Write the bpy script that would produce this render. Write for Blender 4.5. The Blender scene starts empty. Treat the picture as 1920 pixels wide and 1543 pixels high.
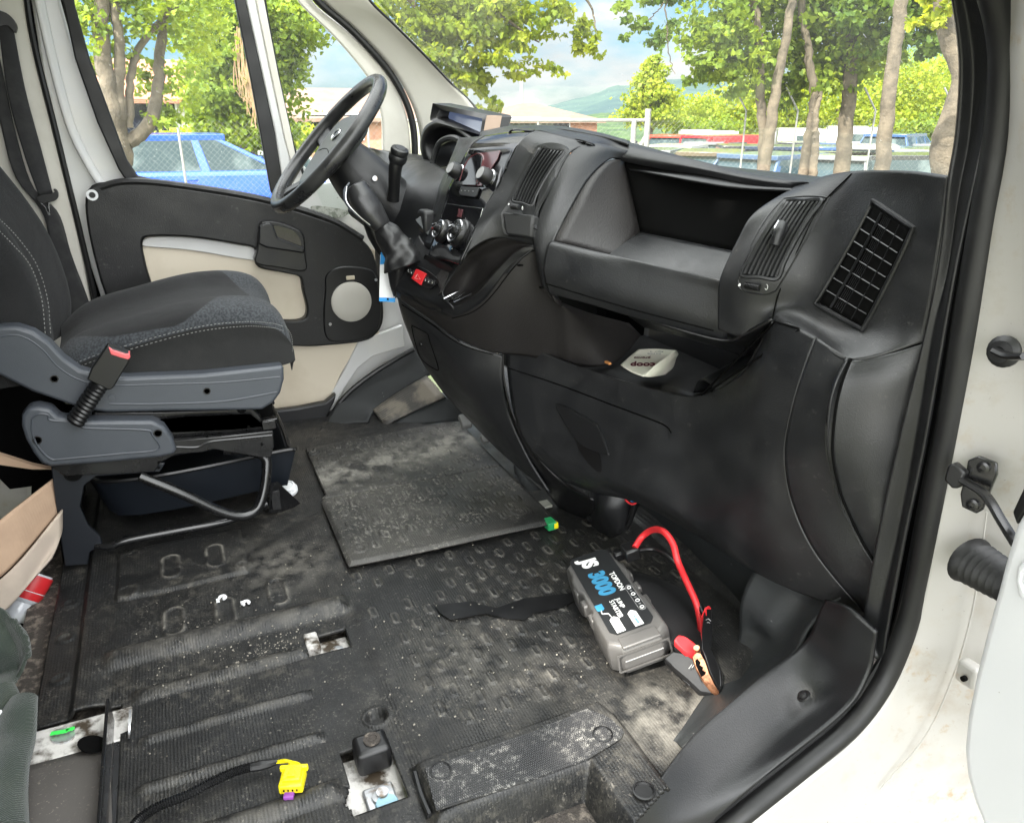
import bpy, bmesh, math, random
import numpy as np
from mathutils import Vector, Matrix
random.seed(7); RNG=np.random.default_rng(11)
S=bpy.context.scene
COL=S.collection
# ---------------------------------------------------------------- camera
F=1420.;CX,CY=960.,771.5
TH=math.atan((CY-215.)/F); YAW=math.atan(680./(F/math.cos(TH)))
CAM=np.array([1.5,0,.9])
_h=np.array([-math.cos(YAW),math.sin(YAW),0]);_r=np.array([math.sin(YAW),math.cos(YAW),0]);_z=np.array([0,0,1.])
_f=math.cos(TH)*_h-math.sin(TH)*_z;_u=math.sin(TH)*_h+math.cos(TH)*_z
cd=bpy.data.cameras.new('camera');cam=bpy.data.objects.new('camera',cd);COL.objects.link(cam)
M4=Matrix(((_r[0],_u[0],-_f[0],CAM[0]),(_r[1],_u[1],-_f[1],CAM[1]),(_r[2],_u[2],-_f[2],CAM[2]),(0,0,0,1)))
cam.matrix_world=M4
cd.sensor_fit='HORIZONTAL';cd.sensor_width=36;cd.lens=36*F/1920;cd.clip_start=.02;cd.clip_end=5000
S.camera=cam
S.render.resolution_x=1024;S.render.resolution_y=822
# ---------------------------------------------------------------- light
SUN=Vector((.38,-.60,.78)).normalized()
CLB=6.2
W=bpy.data.worlds.new('World');S.world=W;W.use_nodes=True
nt=W.node_tree;N=nt.nodes;N.clear()
sky=N.new('ShaderNodeTexSky');sky.sky_type='NISHITA';sky.sun_disc=False
sky.sun_elevation=math.asin(SUN.z);sky.sun_rotation=math.atan2(SUN.x,SUN.y)
sky.air_density=1.0;sky.dust_density=1.2;sky.ozone_density=1.0
geo=N.new('ShaderNodeTexCoord')
mp=N.new('ShaderNodeMapping');mp.inputs['Scale'].default_value=(1,1,2.6);mp.inputs['Location'].default_value=(1.3,4.2,.9)
nz=N.new('ShaderNodeTexNoise');nz.inputs['Scale'].default_value=2.6;nz.inputs['Detail'].default_value=9;nz.inputs['Roughness'].default_value=.55
rp=N.new('ShaderNodeValToRGB');rp.color_ramp.elements[0].position=.47;rp.color_ramp.elements[1].position=.58
nz2=N.new('ShaderNodeTexNoise');nz2.inputs['Scale'].default_value=5;nz2.inputs['Detail'].default_value=7
cr=N.new('ShaderNodeValToRGB');cr.color_ramp.elements[0].position=.3;cr.color_ramp.elements[0].color=(3.0,3.2,3.4,1);cr.color_ramp.elements[1].position=.65;cr.color_ramp.elements[1].color=(4.6,4.6,4.5,1)
mx=N.new('ShaderNodeMix');mx.data_type='RGBA'
bg=N.new('ShaderNodeBackground');bg.inputs[1].default_value=.098
out=N.new('ShaderNodeOutputWorld')
lk=nt.links.new
lk(geo.outputs['Generated'],mp.inputs[0]);lk(mp.outputs[0],nz.inputs['Vector']);lk(mp.outputs[0],nz2.inputs['Vector'])
lk(nz.outputs[0],rp.inputs[0]);lk(nz2.outputs[0],cr.inputs[0])
# unseen clouds on the sun's side, brightened and thickened as added cab fill
dt=N.new('ShaderNodeVectorMath');dt.operation='DOT_PRODUCT';dt.inputs[1].default_value=SUN;lk(geo.outputs['Generated'],dt.inputs[0])
m1=N.new('ShaderNodeMapRange');m1.interpolation_type='SMOOTHSTEP';m1.inputs[1].default_value=-.25;m1.inputs[2].default_value=.75;m1.inputs[3].default_value=1;m1.inputs[4].default_value=CLB;lk(dt.outputs['Value'],m1.inputs[0])
m2=N.new('ShaderNodeMapRange');m2.inputs[1].default_value=-.1;m2.inputs[2].default_value=.4;lk(dt.outputs['Value'],m2.inputs[0])
ad=N.new('ShaderNodeMath');ad.operation='ADD';ad.use_clamp=True;lk(rp.outputs[0],ad.inputs[0]);lk(m2.outputs[0],ad.inputs[1])
cm_=N.new('ShaderNodeVectorMath');cm_.operation='SCALE';lk(cr.outputs[0],cm_.inputs[0]);lk(m1.outputs[0],cm_.inputs['Scale'])
tn=N.new('ShaderNodeVectorMath');tn.operation='MULTIPLY';tn.inputs[1].default_value=(.37,.55,.72);lk(sky.outputs[0],tn.inputs[0])
lk(ad.outputs[0],mx.inputs['Factor']);lk(tn.outputs[0],mx.inputs['A']);lk(cm_.outputs[0],mx.inputs['B'])
lk(mx.outputs['Result'],bg.inputs[0]);lk(bg.outputs[0],out.inputs[0])
sd=bpy.data.lights.new('sun','SUN');sd.energy=3.9;sd.angle=math.radians(.53);sd.color=(1,.95,.86)
so=bpy.data.objects.new('sun',sd);COL.objects.link(so);so.rotation_euler=(-SUN).to_track_quat('-Z','Y').to_euler()
S.view_settings.view_transform='Standard';S.view_settings.look='None';S.view_settings.exposure=1.62;S.view_settings.gamma=1
# ---------------------------------------------------------------- projection helpers (a measured point of the picture -> a real place)
def ray(px,py): return _r*(px-CX)+_u*(CY-py)+_f*F
def P(px,py,x=None,y=None,z=None):
    v=ray(px,py)
    t=(x-CAM[0])/v[0] if x is not None else ((y-CAM[1])/v[1] if y is not None else (z-CAM[2])/v[2])
    return Vector(CAM+v*t)
def PL(px,py,O,n):
    v=Vector(ray(px,py));c=Vector(CAM);t=(Vector(O)-c).dot(n)/v.dot(n);return c+v*t
def WP(px,py,dist):
    v=ray(px,py);return Vector(CAM+v*(dist/math.hypot(v[0],v[1])))
def WZ(px,dist,z):
    p=WP(px,215,dist);p.z=z;return p
# ---------------------------------------------------------------- materials
def mat(name,col,rough=.5,metal=0,spec=.5,bump=None,col2=None,c2s=8,c2r=(.45,.6),speck=None,coat=0,rvar=0,trans=0,emis=None,wave=None,sheen=0,detail=6,crease=None):
    """bump=(scale,strength,distance); speck=(colour,scale,lo,hi)"""
    m=bpy.data.materials.new(name);m.use_nodes=True;n=m.node_tree.nodes;l=m.node_tree.links.new
    b=n['Principled BSDF'];b.inputs['Roughness'].default_value=rough;b.inputs['Metallic'].default_value=metal
    b.inputs['Specular IOR Level'].default_value=spec;b.inputs['Base Color'].default_value=(*col,1)
    if coat:b.inputs['Coat Weight'].default_value=coat;b.inputs['Coat Roughness'].default_value=.08
    if sheen:b.inputs['Sheen Weight'].default_value=sheen
    tc=n.new('ShaderNodeTexCoord');co=tc.outputs['Object']
    cur=None
    def noise(sc,det=detail,ro=.6):
        q=n.new('ShaderNodeTexNoise');q.inputs['Scale'].default_value=sc;q.inputs['Detail'].default_value=det;q.inputs['Roughness'].default_value=ro;l(co,q.inputs['Vector']);return q
    if col2:
        q=noise(c2s);r=n.new('ShaderNodeMapRange');r.inputs[1].default_value=c2r[0];r.inputs[2].default_value=c2r[1];l(q.outputs[0],r.inputs[0])
        mm=n.new('ShaderNodeMix');mm.data_type='RGBA';mm.inputs['A'].default_value=(*col,1);mm.inputs['B'].default_value=(*col2,1);l(r.outputs[0],mm.inputs['Factor']);cur=mm.outputs['Result']
    for s in (speck or []):
        q=noise(s[1],4,.7);r=n.new('ShaderNodeMapRange');r.inputs[1].default_value=s[2];r.inputs[2].default_value=s[3];l(q.outputs[0],r.inputs[0])
        q2=noise(s[1]/9.,3);r2=n.new('ShaderNodeMapRange');r2.inputs[1].default_value=.42;r2.inputs[2].default_value=.62;l(q2.outputs[0],r2.inputs[0])
        mu=n.new('ShaderNodeMath');mu.operation='MULTIPLY';l(r.outputs[0],mu.inputs[0]);l(r2.outputs[0],mu.inputs[1])
        mm=n.new('ShaderNodeMix');mm.data_type='RGBA';mm.inputs['B'].default_value=(*s[0],1)
        if cur:l(cur,mm.inputs['A'])
        else:mm.inputs['A'].default_value=(*col,1)
        l(mu.outputs[0],mm.inputs['Factor']);cur=mm.outputs['Result']
    if cur:l(cur,b.inputs['Base Color'])
    if rvar:
        q=noise(14);r=n.new('ShaderNodeMapRange');r.inputs[1].default_value=.35;r.inputs[2].default_value=.65;r.inputs[3].default_value=max(.02,rough-rvar);r.inputs[4].default_value=rough+rvar;l(q.outputs[0],r.inputs[0]);l(r.outputs[0],b.inputs['Roughness'])
    last=None
    if bump:
        q=noise(bump[0],3,.6);bb=n.new('ShaderNodeBump');bb.inputs['Strength'].default_value=bump[1];bb.inputs['Distance'].default_value=bump[2];l(q.outputs[0],bb.inputs['Height']);last=bb
    if crease:
        q=noise(crease[0],2,.5);q.inputs['Distortion'].default_value=1.2;bb=n.new('ShaderNodeBump');bb.inputs['Strength'].default_value=crease[1];bb.inputs['Distance'].default_value=crease[2];l(q.outputs[0],bb.inputs['Height'])
        if last:l(last.outputs[0],bb.inputs['Normal'])
        last=bb
    if wave:   # (direction, scale, strength, distance)
        q=n.new('ShaderNodeTexWave');q.bands_direction=wave[0];q.inputs['Scale'].default_value=wave[1];q.inputs['Distortion'].default_value=0;l(co,q.inputs['Vector'])
        bb=n.new('ShaderNodeBump');bb.inputs['Strength'].default_value=wave[2];bb.inputs['Distance'].default_value=wave[3];l(q.outputs[0],bb.inputs['Height'])
        if last:l(last.outputs[0],bb.inputs['Normal'])
        last=bb
    if last:l(last.outputs[0],b.inputs['Normal'])
    if emis:b.inputs['Emission Color'].default_value=(*emis[:3],1);b.inputs['Emission Strength'].default_value=emis[3]
    return m
def leafmat(name,c1,c2,c3,sc=1.2):
    m=bpy.data.materials.new(name);m.use_nodes=True;n=m.node_tree.nodes;l=m.node_tree.links.new;n.clear()
    tc=n.new('ShaderNodeTexCoord');q=n.new('ShaderNodeTexNoise');q.inputs['Scale'].default_value=sc;q.inputs['Detail'].default_value=3
    l(tc.outputs['Object'],q.inputs['Vector'])
    w=n.new('ShaderNodeTexWhiteNoise');w.noise_dimensions='3D'
    sn=n.new('ShaderNodeVectorMath');sn.operation='SNAP';sn.inputs[1].default_value=(.09,.09,.09);l(tc.outputs['Object'],sn.inputs[0]);l(sn.outputs[0],w.inputs[0])
    ad=n.new('ShaderNodeMath');ad.operation='MULTIPLY_ADD';ad.inputs[1].default_value=.35;l(w.outputs[0],ad.inputs[0]);l(q.outputs[0],ad.inputs[2])
    r=n.new('ShaderNodeValToRGB');e=r.color_ramp.elements;e[0].position=.42;e[0].color=(*c1,1);e[1].position=.95;e[1].color=(*c3,1);k=e.new(.66);k.color=(*c2,1)
    l(ad.outputs[0],r.inputs[0])
    d=n.new('ShaderNodeBsdfPrincipled');d.inputs['Roughness'].default_value=.5;d.inputs['Specular IOR Level'].default_value=.25;t=n.new('ShaderNodeBsdfTranslucent')
    mu=n.new('ShaderNodeMix');mu.data_type='RGBA';mu.blend_type='MULTIPLY';mu.inputs['Factor'].default_value=1;mu.inputs['B'].default_value=(1.7,1.5,.5,1)
    l(r.outputs[0],d.inputs['Base Color']);l(r.outputs[0],mu.inputs['A']);l(mu.outputs['Result'],t.inputs['Color'])
    x=n.new('ShaderNodeMixShader');x.inputs[0].default_value=.45;o=n.new('ShaderNodeOutputMaterial');l(d.outputs[0],x.inputs[1]);l(t.outputs[0],x.inputs[2]);l(x.outputs[0],o.inputs[0])
    return m
def glassmat(name,tint=(.93,.96,.94),dust=.05,refl=1.0):
    m=bpy.data.materials.new(name);m.use_nodes=True;n=m.node_tree.nodes;l=m.node_tree.links.new;n.clear()
    t=n.new('ShaderNodeBsdfTransparent');t.inputs[0].default_value=(*tint,1)
    g=n.new('ShaderNodeBsdfGlossy');g.inputs['Roughness'].default_value=.01
    f=n.new('ShaderNodeFresnel');f.inputs[0].default_value=1.45
    ml=n.new('ShaderNodeMath');ml.operation='MULTIPLY';ml.inputs[1].default_value=refl;l(f.outputs[0],ml.inputs[0])
    x=n.new('ShaderNodeMixShader');l(ml.outputs[0],x.inputs[0]);l(t.outputs[0],x.inputs[1]);l(g.outputs[0],x.inputs[2])
    d=n.new('ShaderNodeBsdfDiffuse');d.inputs[0].default_value=(.8,.79,.74,1)
    tr=n.new('ShaderNodeBsdfTranslucent');tr.inputs[0].default_value=(.8,.79,.74,1);dd=n.new('ShaderNodeMixShader');dd.inputs[0].default_value=.5;l(d.outputs[0],dd.inputs[1]);l(tr.outputs[0],dd.inputs[2])
    tc=n.new('ShaderNodeTexCoord');q=n.new('ShaderNodeTexNoise');q.inputs['Scale'].default_value=5;q.inputs['Detail'].default_value=8;l(tc.outputs['Object'],q.inputs['Vector'])
    r=n.new('ShaderNodeMapRange');r.inputs[1].default_value=.3;r.inputs[2].default_value=.75;r.inputs[3].default_value=dust*.4;r.inputs[4].default_value=dust*1.7;l(q.outputs[0],r.inputs[0])
    q2=n.new('ShaderNodeTexNoise');q2.inputs['Scale'].default_value=160;q2.inputs['Detail'].default_value=2;l(tc.outputs['Object'],q2.inputs['Vector'])
    r2=n.new('ShaderNodeMapRange');r2.inputs[1].default_value=.70;r2.inputs[2].default_value=.74;r2.inputs[3].default_value=0;r2.inputs[4].default_value=.35;l(q2.outputs[0],r2.inputs[0])
    a=n.new('ShaderNodeMath');a.operation='ADD';l(r.outputs[0],a.inputs[0]);l(r2.outputs[0],a.inputs[1])
    y=n.new('ShaderNodeMixShader');l(a.outputs[0],y.inputs[0]);l(x.outputs[0],y.inputs[1]);l(dd.outputs[0],y.inputs[2])
    o=n.new('ShaderNodeOutputMaterial');l(y.outputs[0],o.inputs[0]);return m
MT={}
MT['dash']=mat('dash plastic',(.0130,.0136,.0150),.40,bump=(480,.55,.0009),rvar=.10,col2=(.018,.0184,.0195),c2s=7,speck=[((.13,.12,.11),420,.66,.74),((.06,.058,.055),60,.60,.72)],spec=.6)
MT['dash2']=mat('smooth dark plastic',(.0105,.0108,.0118),.38,bump=(420,.4,.0010),rvar=.08,speck=[((.12,.11,.10),300,.70,.77)])
MT['knee']=mat('brown black plastic',(.019,.0172,.0168),.46,bump=(280,.5,.0014),rvar=.06)
MT['black']=mat('black plastic',(.0065,.0065,.007),.38,rvar=.08)
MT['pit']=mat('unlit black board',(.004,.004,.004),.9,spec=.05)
MT['gloss']=mat('piano black',(.006,.006,.007),.06,spec=.6,speck=[((.05,.05,.05),500,.66,.72)])
MT['chrome']=mat('satin chrome',(.55,.56,.58),.22,1)
MT['greyp']=mat('blue grey plastic',(.058,.065,.077),.42,bump=(400,.3,.0006),col2=(.050,.057,.068),c2s=5,speck=[((.25,.25,.25),260,.71,.75)])
MT['fab']=mat('black seat cloth',(.0048,.005,.0055),.9,crease=(16,.35,.006),bump=(420,.8,.0016),col2=(.008,.0082,.0088),c2s=9,sheen=.06,wave=('DIAGONAL',260,.4,.0008))
MT['fab2']=mat('grey speckled seat cloth',(.036,.042,.048),.9,bump=(500,.9,.0016),col2=(.05,.054,.06),c2s=300,c2r=(.4,.6),sheen=.3)
MT['fab3']=mat('side seat cloth',(.006,.0063,.0061),.85,crease=(13,.3,.006),bump=(400,.5,.001),col2=(.012,.0122,.0116),c2s=7,sheen=.08)
MT['stitch']=mat('pale thread',(.22,.22,.21),.8)
MT['rub']=mat('seal rubber',(.008,.008,.0085),.5,bump=(300,.2,.0006),rvar=.1,speck=[((.12,.11,.10),300,.69,.75)])
MT['paint']=mat('white body paint',(.64,.64,.63),.36,col2=(.70,.68,.63),c2s=5,c2r=(.5,.75),coat=.35,speck=[((.22,.19,.15),190,.69,.74)])
MT['jamb']=mat('dirty white paint',(.41,.395,.37),.42,col2=(.30,.25,.19),c2s=9,c2r=(.55,.85),coat=.15,speck=[((.12,.10,.08),170,.66,.72),((.35,.27,.18),28,.56,.72)])
MT['cream']=mat('cream trim panel',(.70,.625,.50),.55,col2=(.58,.50,.38),c2s=4,c2r=(.5,.75),speck=[((.15,.12,.09),220,.70,.75)],bump=(40,.1,.002))
MT['pillar']=mat('pale grey pillar trim',(.68,.655,.59),.5,bump=(500,.15,.0006),col2=(.57,.54,.47),c2s=5,c2r=(.5,.75))
MT['blackm']=mat('black painted steel',(.007,.007,.0075),.26,coat=.3,rvar=.1,speck=[((.18,.14,.10),230,.67,.73)])
MT['zinc']=mat('dirty zinc metal',(.55,.56,.58),.38,.7,col2=(.25,.2,.15),c2s=40,c2r=(.5,.62),bump=(200,.3,.001))
MT['dirtym']=mat('grimy white metal',(.62,.60,.57),.45,.1,col2=(.06,.045,.03),c2s=26,c2r=(.46,.60),bump=(160,.6,.002))
MT['grime']=mat('brown grime',(.05,.042,.036),.85,col2=(.20,.17,.14),c2s=60,c2r=(.5,.65),bump=(220,.9,.003))
MT['white']=mat('white plastic',(.78,.79,.80),.35)
MT['red']=mat('red plastic',(.62,.025,.03),.4)
MT['pink']=mat('faded red plastic',(.75,.13,.14),.4)
MT['blue']=mat('blue print',(.04,.24,.42),.45)
MT['skyb']=mat('bright blue card',(.03,.30,.72),.5)
MT['yel']=mat('yellow connector plastic',(.85,.72,.01),.38)
MT['purple']=mat('purple plastic',(.20,.05,.28),.4)
MT['green']=mat('green plastic',(.02,.30,.10),.5)
MT['copper']=mat('copper',(.75,.36,.20),.35,.9,col2=(.35,.14,.08),c2s=90)
MT['screen']=mat('dark screen glass',(.010,.012,.018),.07,spec=.7)
MT['screen2']=mat('display window',(.10,.035,.04),.08,spec=.6)
MT['tan']=mat('tan plastic',(.38,.27,.20),.5)
MT['paper']=mat('cream paper',(.80,.77,.66),.8,col2=(.70,.70,.58),c2s=20)
MT['ink']=mat('dark red print',(.08,.012,.02),.7)
MT['inkw']=mat('white print',(.80,.80,.78),.5)
MT['inkg']=mat('grey print',(.30,.30,.30),.6)
MT['gun']=mat('gunmetal plastic',(.13,.125,.12),.36,.35,bump=(900,.2,.0004),rvar=.06)
MT['card']=mat('brown cardboard',(.46,.32,.22),.85,col2=(.38,.26,.18),c2s=6,wave=('X',60,.15,.001))
MT['card2']=mat('grey cardboard',(.50,.42,.34),.85,col2=(.42,.35,.29),c2s=6)
MT['cloth']=mat('dark green cloth',(.022,.032,.024),.9,bump=(500,.7,.0015),col2=(.032,.042,.03),c2s=14,sheen=.3,wave=('DIAGONAL',180,.5,.001))
MT['leather']=mat('black leather',(.009,.009,.0095),.42,crease=(30,.3,.004),bump=(420,.4,.0008),rvar=.08)
MT['belt']=mat('seat belt webbing',(.030,.030,.032),.7,wave=('Z',300,.5,.0008),col2=(.045,.045,.045),c2s=20)
MT['skyglass']=glassmat('windscreen glass',(.95,.97,.94),.032,.15)
MT['doorglass']=glassmat('door glass',(.94,.97,.95),.03,.2)
MT['pet']=mat('clear plastic',(.55,.57,.60),.12,spec=.8)
MT['doorskin']=mat('open door white paint',(.56,.565,.575),.34,coat=.2,speck=[((.2,.18,.15),120,.70,.76)])
MT['doortrim']=mat('black door trim',(.0075,.0075,.0078),.45,bump=(320,.5,.0012),rvar=.1,speck=[((.06,.058,.055),60,.60,.72)])
# ---------------------------------------------------------------- object helpers
ORG={}
def tag(o,label=None,cat=None,group=None,kind=None):
    if label:o['label']=label
    if cat:o['category']=cat
    if group:o['group']=group
    if kind:o['kind']=kind
    return o
def thing(name,loc,label,cat,group=None):
    o=bpy.data.objects.new(name,None);COL.objects.link(o);o.location=loc;o.empty_display_size=.05;ORG[o.name]=Vector(loc);return tag(o,label,cat,group)
def cr_spline(pts,n,closed=False):
    pts=[Vector(p) for p in pts];m=len(pts)
    if m<3 and not closed: return [pts[0].lerp(pts[-1],i/(n-1)) for i in range(n)]
    segs=m if closed else m-1;out=[]
    tot=n if closed else n-1
    for i in range(n):
        t=i/tot*segs;k=min(int(t),segs-1);f=t-k
        g=(lambda j:pts[j%m]) if closed else (lambda j:pts[j] if 0<=j<m else (pts[0]*2-pts[1] if j<0 else pts[-1]*2-pts[-2]))
        a,b,c,d=g(k-1),g(k),g(k+1),g(k+2)
        out.append(.5*((2*b)+(c-a)*f+(2*a-5*b+4*c-d)*f*f+(3*b-a-3*c+d)*f**3))
    return out
class MB:
    def __init__(s): s.v=[];s.f=[]
    def add(s,v,f):
        o=len(s.v);s.v+= [Vector(p) for p in v];s.f+=[tuple(i+o for i in q) for q in f];return s
    def box(s,c,d,R=None):
        c=Vector(c);R=R or Matrix.Identity(3)
        v=[c+R@Vector((d[0]*.5*a,d[1]*.5*b,d[2]*.5*e)) for a in(-1,1) for b in(-1,1) for e in(-1,1)]
        return s.add(v,[(0,1,3,2),(4,6,7,5),(0,4,5,1),(2,3,7,6),(0,2,6,4),(1,5,7,3)])
    def tube(s,path,r,n=8,m=None,closed=False,smooth=True,flat=1):
        if smooth: path=cr_spline(path,m or len(path)*5,closed)
        path=[Vector(p) for p in path];k=len(path);rs=r if hasattr(r,'__len__') else [r]*k
        if len(rs)!=k: rs=[rs[min(int(i/(k-1)*(len(rs)-1)),len(rs)-2)]*(1-(i/(k-1)*(len(rs)-1)-min(int(i/(k-1)*(len(rs)-1)),len(rs)-2)))+rs[min(int(i/(k-1)*(len(rs)-1)),len(rs)-2)+1]*(i/(k-1)*(len(rs)-1)-min(int(i/(k-1)*(len(rs)-1)),len(rs)-2)) for i in range(k)]
        up=None;vs=[];fs=[]
        for i,p in enumerate(path):
            a=path[(i+1)%k] if closed or i<k-1 else path[i];b=path[i-1] if closed or i>0 else path[i]
            t=(a-b).normalized() if (a-b).length>1e-9 else Vector((0,0,1))
            if up is None: up=t.orthogonal().normalized() if abs(t.z)>.9 else Vector((0,0,1))
            sd=t.cross(up).normalized();up=sd.cross(t).normalized()
            for j in range(n):
                an=2*math.pi*j/n;vs.append(p+(sd*math.cos(an)+up*math.sin(an)*flat)*rs[i])
        for i in range(k if closed else k-1):
            for j in range(n):
                a=i*n+j;b=i*n+(j+1)%n;c=((i+1)%k)*n+(j+1)%n;d=((i+1)%k)*n+j;fs.append((a,b,c,d))
        if not closed: fs+= [tuple(range(n))[::-1],tuple(range((k-1)*n,k*n))]
        return s.add(vs,fs)
    def lathe(s,prof,O,ax,n=24,sx=1):
        ax=Vector(ax).normalized();u=ax.orthogonal().normalized();w=ax.cross(u);O=Vector(O);vs=[];fs=[]
        for r,h in prof:
            for j in range(n):
                a=2*math.pi*j/n;vs.append(O+ax*h+(u*math.cos(a)+w*math.sin(a)*sx)*r)
        for i in range(len(prof)-1):
            for j in range(n):
                fs.append((i*n+j,i*n+(j+1)%n,(i+1)*n+(j+1)%n,(i+1)*n+j))
        fs+=[tuple(range(n))[::-1],tuple(range((len(prof)-1)*n,len(prof)*n))]
        return s.add(vs,fs)
    def grid(s,rows,nu=8,nv=8):
        """rows: list of lists of points; spline in both directions"""
        A=[cr_spline(r,nu) for r in rows];B=[cr_spline([A[i][j] for i in range(len(A))],nv) for j in range(nu)]
        vs=[B[j][i] for i in range(nv) for j in range(nu)]
        return s.add(vs,[(i*nu+j,i*nu+j+1,(i+1)*nu+j+1,(i+1)*nu+j) for i in range(nv-1) for j in range(nu-1)])
    def prism(s,poly,vec):
        n=len(poly);vec=Vector(vec);poly=[Vector(p) for p in poly]
        return s.add(poly+[p+vec for p in poly],[tuple(range(n)),tuple(range(n,2*n))[::-1]]+[(i,i+n,(i+1)%n+n,(i+1)%n) for i in range(n)])
    def ring(s,o,i,vec,n=64):
        o=resample(o,n);i=resample(i,n)
        k=min(range(n),key=lambda k:sum((o[(j+k)%n]-i[j]).length for j in range(0,n,4)));o=o[k:]+o[:k];vec=Vector(vec)
        vs=o+i+[p+vec for p in o]+[p+vec for p in i];fs=[]
        for j in range(n):
            q=(j+1)%n;fs+=[(j,q,n+q,n+j),(2*n+j,3*n+j,3*n+q,2*n+q),(j,2*n+j,2*n+q,q),(n+j,n+q,3*n+q,3*n+j)]
        return s.add(vs,fs)
    def build(s,name,m,parent=None,bevel=0,seg=2,solid=0,sub=0,ang=40,smooth=True,off=-1):
        me=bpy.data.meshes.new(name);O=ORG.get(parent.name,Vector()) if parent else Vector()
        me.from_pydata([tuple(p-O) for p in s.v],[],s.f);me.validate();me.update()
        bm=bmesh.new();bm.from_mesh(me);bmesh.ops.remove_doubles(bm,verts=bm.verts,dist=1e-5);bmesh.ops.recalc_face_normals(bm,faces=bm.faces);bm.to_mesh(me);bm.free()
        if smooth:
            me.shade_smooth();me.set_sharp_from_angle(angle=math.radians(ang))
        o=bpy.data.objects.new(name,me);COL.objects.link(o)
        if m: me.materials.append(MT[m] if isinstance(m,str) else m)
        if parent:o.parent=parent;ORG[o.name]=O
        else: ORG[o.name]=Vector()
        if solid:
            q=o.modifiers.new('s','SOLIDIFY');q.thickness=solid;q.offset=off
        if sub:
            q=o.modifiers.new('sub','SUBSURF');q.levels=sub;q.render_levels=sub
        if bevel:
            q=o.modifiers.new('b','BEVEL');q.width=bevel;q.segments=seg;q.limit_method='ANGLE';q.angle_limit=math.radians(35)
        return o
def resample(p,n):
    p=[Vector(q) for q in p];L=[0]
    for i in range(len(p)):L.append(L[-1]+(p[(i+1)%len(p)]-p[i]).length)
    out=[];k=0
    for i in range(n):
        t=i/n*L[-1]
        while L[k+1]<t:k+=1
        out.append(p[k].lerp(p[(k+1)%len(p)],(t-L[k])/(L[k+1]-L[k]+1e-12)))
    return out
def sm(pts,n=48): return cr_spline(pts,n,True)
def X(pts,x): return [P(a,b,x=x) for a,b in pts]
def V3(pts): return [P(a,b,x=c) for a,b,c in pts]
def slab(name,pts,x,dx,m,parent,bevel=.003,smooth_n=0,**k):
    q=X(pts,x);q=sm(q,smooth_n) if smooth_n else q
    return MB().prism(q,(dx,0,0)).build(name,m,parent,bevel=bevel,**k)
def surf(name,rows,m,parent,nu=16,nv=16,solid=.004,**k):
    return MB().grid([V3(r) for r in rows],nu,nv).build(name,m,parent,solid=solid,**k)
def rotto(n,up):  # local frame: x right, y up, z = n
    n=Vector(n).normalized();u=Vector(up);u=(u-n*u.dot(n)).normalized();r=u.cross(n);return Matrix((r,u,n)).transposed()
def text(s,O,R,size,m,parent,name='lettering',ext=.0004,ax='LEFT',bold=0,sx=1,shear=0,spacing=1):
    c=bpy.data.curves.new(name,'FONT');c.body=s;c.size=size;c.extrude=ext;c.align_x=ax;c.offset=bold;c.shear=shear;c.space_character=spacing
    o=bpy.data.objects.new('tmp',c);COL.objects.link(o);bpy.context.view_layer.update()
    me=bpy.data.meshes.new_from_object(o.evaluated_get(bpy.context.evaluated_depsgraph_get()));bpy.data.objects.remove(o)
    Mx=R.to_4x4()@Matrix.Diagonal((sx,1,1,1));og=ORG.get(parent.name,Vector())
    me.transform(Matrix.Translation(Vector(O)-og)@Mx);me.name=name;me.materials.clear();me.materials.append(MT[m])
    q=bpy.data.objects.new(name,me);COL.objects.link(q);q.parent=parent;ORG[q.name]=og;return q
# ================================================================ FLOOR LINING
def floormat():
    m=mat('worn rubber floor',(.0110,.0113,.0118),.44,col2=(.0175,.0172,.0165),c2s=5,c2r=(.4,.65),bump=(260,.6,.0014),rvar=.12,
      speck=[((.13,.12,.105),150,.57,.68),((.20,.185,.16),420,.62,.69),((.38,.36,.33),230,.71,.745),((.07,.065,.055),40,.5,.7)],wave=('Y',62,.35,.0006),detail=8)
    return m
MT['floor']=floormat()
MT['mat']=mat('dusty rubber mat',(.016,.0158,.0152),.55,col2=(.050,.047,.042),c2s=4.5,c2r=(.44,.62),bump=(300,.6,.0012),rvar=.12,speck=[((.22,.21,.18),120,.54,.66),((.34,.32,.28),380,.60,.68)],wave=('Y',62,.35,.0006))
MT['tread']=mat('textured tread rubber',(.016,.016,.017),.6,bump=(200,.5,.0012),speck=[((.30,.29,.27),120,.54,.62)],col2=(.045,.044,.040),c2s=7,c2r=(.5,.7))
def add_wear_sun(m,col,amt=1.0):
    n=m.node_tree.nodes;l=m.node_tree.links.new;b=n['Principled BSDF'];src=b.inputs['Base Color'].links[0].from_socket
    at=n.new('ShaderNodeAttribute');at.attribute_name='wear_sun';q=n.new('ShaderNodeTexNoise');q.inputs['Scale'].default_value=28;q.inputs['Detail'].default_value=6;tc=n.new('ShaderNodeTexCoord');l(tc.outputs['Object'],q.inputs['Vector'])
    r=n.new('ShaderNodeMapRange');r.inputs[1].default_value=.38;r.inputs[2].default_value=.62;l(q.outputs[0],r.inputs[0])
    mu=n.new('ShaderNodeMath');mu.operation='MULTIPLY';l(at.outputs['Fac'],mu.inputs[0]);l(r.outputs[0],mu.inputs[1]);m2=n.new('ShaderNodeMath');m2.operation='MULTIPLY';m2.inputs[1].default_value=amt;l(mu.outputs[0],m2.inputs[0])
    mm=n.new('ShaderNodeMix');mm.data_type='RGBA';mm.inputs['B'].default_value=(*col,1);l(src,mm.inputs['A']);l(m2.outputs[0],mm.inputs['Factor']);l(mm.outputs['Result'],b.inputs['Base Color'])
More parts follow.
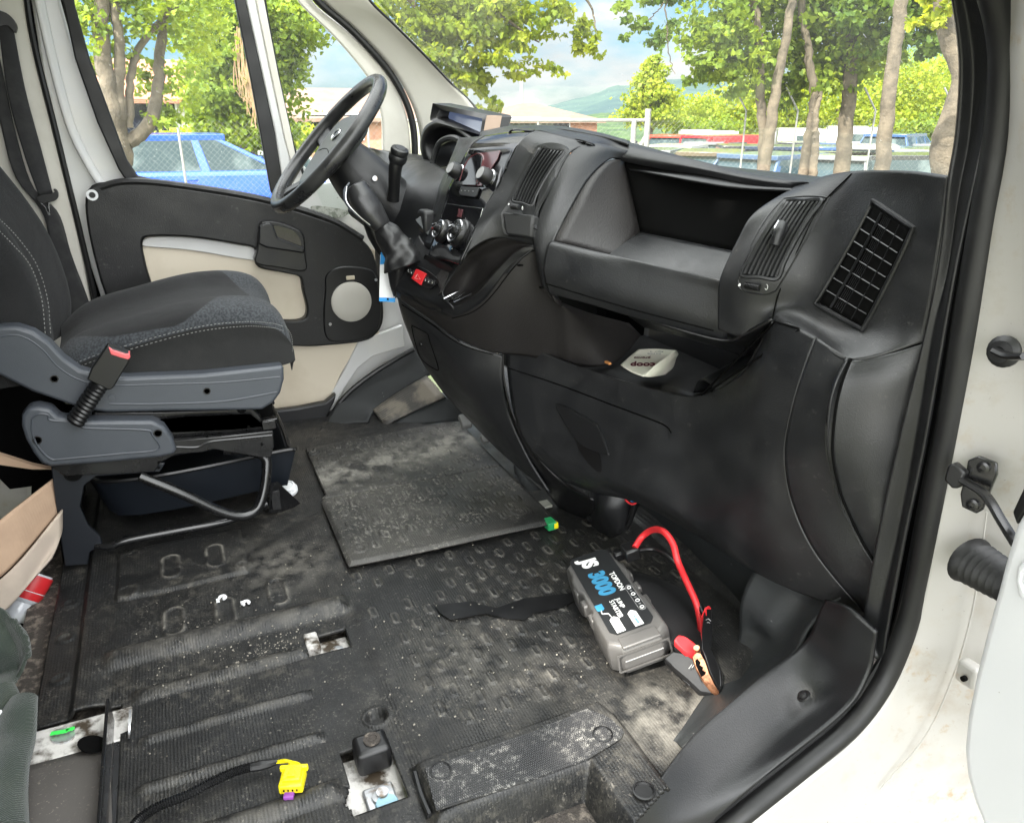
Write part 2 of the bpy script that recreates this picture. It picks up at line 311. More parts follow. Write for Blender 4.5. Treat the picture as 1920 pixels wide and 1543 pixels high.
MT['floor'].node_tree.nodes['Principled BSDF'].inputs['Specular IOR Level'].default_value=.4;add_wear_sun(MT['floor'],(.22,.205,.178));add_wear_sun(MT['mat'],(.30,.285,.25))
def set_wear_sun(me,w):
    a=me.attributes.new('wear_sun','FLOAT','POINT');a.data.foreach_set('value',np.clip(w,0,1.3).astype(np.float32).ravel())
def sstep(a,b,x): t=np.clip((x-a)/(b-a),0,1);return t*t*(3-2*t)
def lozenges(Xg,Yg,x0,y0,dx,dy,L,Wd,h,keep):
    u=(Xg-x0)/dx;v=(Yg-y0)/dy;z=np.zeros_like(Xg);w=np.zeros_like(Xg)
    for du in(-1,0,1,2):
        for dv in(-1,0,1,2):
            i=np.floor(u)+du;j=np.floor(v)+dv;ok=((i+j)%2==0)&keep(x0+i*dx,y0+j*dy)
            px=np.abs(Xg-(x0+i*dx));py=Yg-(y0+j*dy);d=np.hypot(np.maximum(px-(L-Wd),0),py)
            z=np.maximum(z,ok*h*(1-sstep(Wd*.75,Wd*1.15,d))*(.35+.65*sstep(Wd*.35,Wd*.75,d)));w=np.maximum(w,ok*np.exp(-((d-Wd*.85)/(Wd*.22))**2))
    return z,w
def build_floor():
    G=.0033;xs=np.arange(-.86,.90,G);ys=np.arange(-.318,1.0,G);nx,ny=len(xs),len(ys)
    Xg,Yg=np.meshgrid(xs,ys,indexing='ij');z=np.zeros_like(Xg)
    for xc,y0,y1,w,h in [(.215,-.21,.21,.026,.013),(.327,-.165,.115,.017,.010),(.437,-.155,.10,.010,.008),(.539,-.157,.10,.010,.008),(.652,-.10,.105,.019,.012)]:
        z+=h*np.clip(1-((Xg-xc)/w)**2,0,1)**.7*sstep(y0-.012,y0+.012,Yg)*(1-sstep(y1-.012,y1+.012,Yg))
    wear_sun=np.clip(z/.012,0,1)*.25
    # the front seat zone is a shallow step lower behind the big rib
    z-=.006*sstep(.225,.25,Xg)*(1-sstep(.20,.24,Yg))*sstep(-.24,-.20,Yg)
    z-=.016*(1-sstep(-.268,-.256,Yg))*(1-sstep(.33,.35,Xg))
    d=np.maximum(np.abs(Xg+.07)-.10,np.abs(Yg+.078)-.128);z+=.006*(1-sstep(-.004,.004,d))-.004*np.exp(-((d+.001)/.004)**2)
    for ox,oy in [(-.056,-.101),(-.062,-.012),(.142,-.10),(.147,-.008),(.121,.095)]:
        dd=np.hypot(np.maximum(np.abs(Xg-ox)-.028,0),Yg-oy)-.017;z+=.003*np.exp(-(dd/.0035)**2);wear_sun=np.maximum(wear_sun,.8*np.exp(-(dd/.0028)**2))
    for ox,oy,r in [(.007,-.185,.02),(.0,.04,.014),(-.155,-.19,.012),(.533,.191,.019),(-.03,-.29,.012),(.09,-.29,.012),(.21,-.29,.012)]:
        dd=np.hypot(Xg-ox,Yg-oy)-r;z+=.003*np.exp(-(dd/.004)**2)-(.012 if ox==.533 else 0)*(1-sstep(-.006,0,dd))
    lz,lw=lozenges(Xg,Yg,.302,.288,.0329,.0343,.0165,.0078,.0036,lambda a,b:(a>.12)&(a<.615)&(b>np.where(a<.31,.235,.27))&(b<.57+.35*(a<.45))&(b+a*.0<.9)&~((a>.20)&(a<.25)&(b<.42)));z+=lz;wear_sun=np.maximum(wear_sun,lw*.5);wear_sun=np.maximum(wear_sun,.55*np.exp(-(((Xg-.50)/.14)**2+((Yg-.40)/.12)**2))*.5);wear_sun=np.maximum(wear_sun,.5*np.exp(-((Xg-.02)/.10)**2-((Yg-.12)/.10)**2));wear_sun=np.maximum(wear_sun,0.8*np.exp(-((Xg-.735)/.075)**2-((Yg-.625)/.10)**2))  # last blob: sun patch by the sill, painted in with the tracked-in dust
    pad=np.maximum(np.maximum(.664-Xg,.213-Yg),np.maximum(Yg-(.535-.25*np.clip(.70-Xg,0,1)),-1));z+=.017*(1-sstep(-.008,.006,pad))
    # corner beyond the pad falls to the entry step
    well=np.minimum(Xg-(.775+.0*Yg),.445-Yg);well=np.minimum(well,Yg+.30);z-=.24*sstep(-.01,.05,well)
    cor=np.hypot(np.clip(Xg-.70,0,9),np.clip(Yg-.50,0,9))
    # fillet up to the sill trim and the toe board
    z+=.10*sstep(.905,.985,Yg)
    z+=.0012*np.sin(Xg*19+1)*np.sin(Yg*13)+.0008*np.sin(Xg*47+Yg*31)
    vs=np.stack([Xg,Yg,z],-1).reshape(-1,3)
    cx=(Xg[:-1,:-1]+G/2);cy=(Yg[:-1,:-1]+G/2)
    hole=((cx>.289)&(cx<.346)&(cy>.118)&(cy<.192))|((cx>.583)&(cx<.700)&(cy>.122)&(cy<.192))|((cx>.345)&(cy<-.192))|((cx>.325)&(cx<=.345)&(cy<-.21))
    rag=.004*np.sin(cx*90)+.002*np.sin(cy*110+cx*230);hole|=((cx>.335)&(cy<-.187))|((cx>.805+(.645-cy)*.42)&(cy>.455))|((cx>.65)&(cx<.704)&(cy>.113+rag)&(cy<.192))
    I=np.arange(nx*ny).reshape(nx,ny);q=np.stack([I[:-1,:-1],I[1:,:-1],I[1:,1:],I[:-1,1:]],-1)[~hole]
    me=bpy.data.meshes.new('floor');me.from_pydata(vs.tolist(),[],q.tolist());me.update();me.shade_smooth();me.materials.append(MT['floor']);set_wear_sun(me,wear_sun)
    o=bpy.data.objects.new('floor',me);COL.objects.link(o);tag(o,kind='structure');ORG['floor']=Vector()
    s=o.modifiers.new('s','SOLIDIFY');s.thickness=.006;s.offset=-1
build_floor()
# metal floor pan under the lining
pan=MB();pan.box((0,.37,-.05),(1.66,1.5,.01));o=pan.build('floor_pan','grime');tag(o,kind='structure')
fp=thing('seat_mounting_bracket',(.32,.155,0),'white painted metal seat bracket sunk in the small floor opening','bracket','seat anchor points')
MB().box((.318,.155,-.030),(.07,.085,.008)).box((.30,.13,-.018),(.05,.025,.03)).build('plate','dirtym',fp,bevel=.004)
MB().lathe([(.012,0),(.012,.006),(.006,.008)],(.325,.170,-.026),(0,0,1),12).build('bolt','zinc',fp)
fp=thing('seat_mounting_bracket',(.64,.155,0),'metal seat anchor plate with bolt in the larger floor opening, below the black block','bracket','seat anchor points')
MB().box((.645,.155,-.034),(.13,.09,.008)).build('plate','dirtym',fp,bevel=.003)
MB().box((.672,.160,-.026),(.045,.045,.006)).build('anchor_plate','zinc',fp,bevel=.004)
MB().lathe([(.016,0),(.016,.004),(.009,.005),(.009,.009),(.004,.009)],(.672,.163,-.023),(0,0,1),18).build('bolt','zinc',fp)
MB().lathe([(.017,0),(.015,.003)],(.689,.165,-.021),(0,0,1),18).build('washer',mat('pale blue washer',(.30,.50,.60),.4),fp)
fp=thing('plastic_block',(.607,.165,0),'black plastic block with a round socket set in the large floor opening','block')
MB().box((.607,.165,-.002),(.045,.052,.045)).build('body','black',fp,bevel=.008,seg=3)
MB().lathe([(.013,0),(.013,.003),(.008,.003),(.008,.001)],(.605,.167,.0205),(0,0,1),18).build('socket','grime',fp)
# rear left metal ledge under the torn lining
lg=thing('metal_ledge',(.45,-.25,0),'bare dirty white metal ledge with brown grime where the rubber lining is torn away','ledge')
MB().box((.382,-.245,-.010),(.075,.15,.008)).build('painted_strip','dirtym',lg,bevel=.003)
MB().grid([[(.42,-.33,-.004),(.42,-.26,-.006),(.42,-.195,-.004)],[(.50,-.33,-.004),(.50,-.27,.006),(.50,-.195,-.002)],[(.62,-.33,-.01),(.62,-.27,.003),(.62,-.19,-.01)],[(.8,-.33,-.02),(.8,-.27,0),(.8,-.19,-.02)]],20,14).build('felt_strip',mat('brown felted metal',(.075,.068,.062),.8,bump=(260,.6,.0015),speck=[((.25,.22,.18),160,.6,.68)]),lg,solid=.004)
MB().lathe([(.020,0),(.020,.003),(.012,.003),(.012,.0015)],(.375,-.268,-.006),(0,0,1),18,sx=.75).build('cap','zinc',lg)
MB().prism([(.366,-.283,.0),(.372,-.285,.0),(.376,-.262,.0),(.370,-.258,0)],(0,0,.002)).box((.371,-.257,.001),(.006,.012,.002)).build('paint_mark',mat('bright green paint',(.05,.75,.10),.5),lg)
MB().lathe([(.026,0),(.026,.002)],(.425,-.222,.0045),(0,0,1),18,sx=.6).build('slot','pit',lg)
wb=thing('flat_washer',(.408,-.173,0),'oval metal washer leaning against the black bracket bar at the floor edge','washer')
MB().ring([Vector((.408+.024*math.cos(a),-.172+.004*math.sin(a),.010+.019*math.sin(a))) for a in np.linspace(0,6.2,24)],[Vector((.408+.014*math.cos(a),-.172+.002*math.sin(a),.010+.009*math.sin(a))) for a in np.linspace(0,6.2,24)],(0,.003,0),24).build('ring','zinc',wb)
br=thing('bracket_bar',(.53,-.20,0),'upright black metal bar standing along the left floor edge','bar')
a,b=P(180,1372,z=.02),P(152,1560,z=.02)
MB().box(((.38+.72)/2,-.198,.012),(.36,.005,.055)).box(((.38+.72)/2,-.186,-.010),(.36,.026,.005)).build('angle','blackm',br,bevel=.001)
# ================================================================ LOOSE MAT
mtg=thing('loose_mat',(-.21,.49,0),'loose dusty rubber cover mat with oval treads lying on the floor before the driver seat','mat')
def build_mat():
    c=[Vector((-.552,.251,.006)),Vector((-.585,.744,.006)),Vector((.132,.726,.016)),Vector((.111,.243,.020))]
    nu,nv=230,165;U,Vv=np.meshgrid(np.linspace(0,1,nu),np.linspace(0,1,nv),indexing='ij')
    lx=-.55+U*.66;ly=.25+Vv*.49
    h,lw=lozenges(lx,ly,-.414,.316,.0330,.0315,.0155,.0072,.0032,lambda a,b:(a<.06)&(a>-.52)&(b>.27)&(b<.72))
    h-=.003*np.exp(-((lx+.205)/.004)**2)
    for ox,oy in((-.50,.275),(.06,.285),(.045,.67)): h+=.003*np.exp(-((np.hypot(lx-ox,ly-oy)-.013)/.003)**2)
    e=np.minimum(np.minimum(U*.66,(1-U)*.66),np.minimum(Vv*.49,(1-Vv)*.49));h-=.006*(1-sstep(0,.009,e))
    h+=.004*np.sin(U*5)*np.sin(Vv*4+1)
    vs=[]
    for i in range(nu):
        for j in range(nv):
            u,v=i/(nu-1),j/(nv-1)
            if u<.5: v=max(v,.03) if v<.03 else v
            p=(c[0]*(1-u)+c[3]*u)*(1-v)+(c[1]*(1-u)+c[2]*u)*v
            p=p+Vector((0,.005*(u<.52)*(1-v),h[i,j]));vs.append(p)
    b=MB();b.add(vs,[(i*nv+j,(i+1)*nv+j,(i+1)*nv+j+1,i*nv+j+1) for i in range(nu-1) for j in range(nv-1)])
    o=b.build('rubber_sheet','mat',mtg,solid=.005,ang=60)
    band=np.exp(-(((lx+.36)+.25*(ly-.45))/.075)**2)*.9
    ww=np.maximum(lw*.4,band*.9).reshape(-1);me=o.data
    if len(me.vertices)==len(ww): set_wear_sun(me,ww)
    else:
        V=np.array([v.co[:] for v in me.vertices]);O=ORG[o.name];gx=np.clip(np.round((V[:,0]+O.x+.56)/.68*229),0,229).astype(int);gy=np.clip(np.round((V[:,1]+O.y-.25)/.49*164),0,164).astype(int);set_wear_sun(me,ww.reshape(nu,nv)[gx,gy])
build_mat()
mp_=MB()
st=[(815,1135),(880,1128),(930,1140),(985,1122),(1075,1112),(1088,1122),(1050,1140),(1000,1150),(985,1162),(950,1160),(910,1150),(880,1156),(845,1162),(825,1150)]
MB().prism([P(a,b,z=.0035) for a,b in st],(0,0,.0012)).build('rubber_patch','black');
tag(bpy.data.objects['rubber_patch'],'ragged glossy black patch stuck on the treads left of the jump starter','patch')
# tread texture on the threshold pad
tp=thing('tread_plate',(.70,.37,0),'fine textured tread plate of the entry step with three round plugs','tread plate')
def tread():
    b=MB();x0=.667
    q=[P(797,1440,z=.019),P(1000,1372,z=.019),P(1100,1330,z=.019),P(1140,1345,z=.019),P(1170,1372,z=.019),P(1165,1385,z=.019),P(1100,1425,z=.019),P(1000,1462,z=.019),P(818,1520,z=.019)]
    b.prism(q,(0,0,.0015));bm=MB()
    # raised mesh of small bars
    import mathutils
    from mathutils.geometry import intersect_point_tri_2d
    poly=[(p.x,p.y) for p in q]
    def inside(x,y):
        c=False
        for i in range(len(poly)):
            x1,y1=poly[i];x2,y2=poly[i-1]
            if (y1>y)!=(y2>y) and x<(x2-x1)*(y-y1)/(y2-y1)+x1: c=not c
        return c
    for i in range(40):
        for j in range(110):
            x=.664+i*.0040;y=.215+j*.0030+(i%2)*.0015
            if inside(x,y) and inside(x+.002,y): bm.box((x,y,.0208),(.0030,.0017,.0014))
    b.build('tread_base','tread',tp);bm.build('tread_ribs',mat('pale worn ribs',(.045,.045,.047),.55,speck=[((.3,.29,.27),70,.52,.62)]),tp,smooth=False)
tread()
for a,b_ in((826,1445),(1130,1377),(1207,1483)):
    p=P(a,b_,z=.020);MB().lathe([(.016,0),(.016,.002),(.0135,.0025),(.012,-.001)],p,(0,0,1),20).build('plug','black',tp)
MB().tube([P(778,1448,z=.004),P(790,1490,z=.004),P(806,1528,z=.004)],.004,6).build('edge_bead','dash2',tp)
for k,(a,b_) in enumerate(((1000,1522),(1012,1530))): pass
# debris crumbs
cr_=thing('plastic_clip',P(412,1122,z=0),'broken white plastic clip lying left of its twin on the rubber floor','clip','white plastic clips')
p=P(417,1120,z=.006);MB().tube([p+Vector((.006*math.cos(t),.006*math.sin(t),0)) for t in np.linspace(0,4.7,8)],.003,6).box(p+Vector((.004,-.009,-.002)),(.008,.006,.005)).build('hook','white',cr_)
cr_=thing('plastic_clip',P(460,1130,z=0),'broken white plastic clip lying right of its twin on the rubber floor','clip','white plastic clips')
p=P(461,1130,z=.006);MB().tube([p+Vector((.006*math.cos(t),.006*math.sin(t),0)) for t in np.linspace(1,5.7,8)],.003,6).box(p+Vector((-.006,-.006,-.002)),(.006,.007,.005)).build('hook','white',cr_)
cm=MB()
for _ in range(560):
    x,y=random.choice([(random.gauss(.25,.06),random.uniform(-.15,.2)),(random.uniform(.3,.62),random.uniform(.2,.65)),(random.uniform(-.1,.6),random.uniform(-.2,.6)),(random.gauss(.30,.02),random.gauss(.06,.05))])
    if .28<x<.35 and .11<y<.2 or .57<x<.71 and .11<y<.2 or x>.66: continue
    s_=random.choice([.0008,.0010,.0014,.0022]);cm.box((x,y,s_*.5+.003),(s_*random.uniform(.6,1.5),s_,s_*.7),Matrix.Rotation(random.random()*3,3,'Z'))
tag(cm.build('grit',mat('pale grit',(.26,.24,.20),.9),smooth=False),kind='stuff')
# ================================================================ TOE BOARD, KICK PANEL, SILL TRIM
fw=thing('footwell_lining',(.5,1.0,0),'dark grey moulded lining of the passenger footwell under the glovebox','footwell lining')
MT['toe']=mat('grey footwell board',(.016,.018,.019),.6,bump=(300,.3,.001),rvar=.08,speck=[((.2,.2,.2),60,.68,.76)])
MB().grid([[(.02,.93,-.02),(.4,.925,-.02),(.74,.90,-.02)],[(.02,.945,.08),(.4,.94,.08),(.74,.915,.08)],[(.02,1.04,.40),(.4,1.03,.40),(.74,1.0,.40)]],12,12).build('toe_board','toe',fw,solid=.01)
orient_=None
kr=[V3(r) for r in [[(1400,1095,.60),(1440,1148,.655),(1490,1165,.70),(1528,1160,.76)],[(1385,1190,.62),(1431,1201,.66),(1455,1225,.71),(1490,1222,.755)],[(1375,1250,.66),(1386,1256,.68),(1405,1268,.72),(1425,1272,.765)],[(1335,1285,.70),(1353,1290,.715),(1365,1305,.745),(1375,1322,.775)],[(1262,1388,.775),(1268,1390,.78),(1272,1394,.786),(1279,1400,.795)]]]
kr=[[Vector(q) for q in((.58,1.0,.24),(.66,.99,.24),(.73,.975,.24),(.80,.96,.24))]]+kr
MB().grid(kr,20,30).build('kick_panel','toe',fw,solid=.004)
p=P(1386,1104,y=.935);MB().lathe([(.020,0),(.020,.004),(.011,.004),(.011,.009),(.006,.011)],p,(0,-1,.25),20).build('fastener','black',fw)
st_=thing('sill_trim',(.83,.85,0),'black plastic sill trim with one screw curving up beside the open passenger door','trim')
surf('trim_face',[[(1548,1122,.775),(1590,1140,.83),(1642,1185,.875)],[(1536,1145,.775),(1585,1180,.83),(1638,1215,.875)],[(1507,1205,.765),(1570,1250,.83),(1627,1262,.878)],[(1420,1275,.772),(1510,1330,.83),(1589,1322,.88)],[(1300,1380,.80),(1390,1425,.845),(1468,1424,.882)],[(1225,1480,.85),(1290,1510,.868),(1395,1490,.885)],[(1180,1543,.875),(1240,1560,.88),(1330,1552,.887)],[(1150,1620,.88),(1240,1620,.885),(1290,1600,.889)]],'dash2',st_,20,36,.006)
p=P(1508,1306,x=.838);MB().lathe([(.011,0),(.011,.003),(.007,.003),(.007,.007),(.004,.008)],p,(-.45,-.5,.75),18).build('screw','rub',st_)
# ================================================================ VAN BODY, passenger side opening
vb=thing('van_body',(.9,.9,.2),'white van body round the open passenger doorway with its black rubber seal','van body')
ts=[[(1783,0,.835),(1815,0,.845),(1852,0,.872)],[(1797,120,.835),(1830,120,.845),(1866,120,.872)],[(1790,250,.835),(1822,255,.845),(1852,250,.872)],[(1775,345,.835),(1803,360,.845),(1830,355,.872)],[(1764,460,.835),(1785,500,.848),(1797,505,.872)],[(1738,610,.835),(1758,620,.848),(1770,655,.872)],[(1690,800,.830),(1722,820,.848),(1735,850,.872)],[(1646,1000,.828),(1685,1010,.848),(1700,1010,.872)],[(1618,1175,.835),(1648,1180,.855),(1668,1180,.875)],[(1628,1225,.858),(1645,1236,.866),(1660,1246,.876)]]
ts=[[(1770,-60,.835),(1795,-60,.845),(1830,-60,.872)]]+ts
surf('pillar_trim',ts,'dash2',vb,14,50,.005)
sp=[(1845,-60),(1868,0),(1884,100),(1874,250),(1850,390),(1815,590),(1782,790),(1748,960),(1718,1110),(1692,1200),(1655,1282),(1597,1358),(1500,1440),(1400,1520),(1330,1580),(1250,1650)]
MB().tube(X(sp,.888),.0165,12,m=90).build('door_seal','rub',vb)
sp2=[(1858,0),(1873,100),(1860,250),(1834,370),(1802,560),(1770,760),(1735,930),(1702,1100),(1678,1190),(1640,1262),(1588,1330),(1490,1412),(1390,1492),(1300,1570)]
MB().tube(X(sp2,.872),.0075,8,m=80).build('seal_lip','rub',vb)
J=[[(1893,-60,.90),(1925,-60,.93),(2000,-60,1.0)],[(1897,60,.90),(1925,60,.93),(2000,60,1.0)],[(1893,250,.90),(1925,250,.94),(2000,250,1.0)],[(1862,420,.90),(1920,430,.945),(2000,430,1.0)],[(1828,620,.90),(1900,640,.945),(1990,640,1.0)],[(1795,800,.90),(1870,830,.945),(1980,830,1.0)],[(1760,970,.90),(1850,990,.945),(1960,990,1.0)],[(1732,1105,.90),(1830,1130,.945),(1950,1130,1.0)],[(1708,1200,.90),(1800,1290,.945),(1960,1290,1.02)],[(1660,1305,.90),(1760,1400,.94),(1960,1440,1.02)],[(1600,1385,.90),(1680,1480,.93),(1900,1600,1.0)],[(1500,1465,.90),(1580,1570,.92),(1750,1700,.98)],[(1400,1543,.90),(1500,1640,.92),(1650,1800,.98)],[(1310,1610,.90),(1400,1720,.92),(1550,1900,.98)]]
surf('door_jamb',J,'jamb',vb,24,60,.003)
# check strap + boot + striker
cs=thing('door_check',P(1835,900,x=.955),'black door check strap bracket bolted with two screws to the white jamb','door check')
c=P(1833,905,x=.95);n=Vector((.25,-.95,.1)).normalized();R=rotto(n,(0,0,1))
def loc(c,R,x,y,z=0): return c+R@Vector((x,y,z))
MB().prism([loc(c,R,a,b) for a,b in((-.016,.026),(-.006,.036),(.016,.034),(.020,.020),(.018,-.004),(.016,-.030),(.010,-.038),(-.008,-.036),(-.014,-.020),(-.014,.004))],n*.007).build('plate','blackm',cs,bevel=.002)
MB().prism([loc(c,R,a,b,.006) for a,b in((-.032,.016),(-.026,.022),(-.010,.014),(-.012,-.008),(-.020,-.012),(-.032,-.004))],n*.016).build('housing','black',cs,bevel=.003)
for b_ in(.024,-.027): MB().lathe([(.0075,0),(.0075,.004),(.004,.0045),(.004,.002)],loc(c,R,.004,b_,.007),n,14).build('bolt','zinc' if 0 else 'blackm',cs)
MB().tube([loc(c,R,-.012,.003,.018),loc(c,R,.02,-.002,.03),loc(c,R,.05,-.02,.05),loc(c,R,.075,-.036,.065)],.0075,8,flat=.6).build('strap_arm','blackm',cs)
bt=thing('cable_boot',P(1840,1060,x=.96),'corrugated black rubber cable boot between door jamb and open door','cable boot')
pa,pb=P(1818,1050,x=.955),P(1900,1100,x=1.03)
ax=(pb-pa);Ln=ax.length;pr_=[(.030,-.004),(.034,0)]
for i in range(7): pr_+=[(.032-.001*i,.006+i*Ln/7),(.024-.001*i,.006+(i+.55)*Ln/7)]
MB().lathe(pr_,pa,ax,24,sx=.8).build('bellows','rub',bt)
for a,b_ in((1818,1262),): 
    sk=thing('door_hinge_block',P(a,b_,x=.98),'small white painted hinge block behind the edge of the open door','hinge');c=P(a,b_,x=.975)
    MB().box(c,(.03,.02,.036)).build('block','jamb',sk,bevel=.006,seg=3);MB().lathe([(.004,0),(.004,.006)],c+Vector((.004,-.014,0)),(0,-1,0),10).build('pin','pit',sk)
up=thing('door_stop',P(1885,660,x=.965),'small black rubber door stop screwed to the white jamb high above the check strap','door stop')
c=P(1884,659,x=.955);MB().lathe([(.019,0),(.019,.004),(.013,.008),(.013,.012),(.006,.013),(.005,.010)],c,(.1,-.95,.1),18,sx=1).build('rubber_disc','rub',up)
MB().tube([P(1866,657,x=.952),P(1892,668,x=.972),P(1925,668,x=1.0)],.0075,8,m=14,flat=.6).build('arm','black',up)
wsm=thing('weld_seam',P(1770,1180,x=.93),'thin raised weld line curving down the white door jamb','weld seam')
MB().tube(V3([(1850,960,.951),(1838,1050,.952),(1822,1150,.952),(1790,1260,.945),(1735,1380,.938),(1650,1480,.93)]),.0012,6,m=50).build('bead','jamb',wsm)
# open passenger door (lower inner corner)
pd=thing('passenger_door',(1.1,.95,.1),'white inner skin of the wide open passenger door at the right edge','door')
dp=[(1960,880),(1921,940),(1897,985),(1880,1040),(1862,1110),(1843,1180),(1823,1260),(1807,1340),(1801,1400),(1806,1450),(1820,1500),(1840,1550),(1880,1640),(2100,1700),(2100,880)]
q=[P(a,b_,y=.84) for a,b_ in dp];MB().prism(q,(.02,.05,0)).build('inner_skin','doorskin',pd,bevel=.012,seg=4)
MB().ring([P(a,b_,y=.837) for a,b_ in((1925,1050),(1910,1060),(1905,1090),(1912,1120),(1930,1130),(1980,1130),(1980,1050))],[P(a,b_,y=.837) for a,b_ in((1927,1062),(1916,1070),(1913,1090),(1919,1110),(1932,1118),(1975,1118),(1975,1060))],(0,.004,0),40).build('pressing','doorskin',pd,bevel=.002)
MB().prism([P(a,b_,y=.845) for a,b_ in((1897,960),(1925,900),(1940,870),(1940,930),(1905,985))],(0,.03,0)).build('edge_cap','black',pd,bevel=.003)
# ================================================================ DRIVER SIDE BODY
ds=thing('cab_side_wall',(-.87,-.2,.2),'far side wall of the cab: white door frame, pale pillar trim and black edge seals','side wall')
slab('pillar_trim',[(-60,-80),(42,-80),(50,20),(66,100),(98,220),(128,340),(150,450),(172,580),(200,760),(-60,760)],-.868,-.03,'pillar',ds,.008)
slab('door_frame',[(50,-80),(102,-80),(112,0),(140,100),(180,210),(228,310),(250,345),(250,380),(700,480),(790,640),(790,830),(560,830),(240,830),(190,560),(150,440),(108,280),(80,140),(58,0)],-.885,-.03,'paint',ds,.006)
MB().tube(X([(62,-60),(82,40),(108,150),(138,250),(180,330),(200,352)],-.872),.013,10,m=50,flat=.7).build('frame_crease','paint',ds)
MB().tube(X([(44,-80),(53,20),(70,110),(100,230),(128,345),(152,445),(178,560),(205,700)],-.866),.0075,8,m=50).build('edge_seal','rub',ds)
MB().grid([V3([(-70,860,-.86),(30,900,-.86),(60,900,-.86)]),V3([(-70,1100,-.8),(20,1100,-.8),(50,1100,-.8)])],6,6).build('lower_wall','jamb',ds,solid=.01)
MB().box((-.93,-.70,.45),(.03,1.1,2.0)).build('rear_side_lining','pit',ds)
# door
dd=thing('driver_door',(-.84,.2,.3),'closed driver door with black trim, cream insert panel and side window','door')
slab('inner_sheet',[(215,352),(640,430),(704,470),(712,640),(672,645),(640,700),(620,745),(590,800),(480,815),(260,815)],-.848,-.02,'cream',dd,.003)
slab('lower_edge',[(672,640),(755,610),(760,650),(700,668),(672,690),(650,722),(622,770),(606,803),(592,800),(616,748),(640,705)],-.844,-.02,'paint',dd,.003)
O_=[(160,372),(170,350),(195,343),(262,342),(340,352),(440,368),(520,385),(600,410),(655,432),(692,462),(706,495),(716,545),(719,600),(705,628),(680,641),(615,648),(560,650),(400,640),(225,600),(200,560),(178,490),(163,420)]
I_=[(268,452),(290,444),(360,446),(440,458),(478,468),(482,500),(530,512),(562,520),(568,545),(576,585),(560,602),(500,598),(400,575),(300,560),(284,530),(272,490)]
MB().ring(sm(X(O_,-.815),90),sm(X(I_,-.815),90),(-.035,0,0),120).build('trim_panel','doortrim',dd,bevel=.006,seg=3)
MB().prism(sm(X([(268,452),(290,444),(360,446),(440,458),(490,468),(490,490),(360,470),(270,462)],-.838),30),(-.006,0,0)).build('insert_fold','paint',dd,bevel=.004)
MB().tube(X([(188,352),(230,342),(300,344),(440,364),(530,384),(620,413),(680,448)],-.822),.010,8,m=40).build('top_rail','doortrim',dd)
MB().lathe([(.014,0),(.014,.004),(.008,.004),(.008,.002)],P(173,366,x=-.812),(1,0,0),18).build('cap_ring','white',dd)
MB().lathe([(.008,0),(.0075,.003)],P(173,366,x=-.810),(1,0,0),12).build('screw','black',dd)
# door handle with pocket
hd=MB().prism(sm(X([(482,470),(487,425),(496,416),(520,417),(556,430),(570,444),(573,480),(572,508),(520,502),(480,494)],-.79),40),(-.04,0,0)).build('handle_box','black',dd,bevel=.006,seg=3)
MB().prism(sm(X([(512,424),(548,432),(561,446),(563,462),(530,458),(516,444)],-.786),24),(-.006,0,0)).build('recess','gloss',hd)
MB().prism(X([(486,424),(505,417),(513,424),(521,446),(572,466),(570,476),(500,465),(484,458)],-.772),(-.016,0,0)).build('lever','dash2',hd,bevel=.005,seg=3)
# speaker
sp_=MB().prism(sm(X([(612,516),(640,500),(690,504),(706,520),(714,560),(714,600),(700,628),(655,641),(614,636),(607,590),(610,545)],-.808),50),(-.02,0,0)).build('speaker_surround','black',dd,bevel=.004)
c=P(659,566,x=-.802);MB().lathe([(.062,-.004),(.062,.003),(.058,.006),(.030,.0075),(.001,.008)],c,(1,0,0),40).build('speaker_cover',mat('pale disc',(.52,.50,.45),.55),sp_)
MB().box(P(657,521,x=-.80),(.006,.026,.012)).build('speaker_tab','cream',sp_,bevel=.002)
for a,b_ in((619,608),(705,525)): MB().lathe([(.005,0),(.004,.004)],P(a,b_,x=-.806),(1,0,0),10).build('screw','zinc',sp_)
# window frame, seal, glass
MB().prism(X([(106,-60),(130,-60),(140,10),(168,110),(205,210),(238,300),(258,330),(330,347),(330,357),(240,345),(222,318),(182,230),(140,110),(116,0)],-.852),(-.02,0,0)).build('window_seal','rub',dd,bevel=.004)
MB().prism(X([(430,-60),(452,-60),(461,0),(490,130),(516,250),(531,345),(520,378),(508,360),(495,290),(470,150),(440,0)],-.852),(-.02,0,0)).build('window_channel','rub',dd,bevel=.003)
MB().prism(X([(454,-60),(474,-60),(480,0),(508,140),(534,260),(549,310),(536,352),(530,345),(516,250),(490,130),(461,0)],-.850),(-.024,0,0)).build('division_bar','paint',dd,bevel=.004)
MB().prism(X([(473,-60),(488,-60),(495,0),(522,140),(546,250),(556,300),(549,318),(534,262),(508,140),(479,0)],-.846),(-.024,0,0)).build('inner_bar','pillar',dd,bevel=.003)
g=MB().add(X([(120,-80),(450,-80),(530,385),(250,345),(160,120)],-.862),[(0,1,2,3,4)]).build('side_window','doorglass',dd,smooth=False)
qw=[(486,-80),(500,20),(522,140),(548,262),(562,300),(590,352),(612,402),(660,404),(722,320),(716,285),(713,215),(690,150),(625,70),(555,0),(500,-80)]
g=MB().add(X(qw,-.858),[tuple(range(len(qw)))]).build('quarter_window','doorglass',dd,smooth=False)
MB().tube(X([(489,-70),(499,20),(522,145),(548,265),(560,300),(570,330)],-.852),.004,6,m=40).build('glass_seal','rub',dd)
MB().prism(sm(X([(583,392),(592,386),(640,392),(654,398),(640,408),(600,406)],-.846),30),(-.004,0,0)).build('lower_pane',mat('pale frosted pane',(.45,.46,.42),.3,col2=(.2,.22,.18),c2s=90),dd)
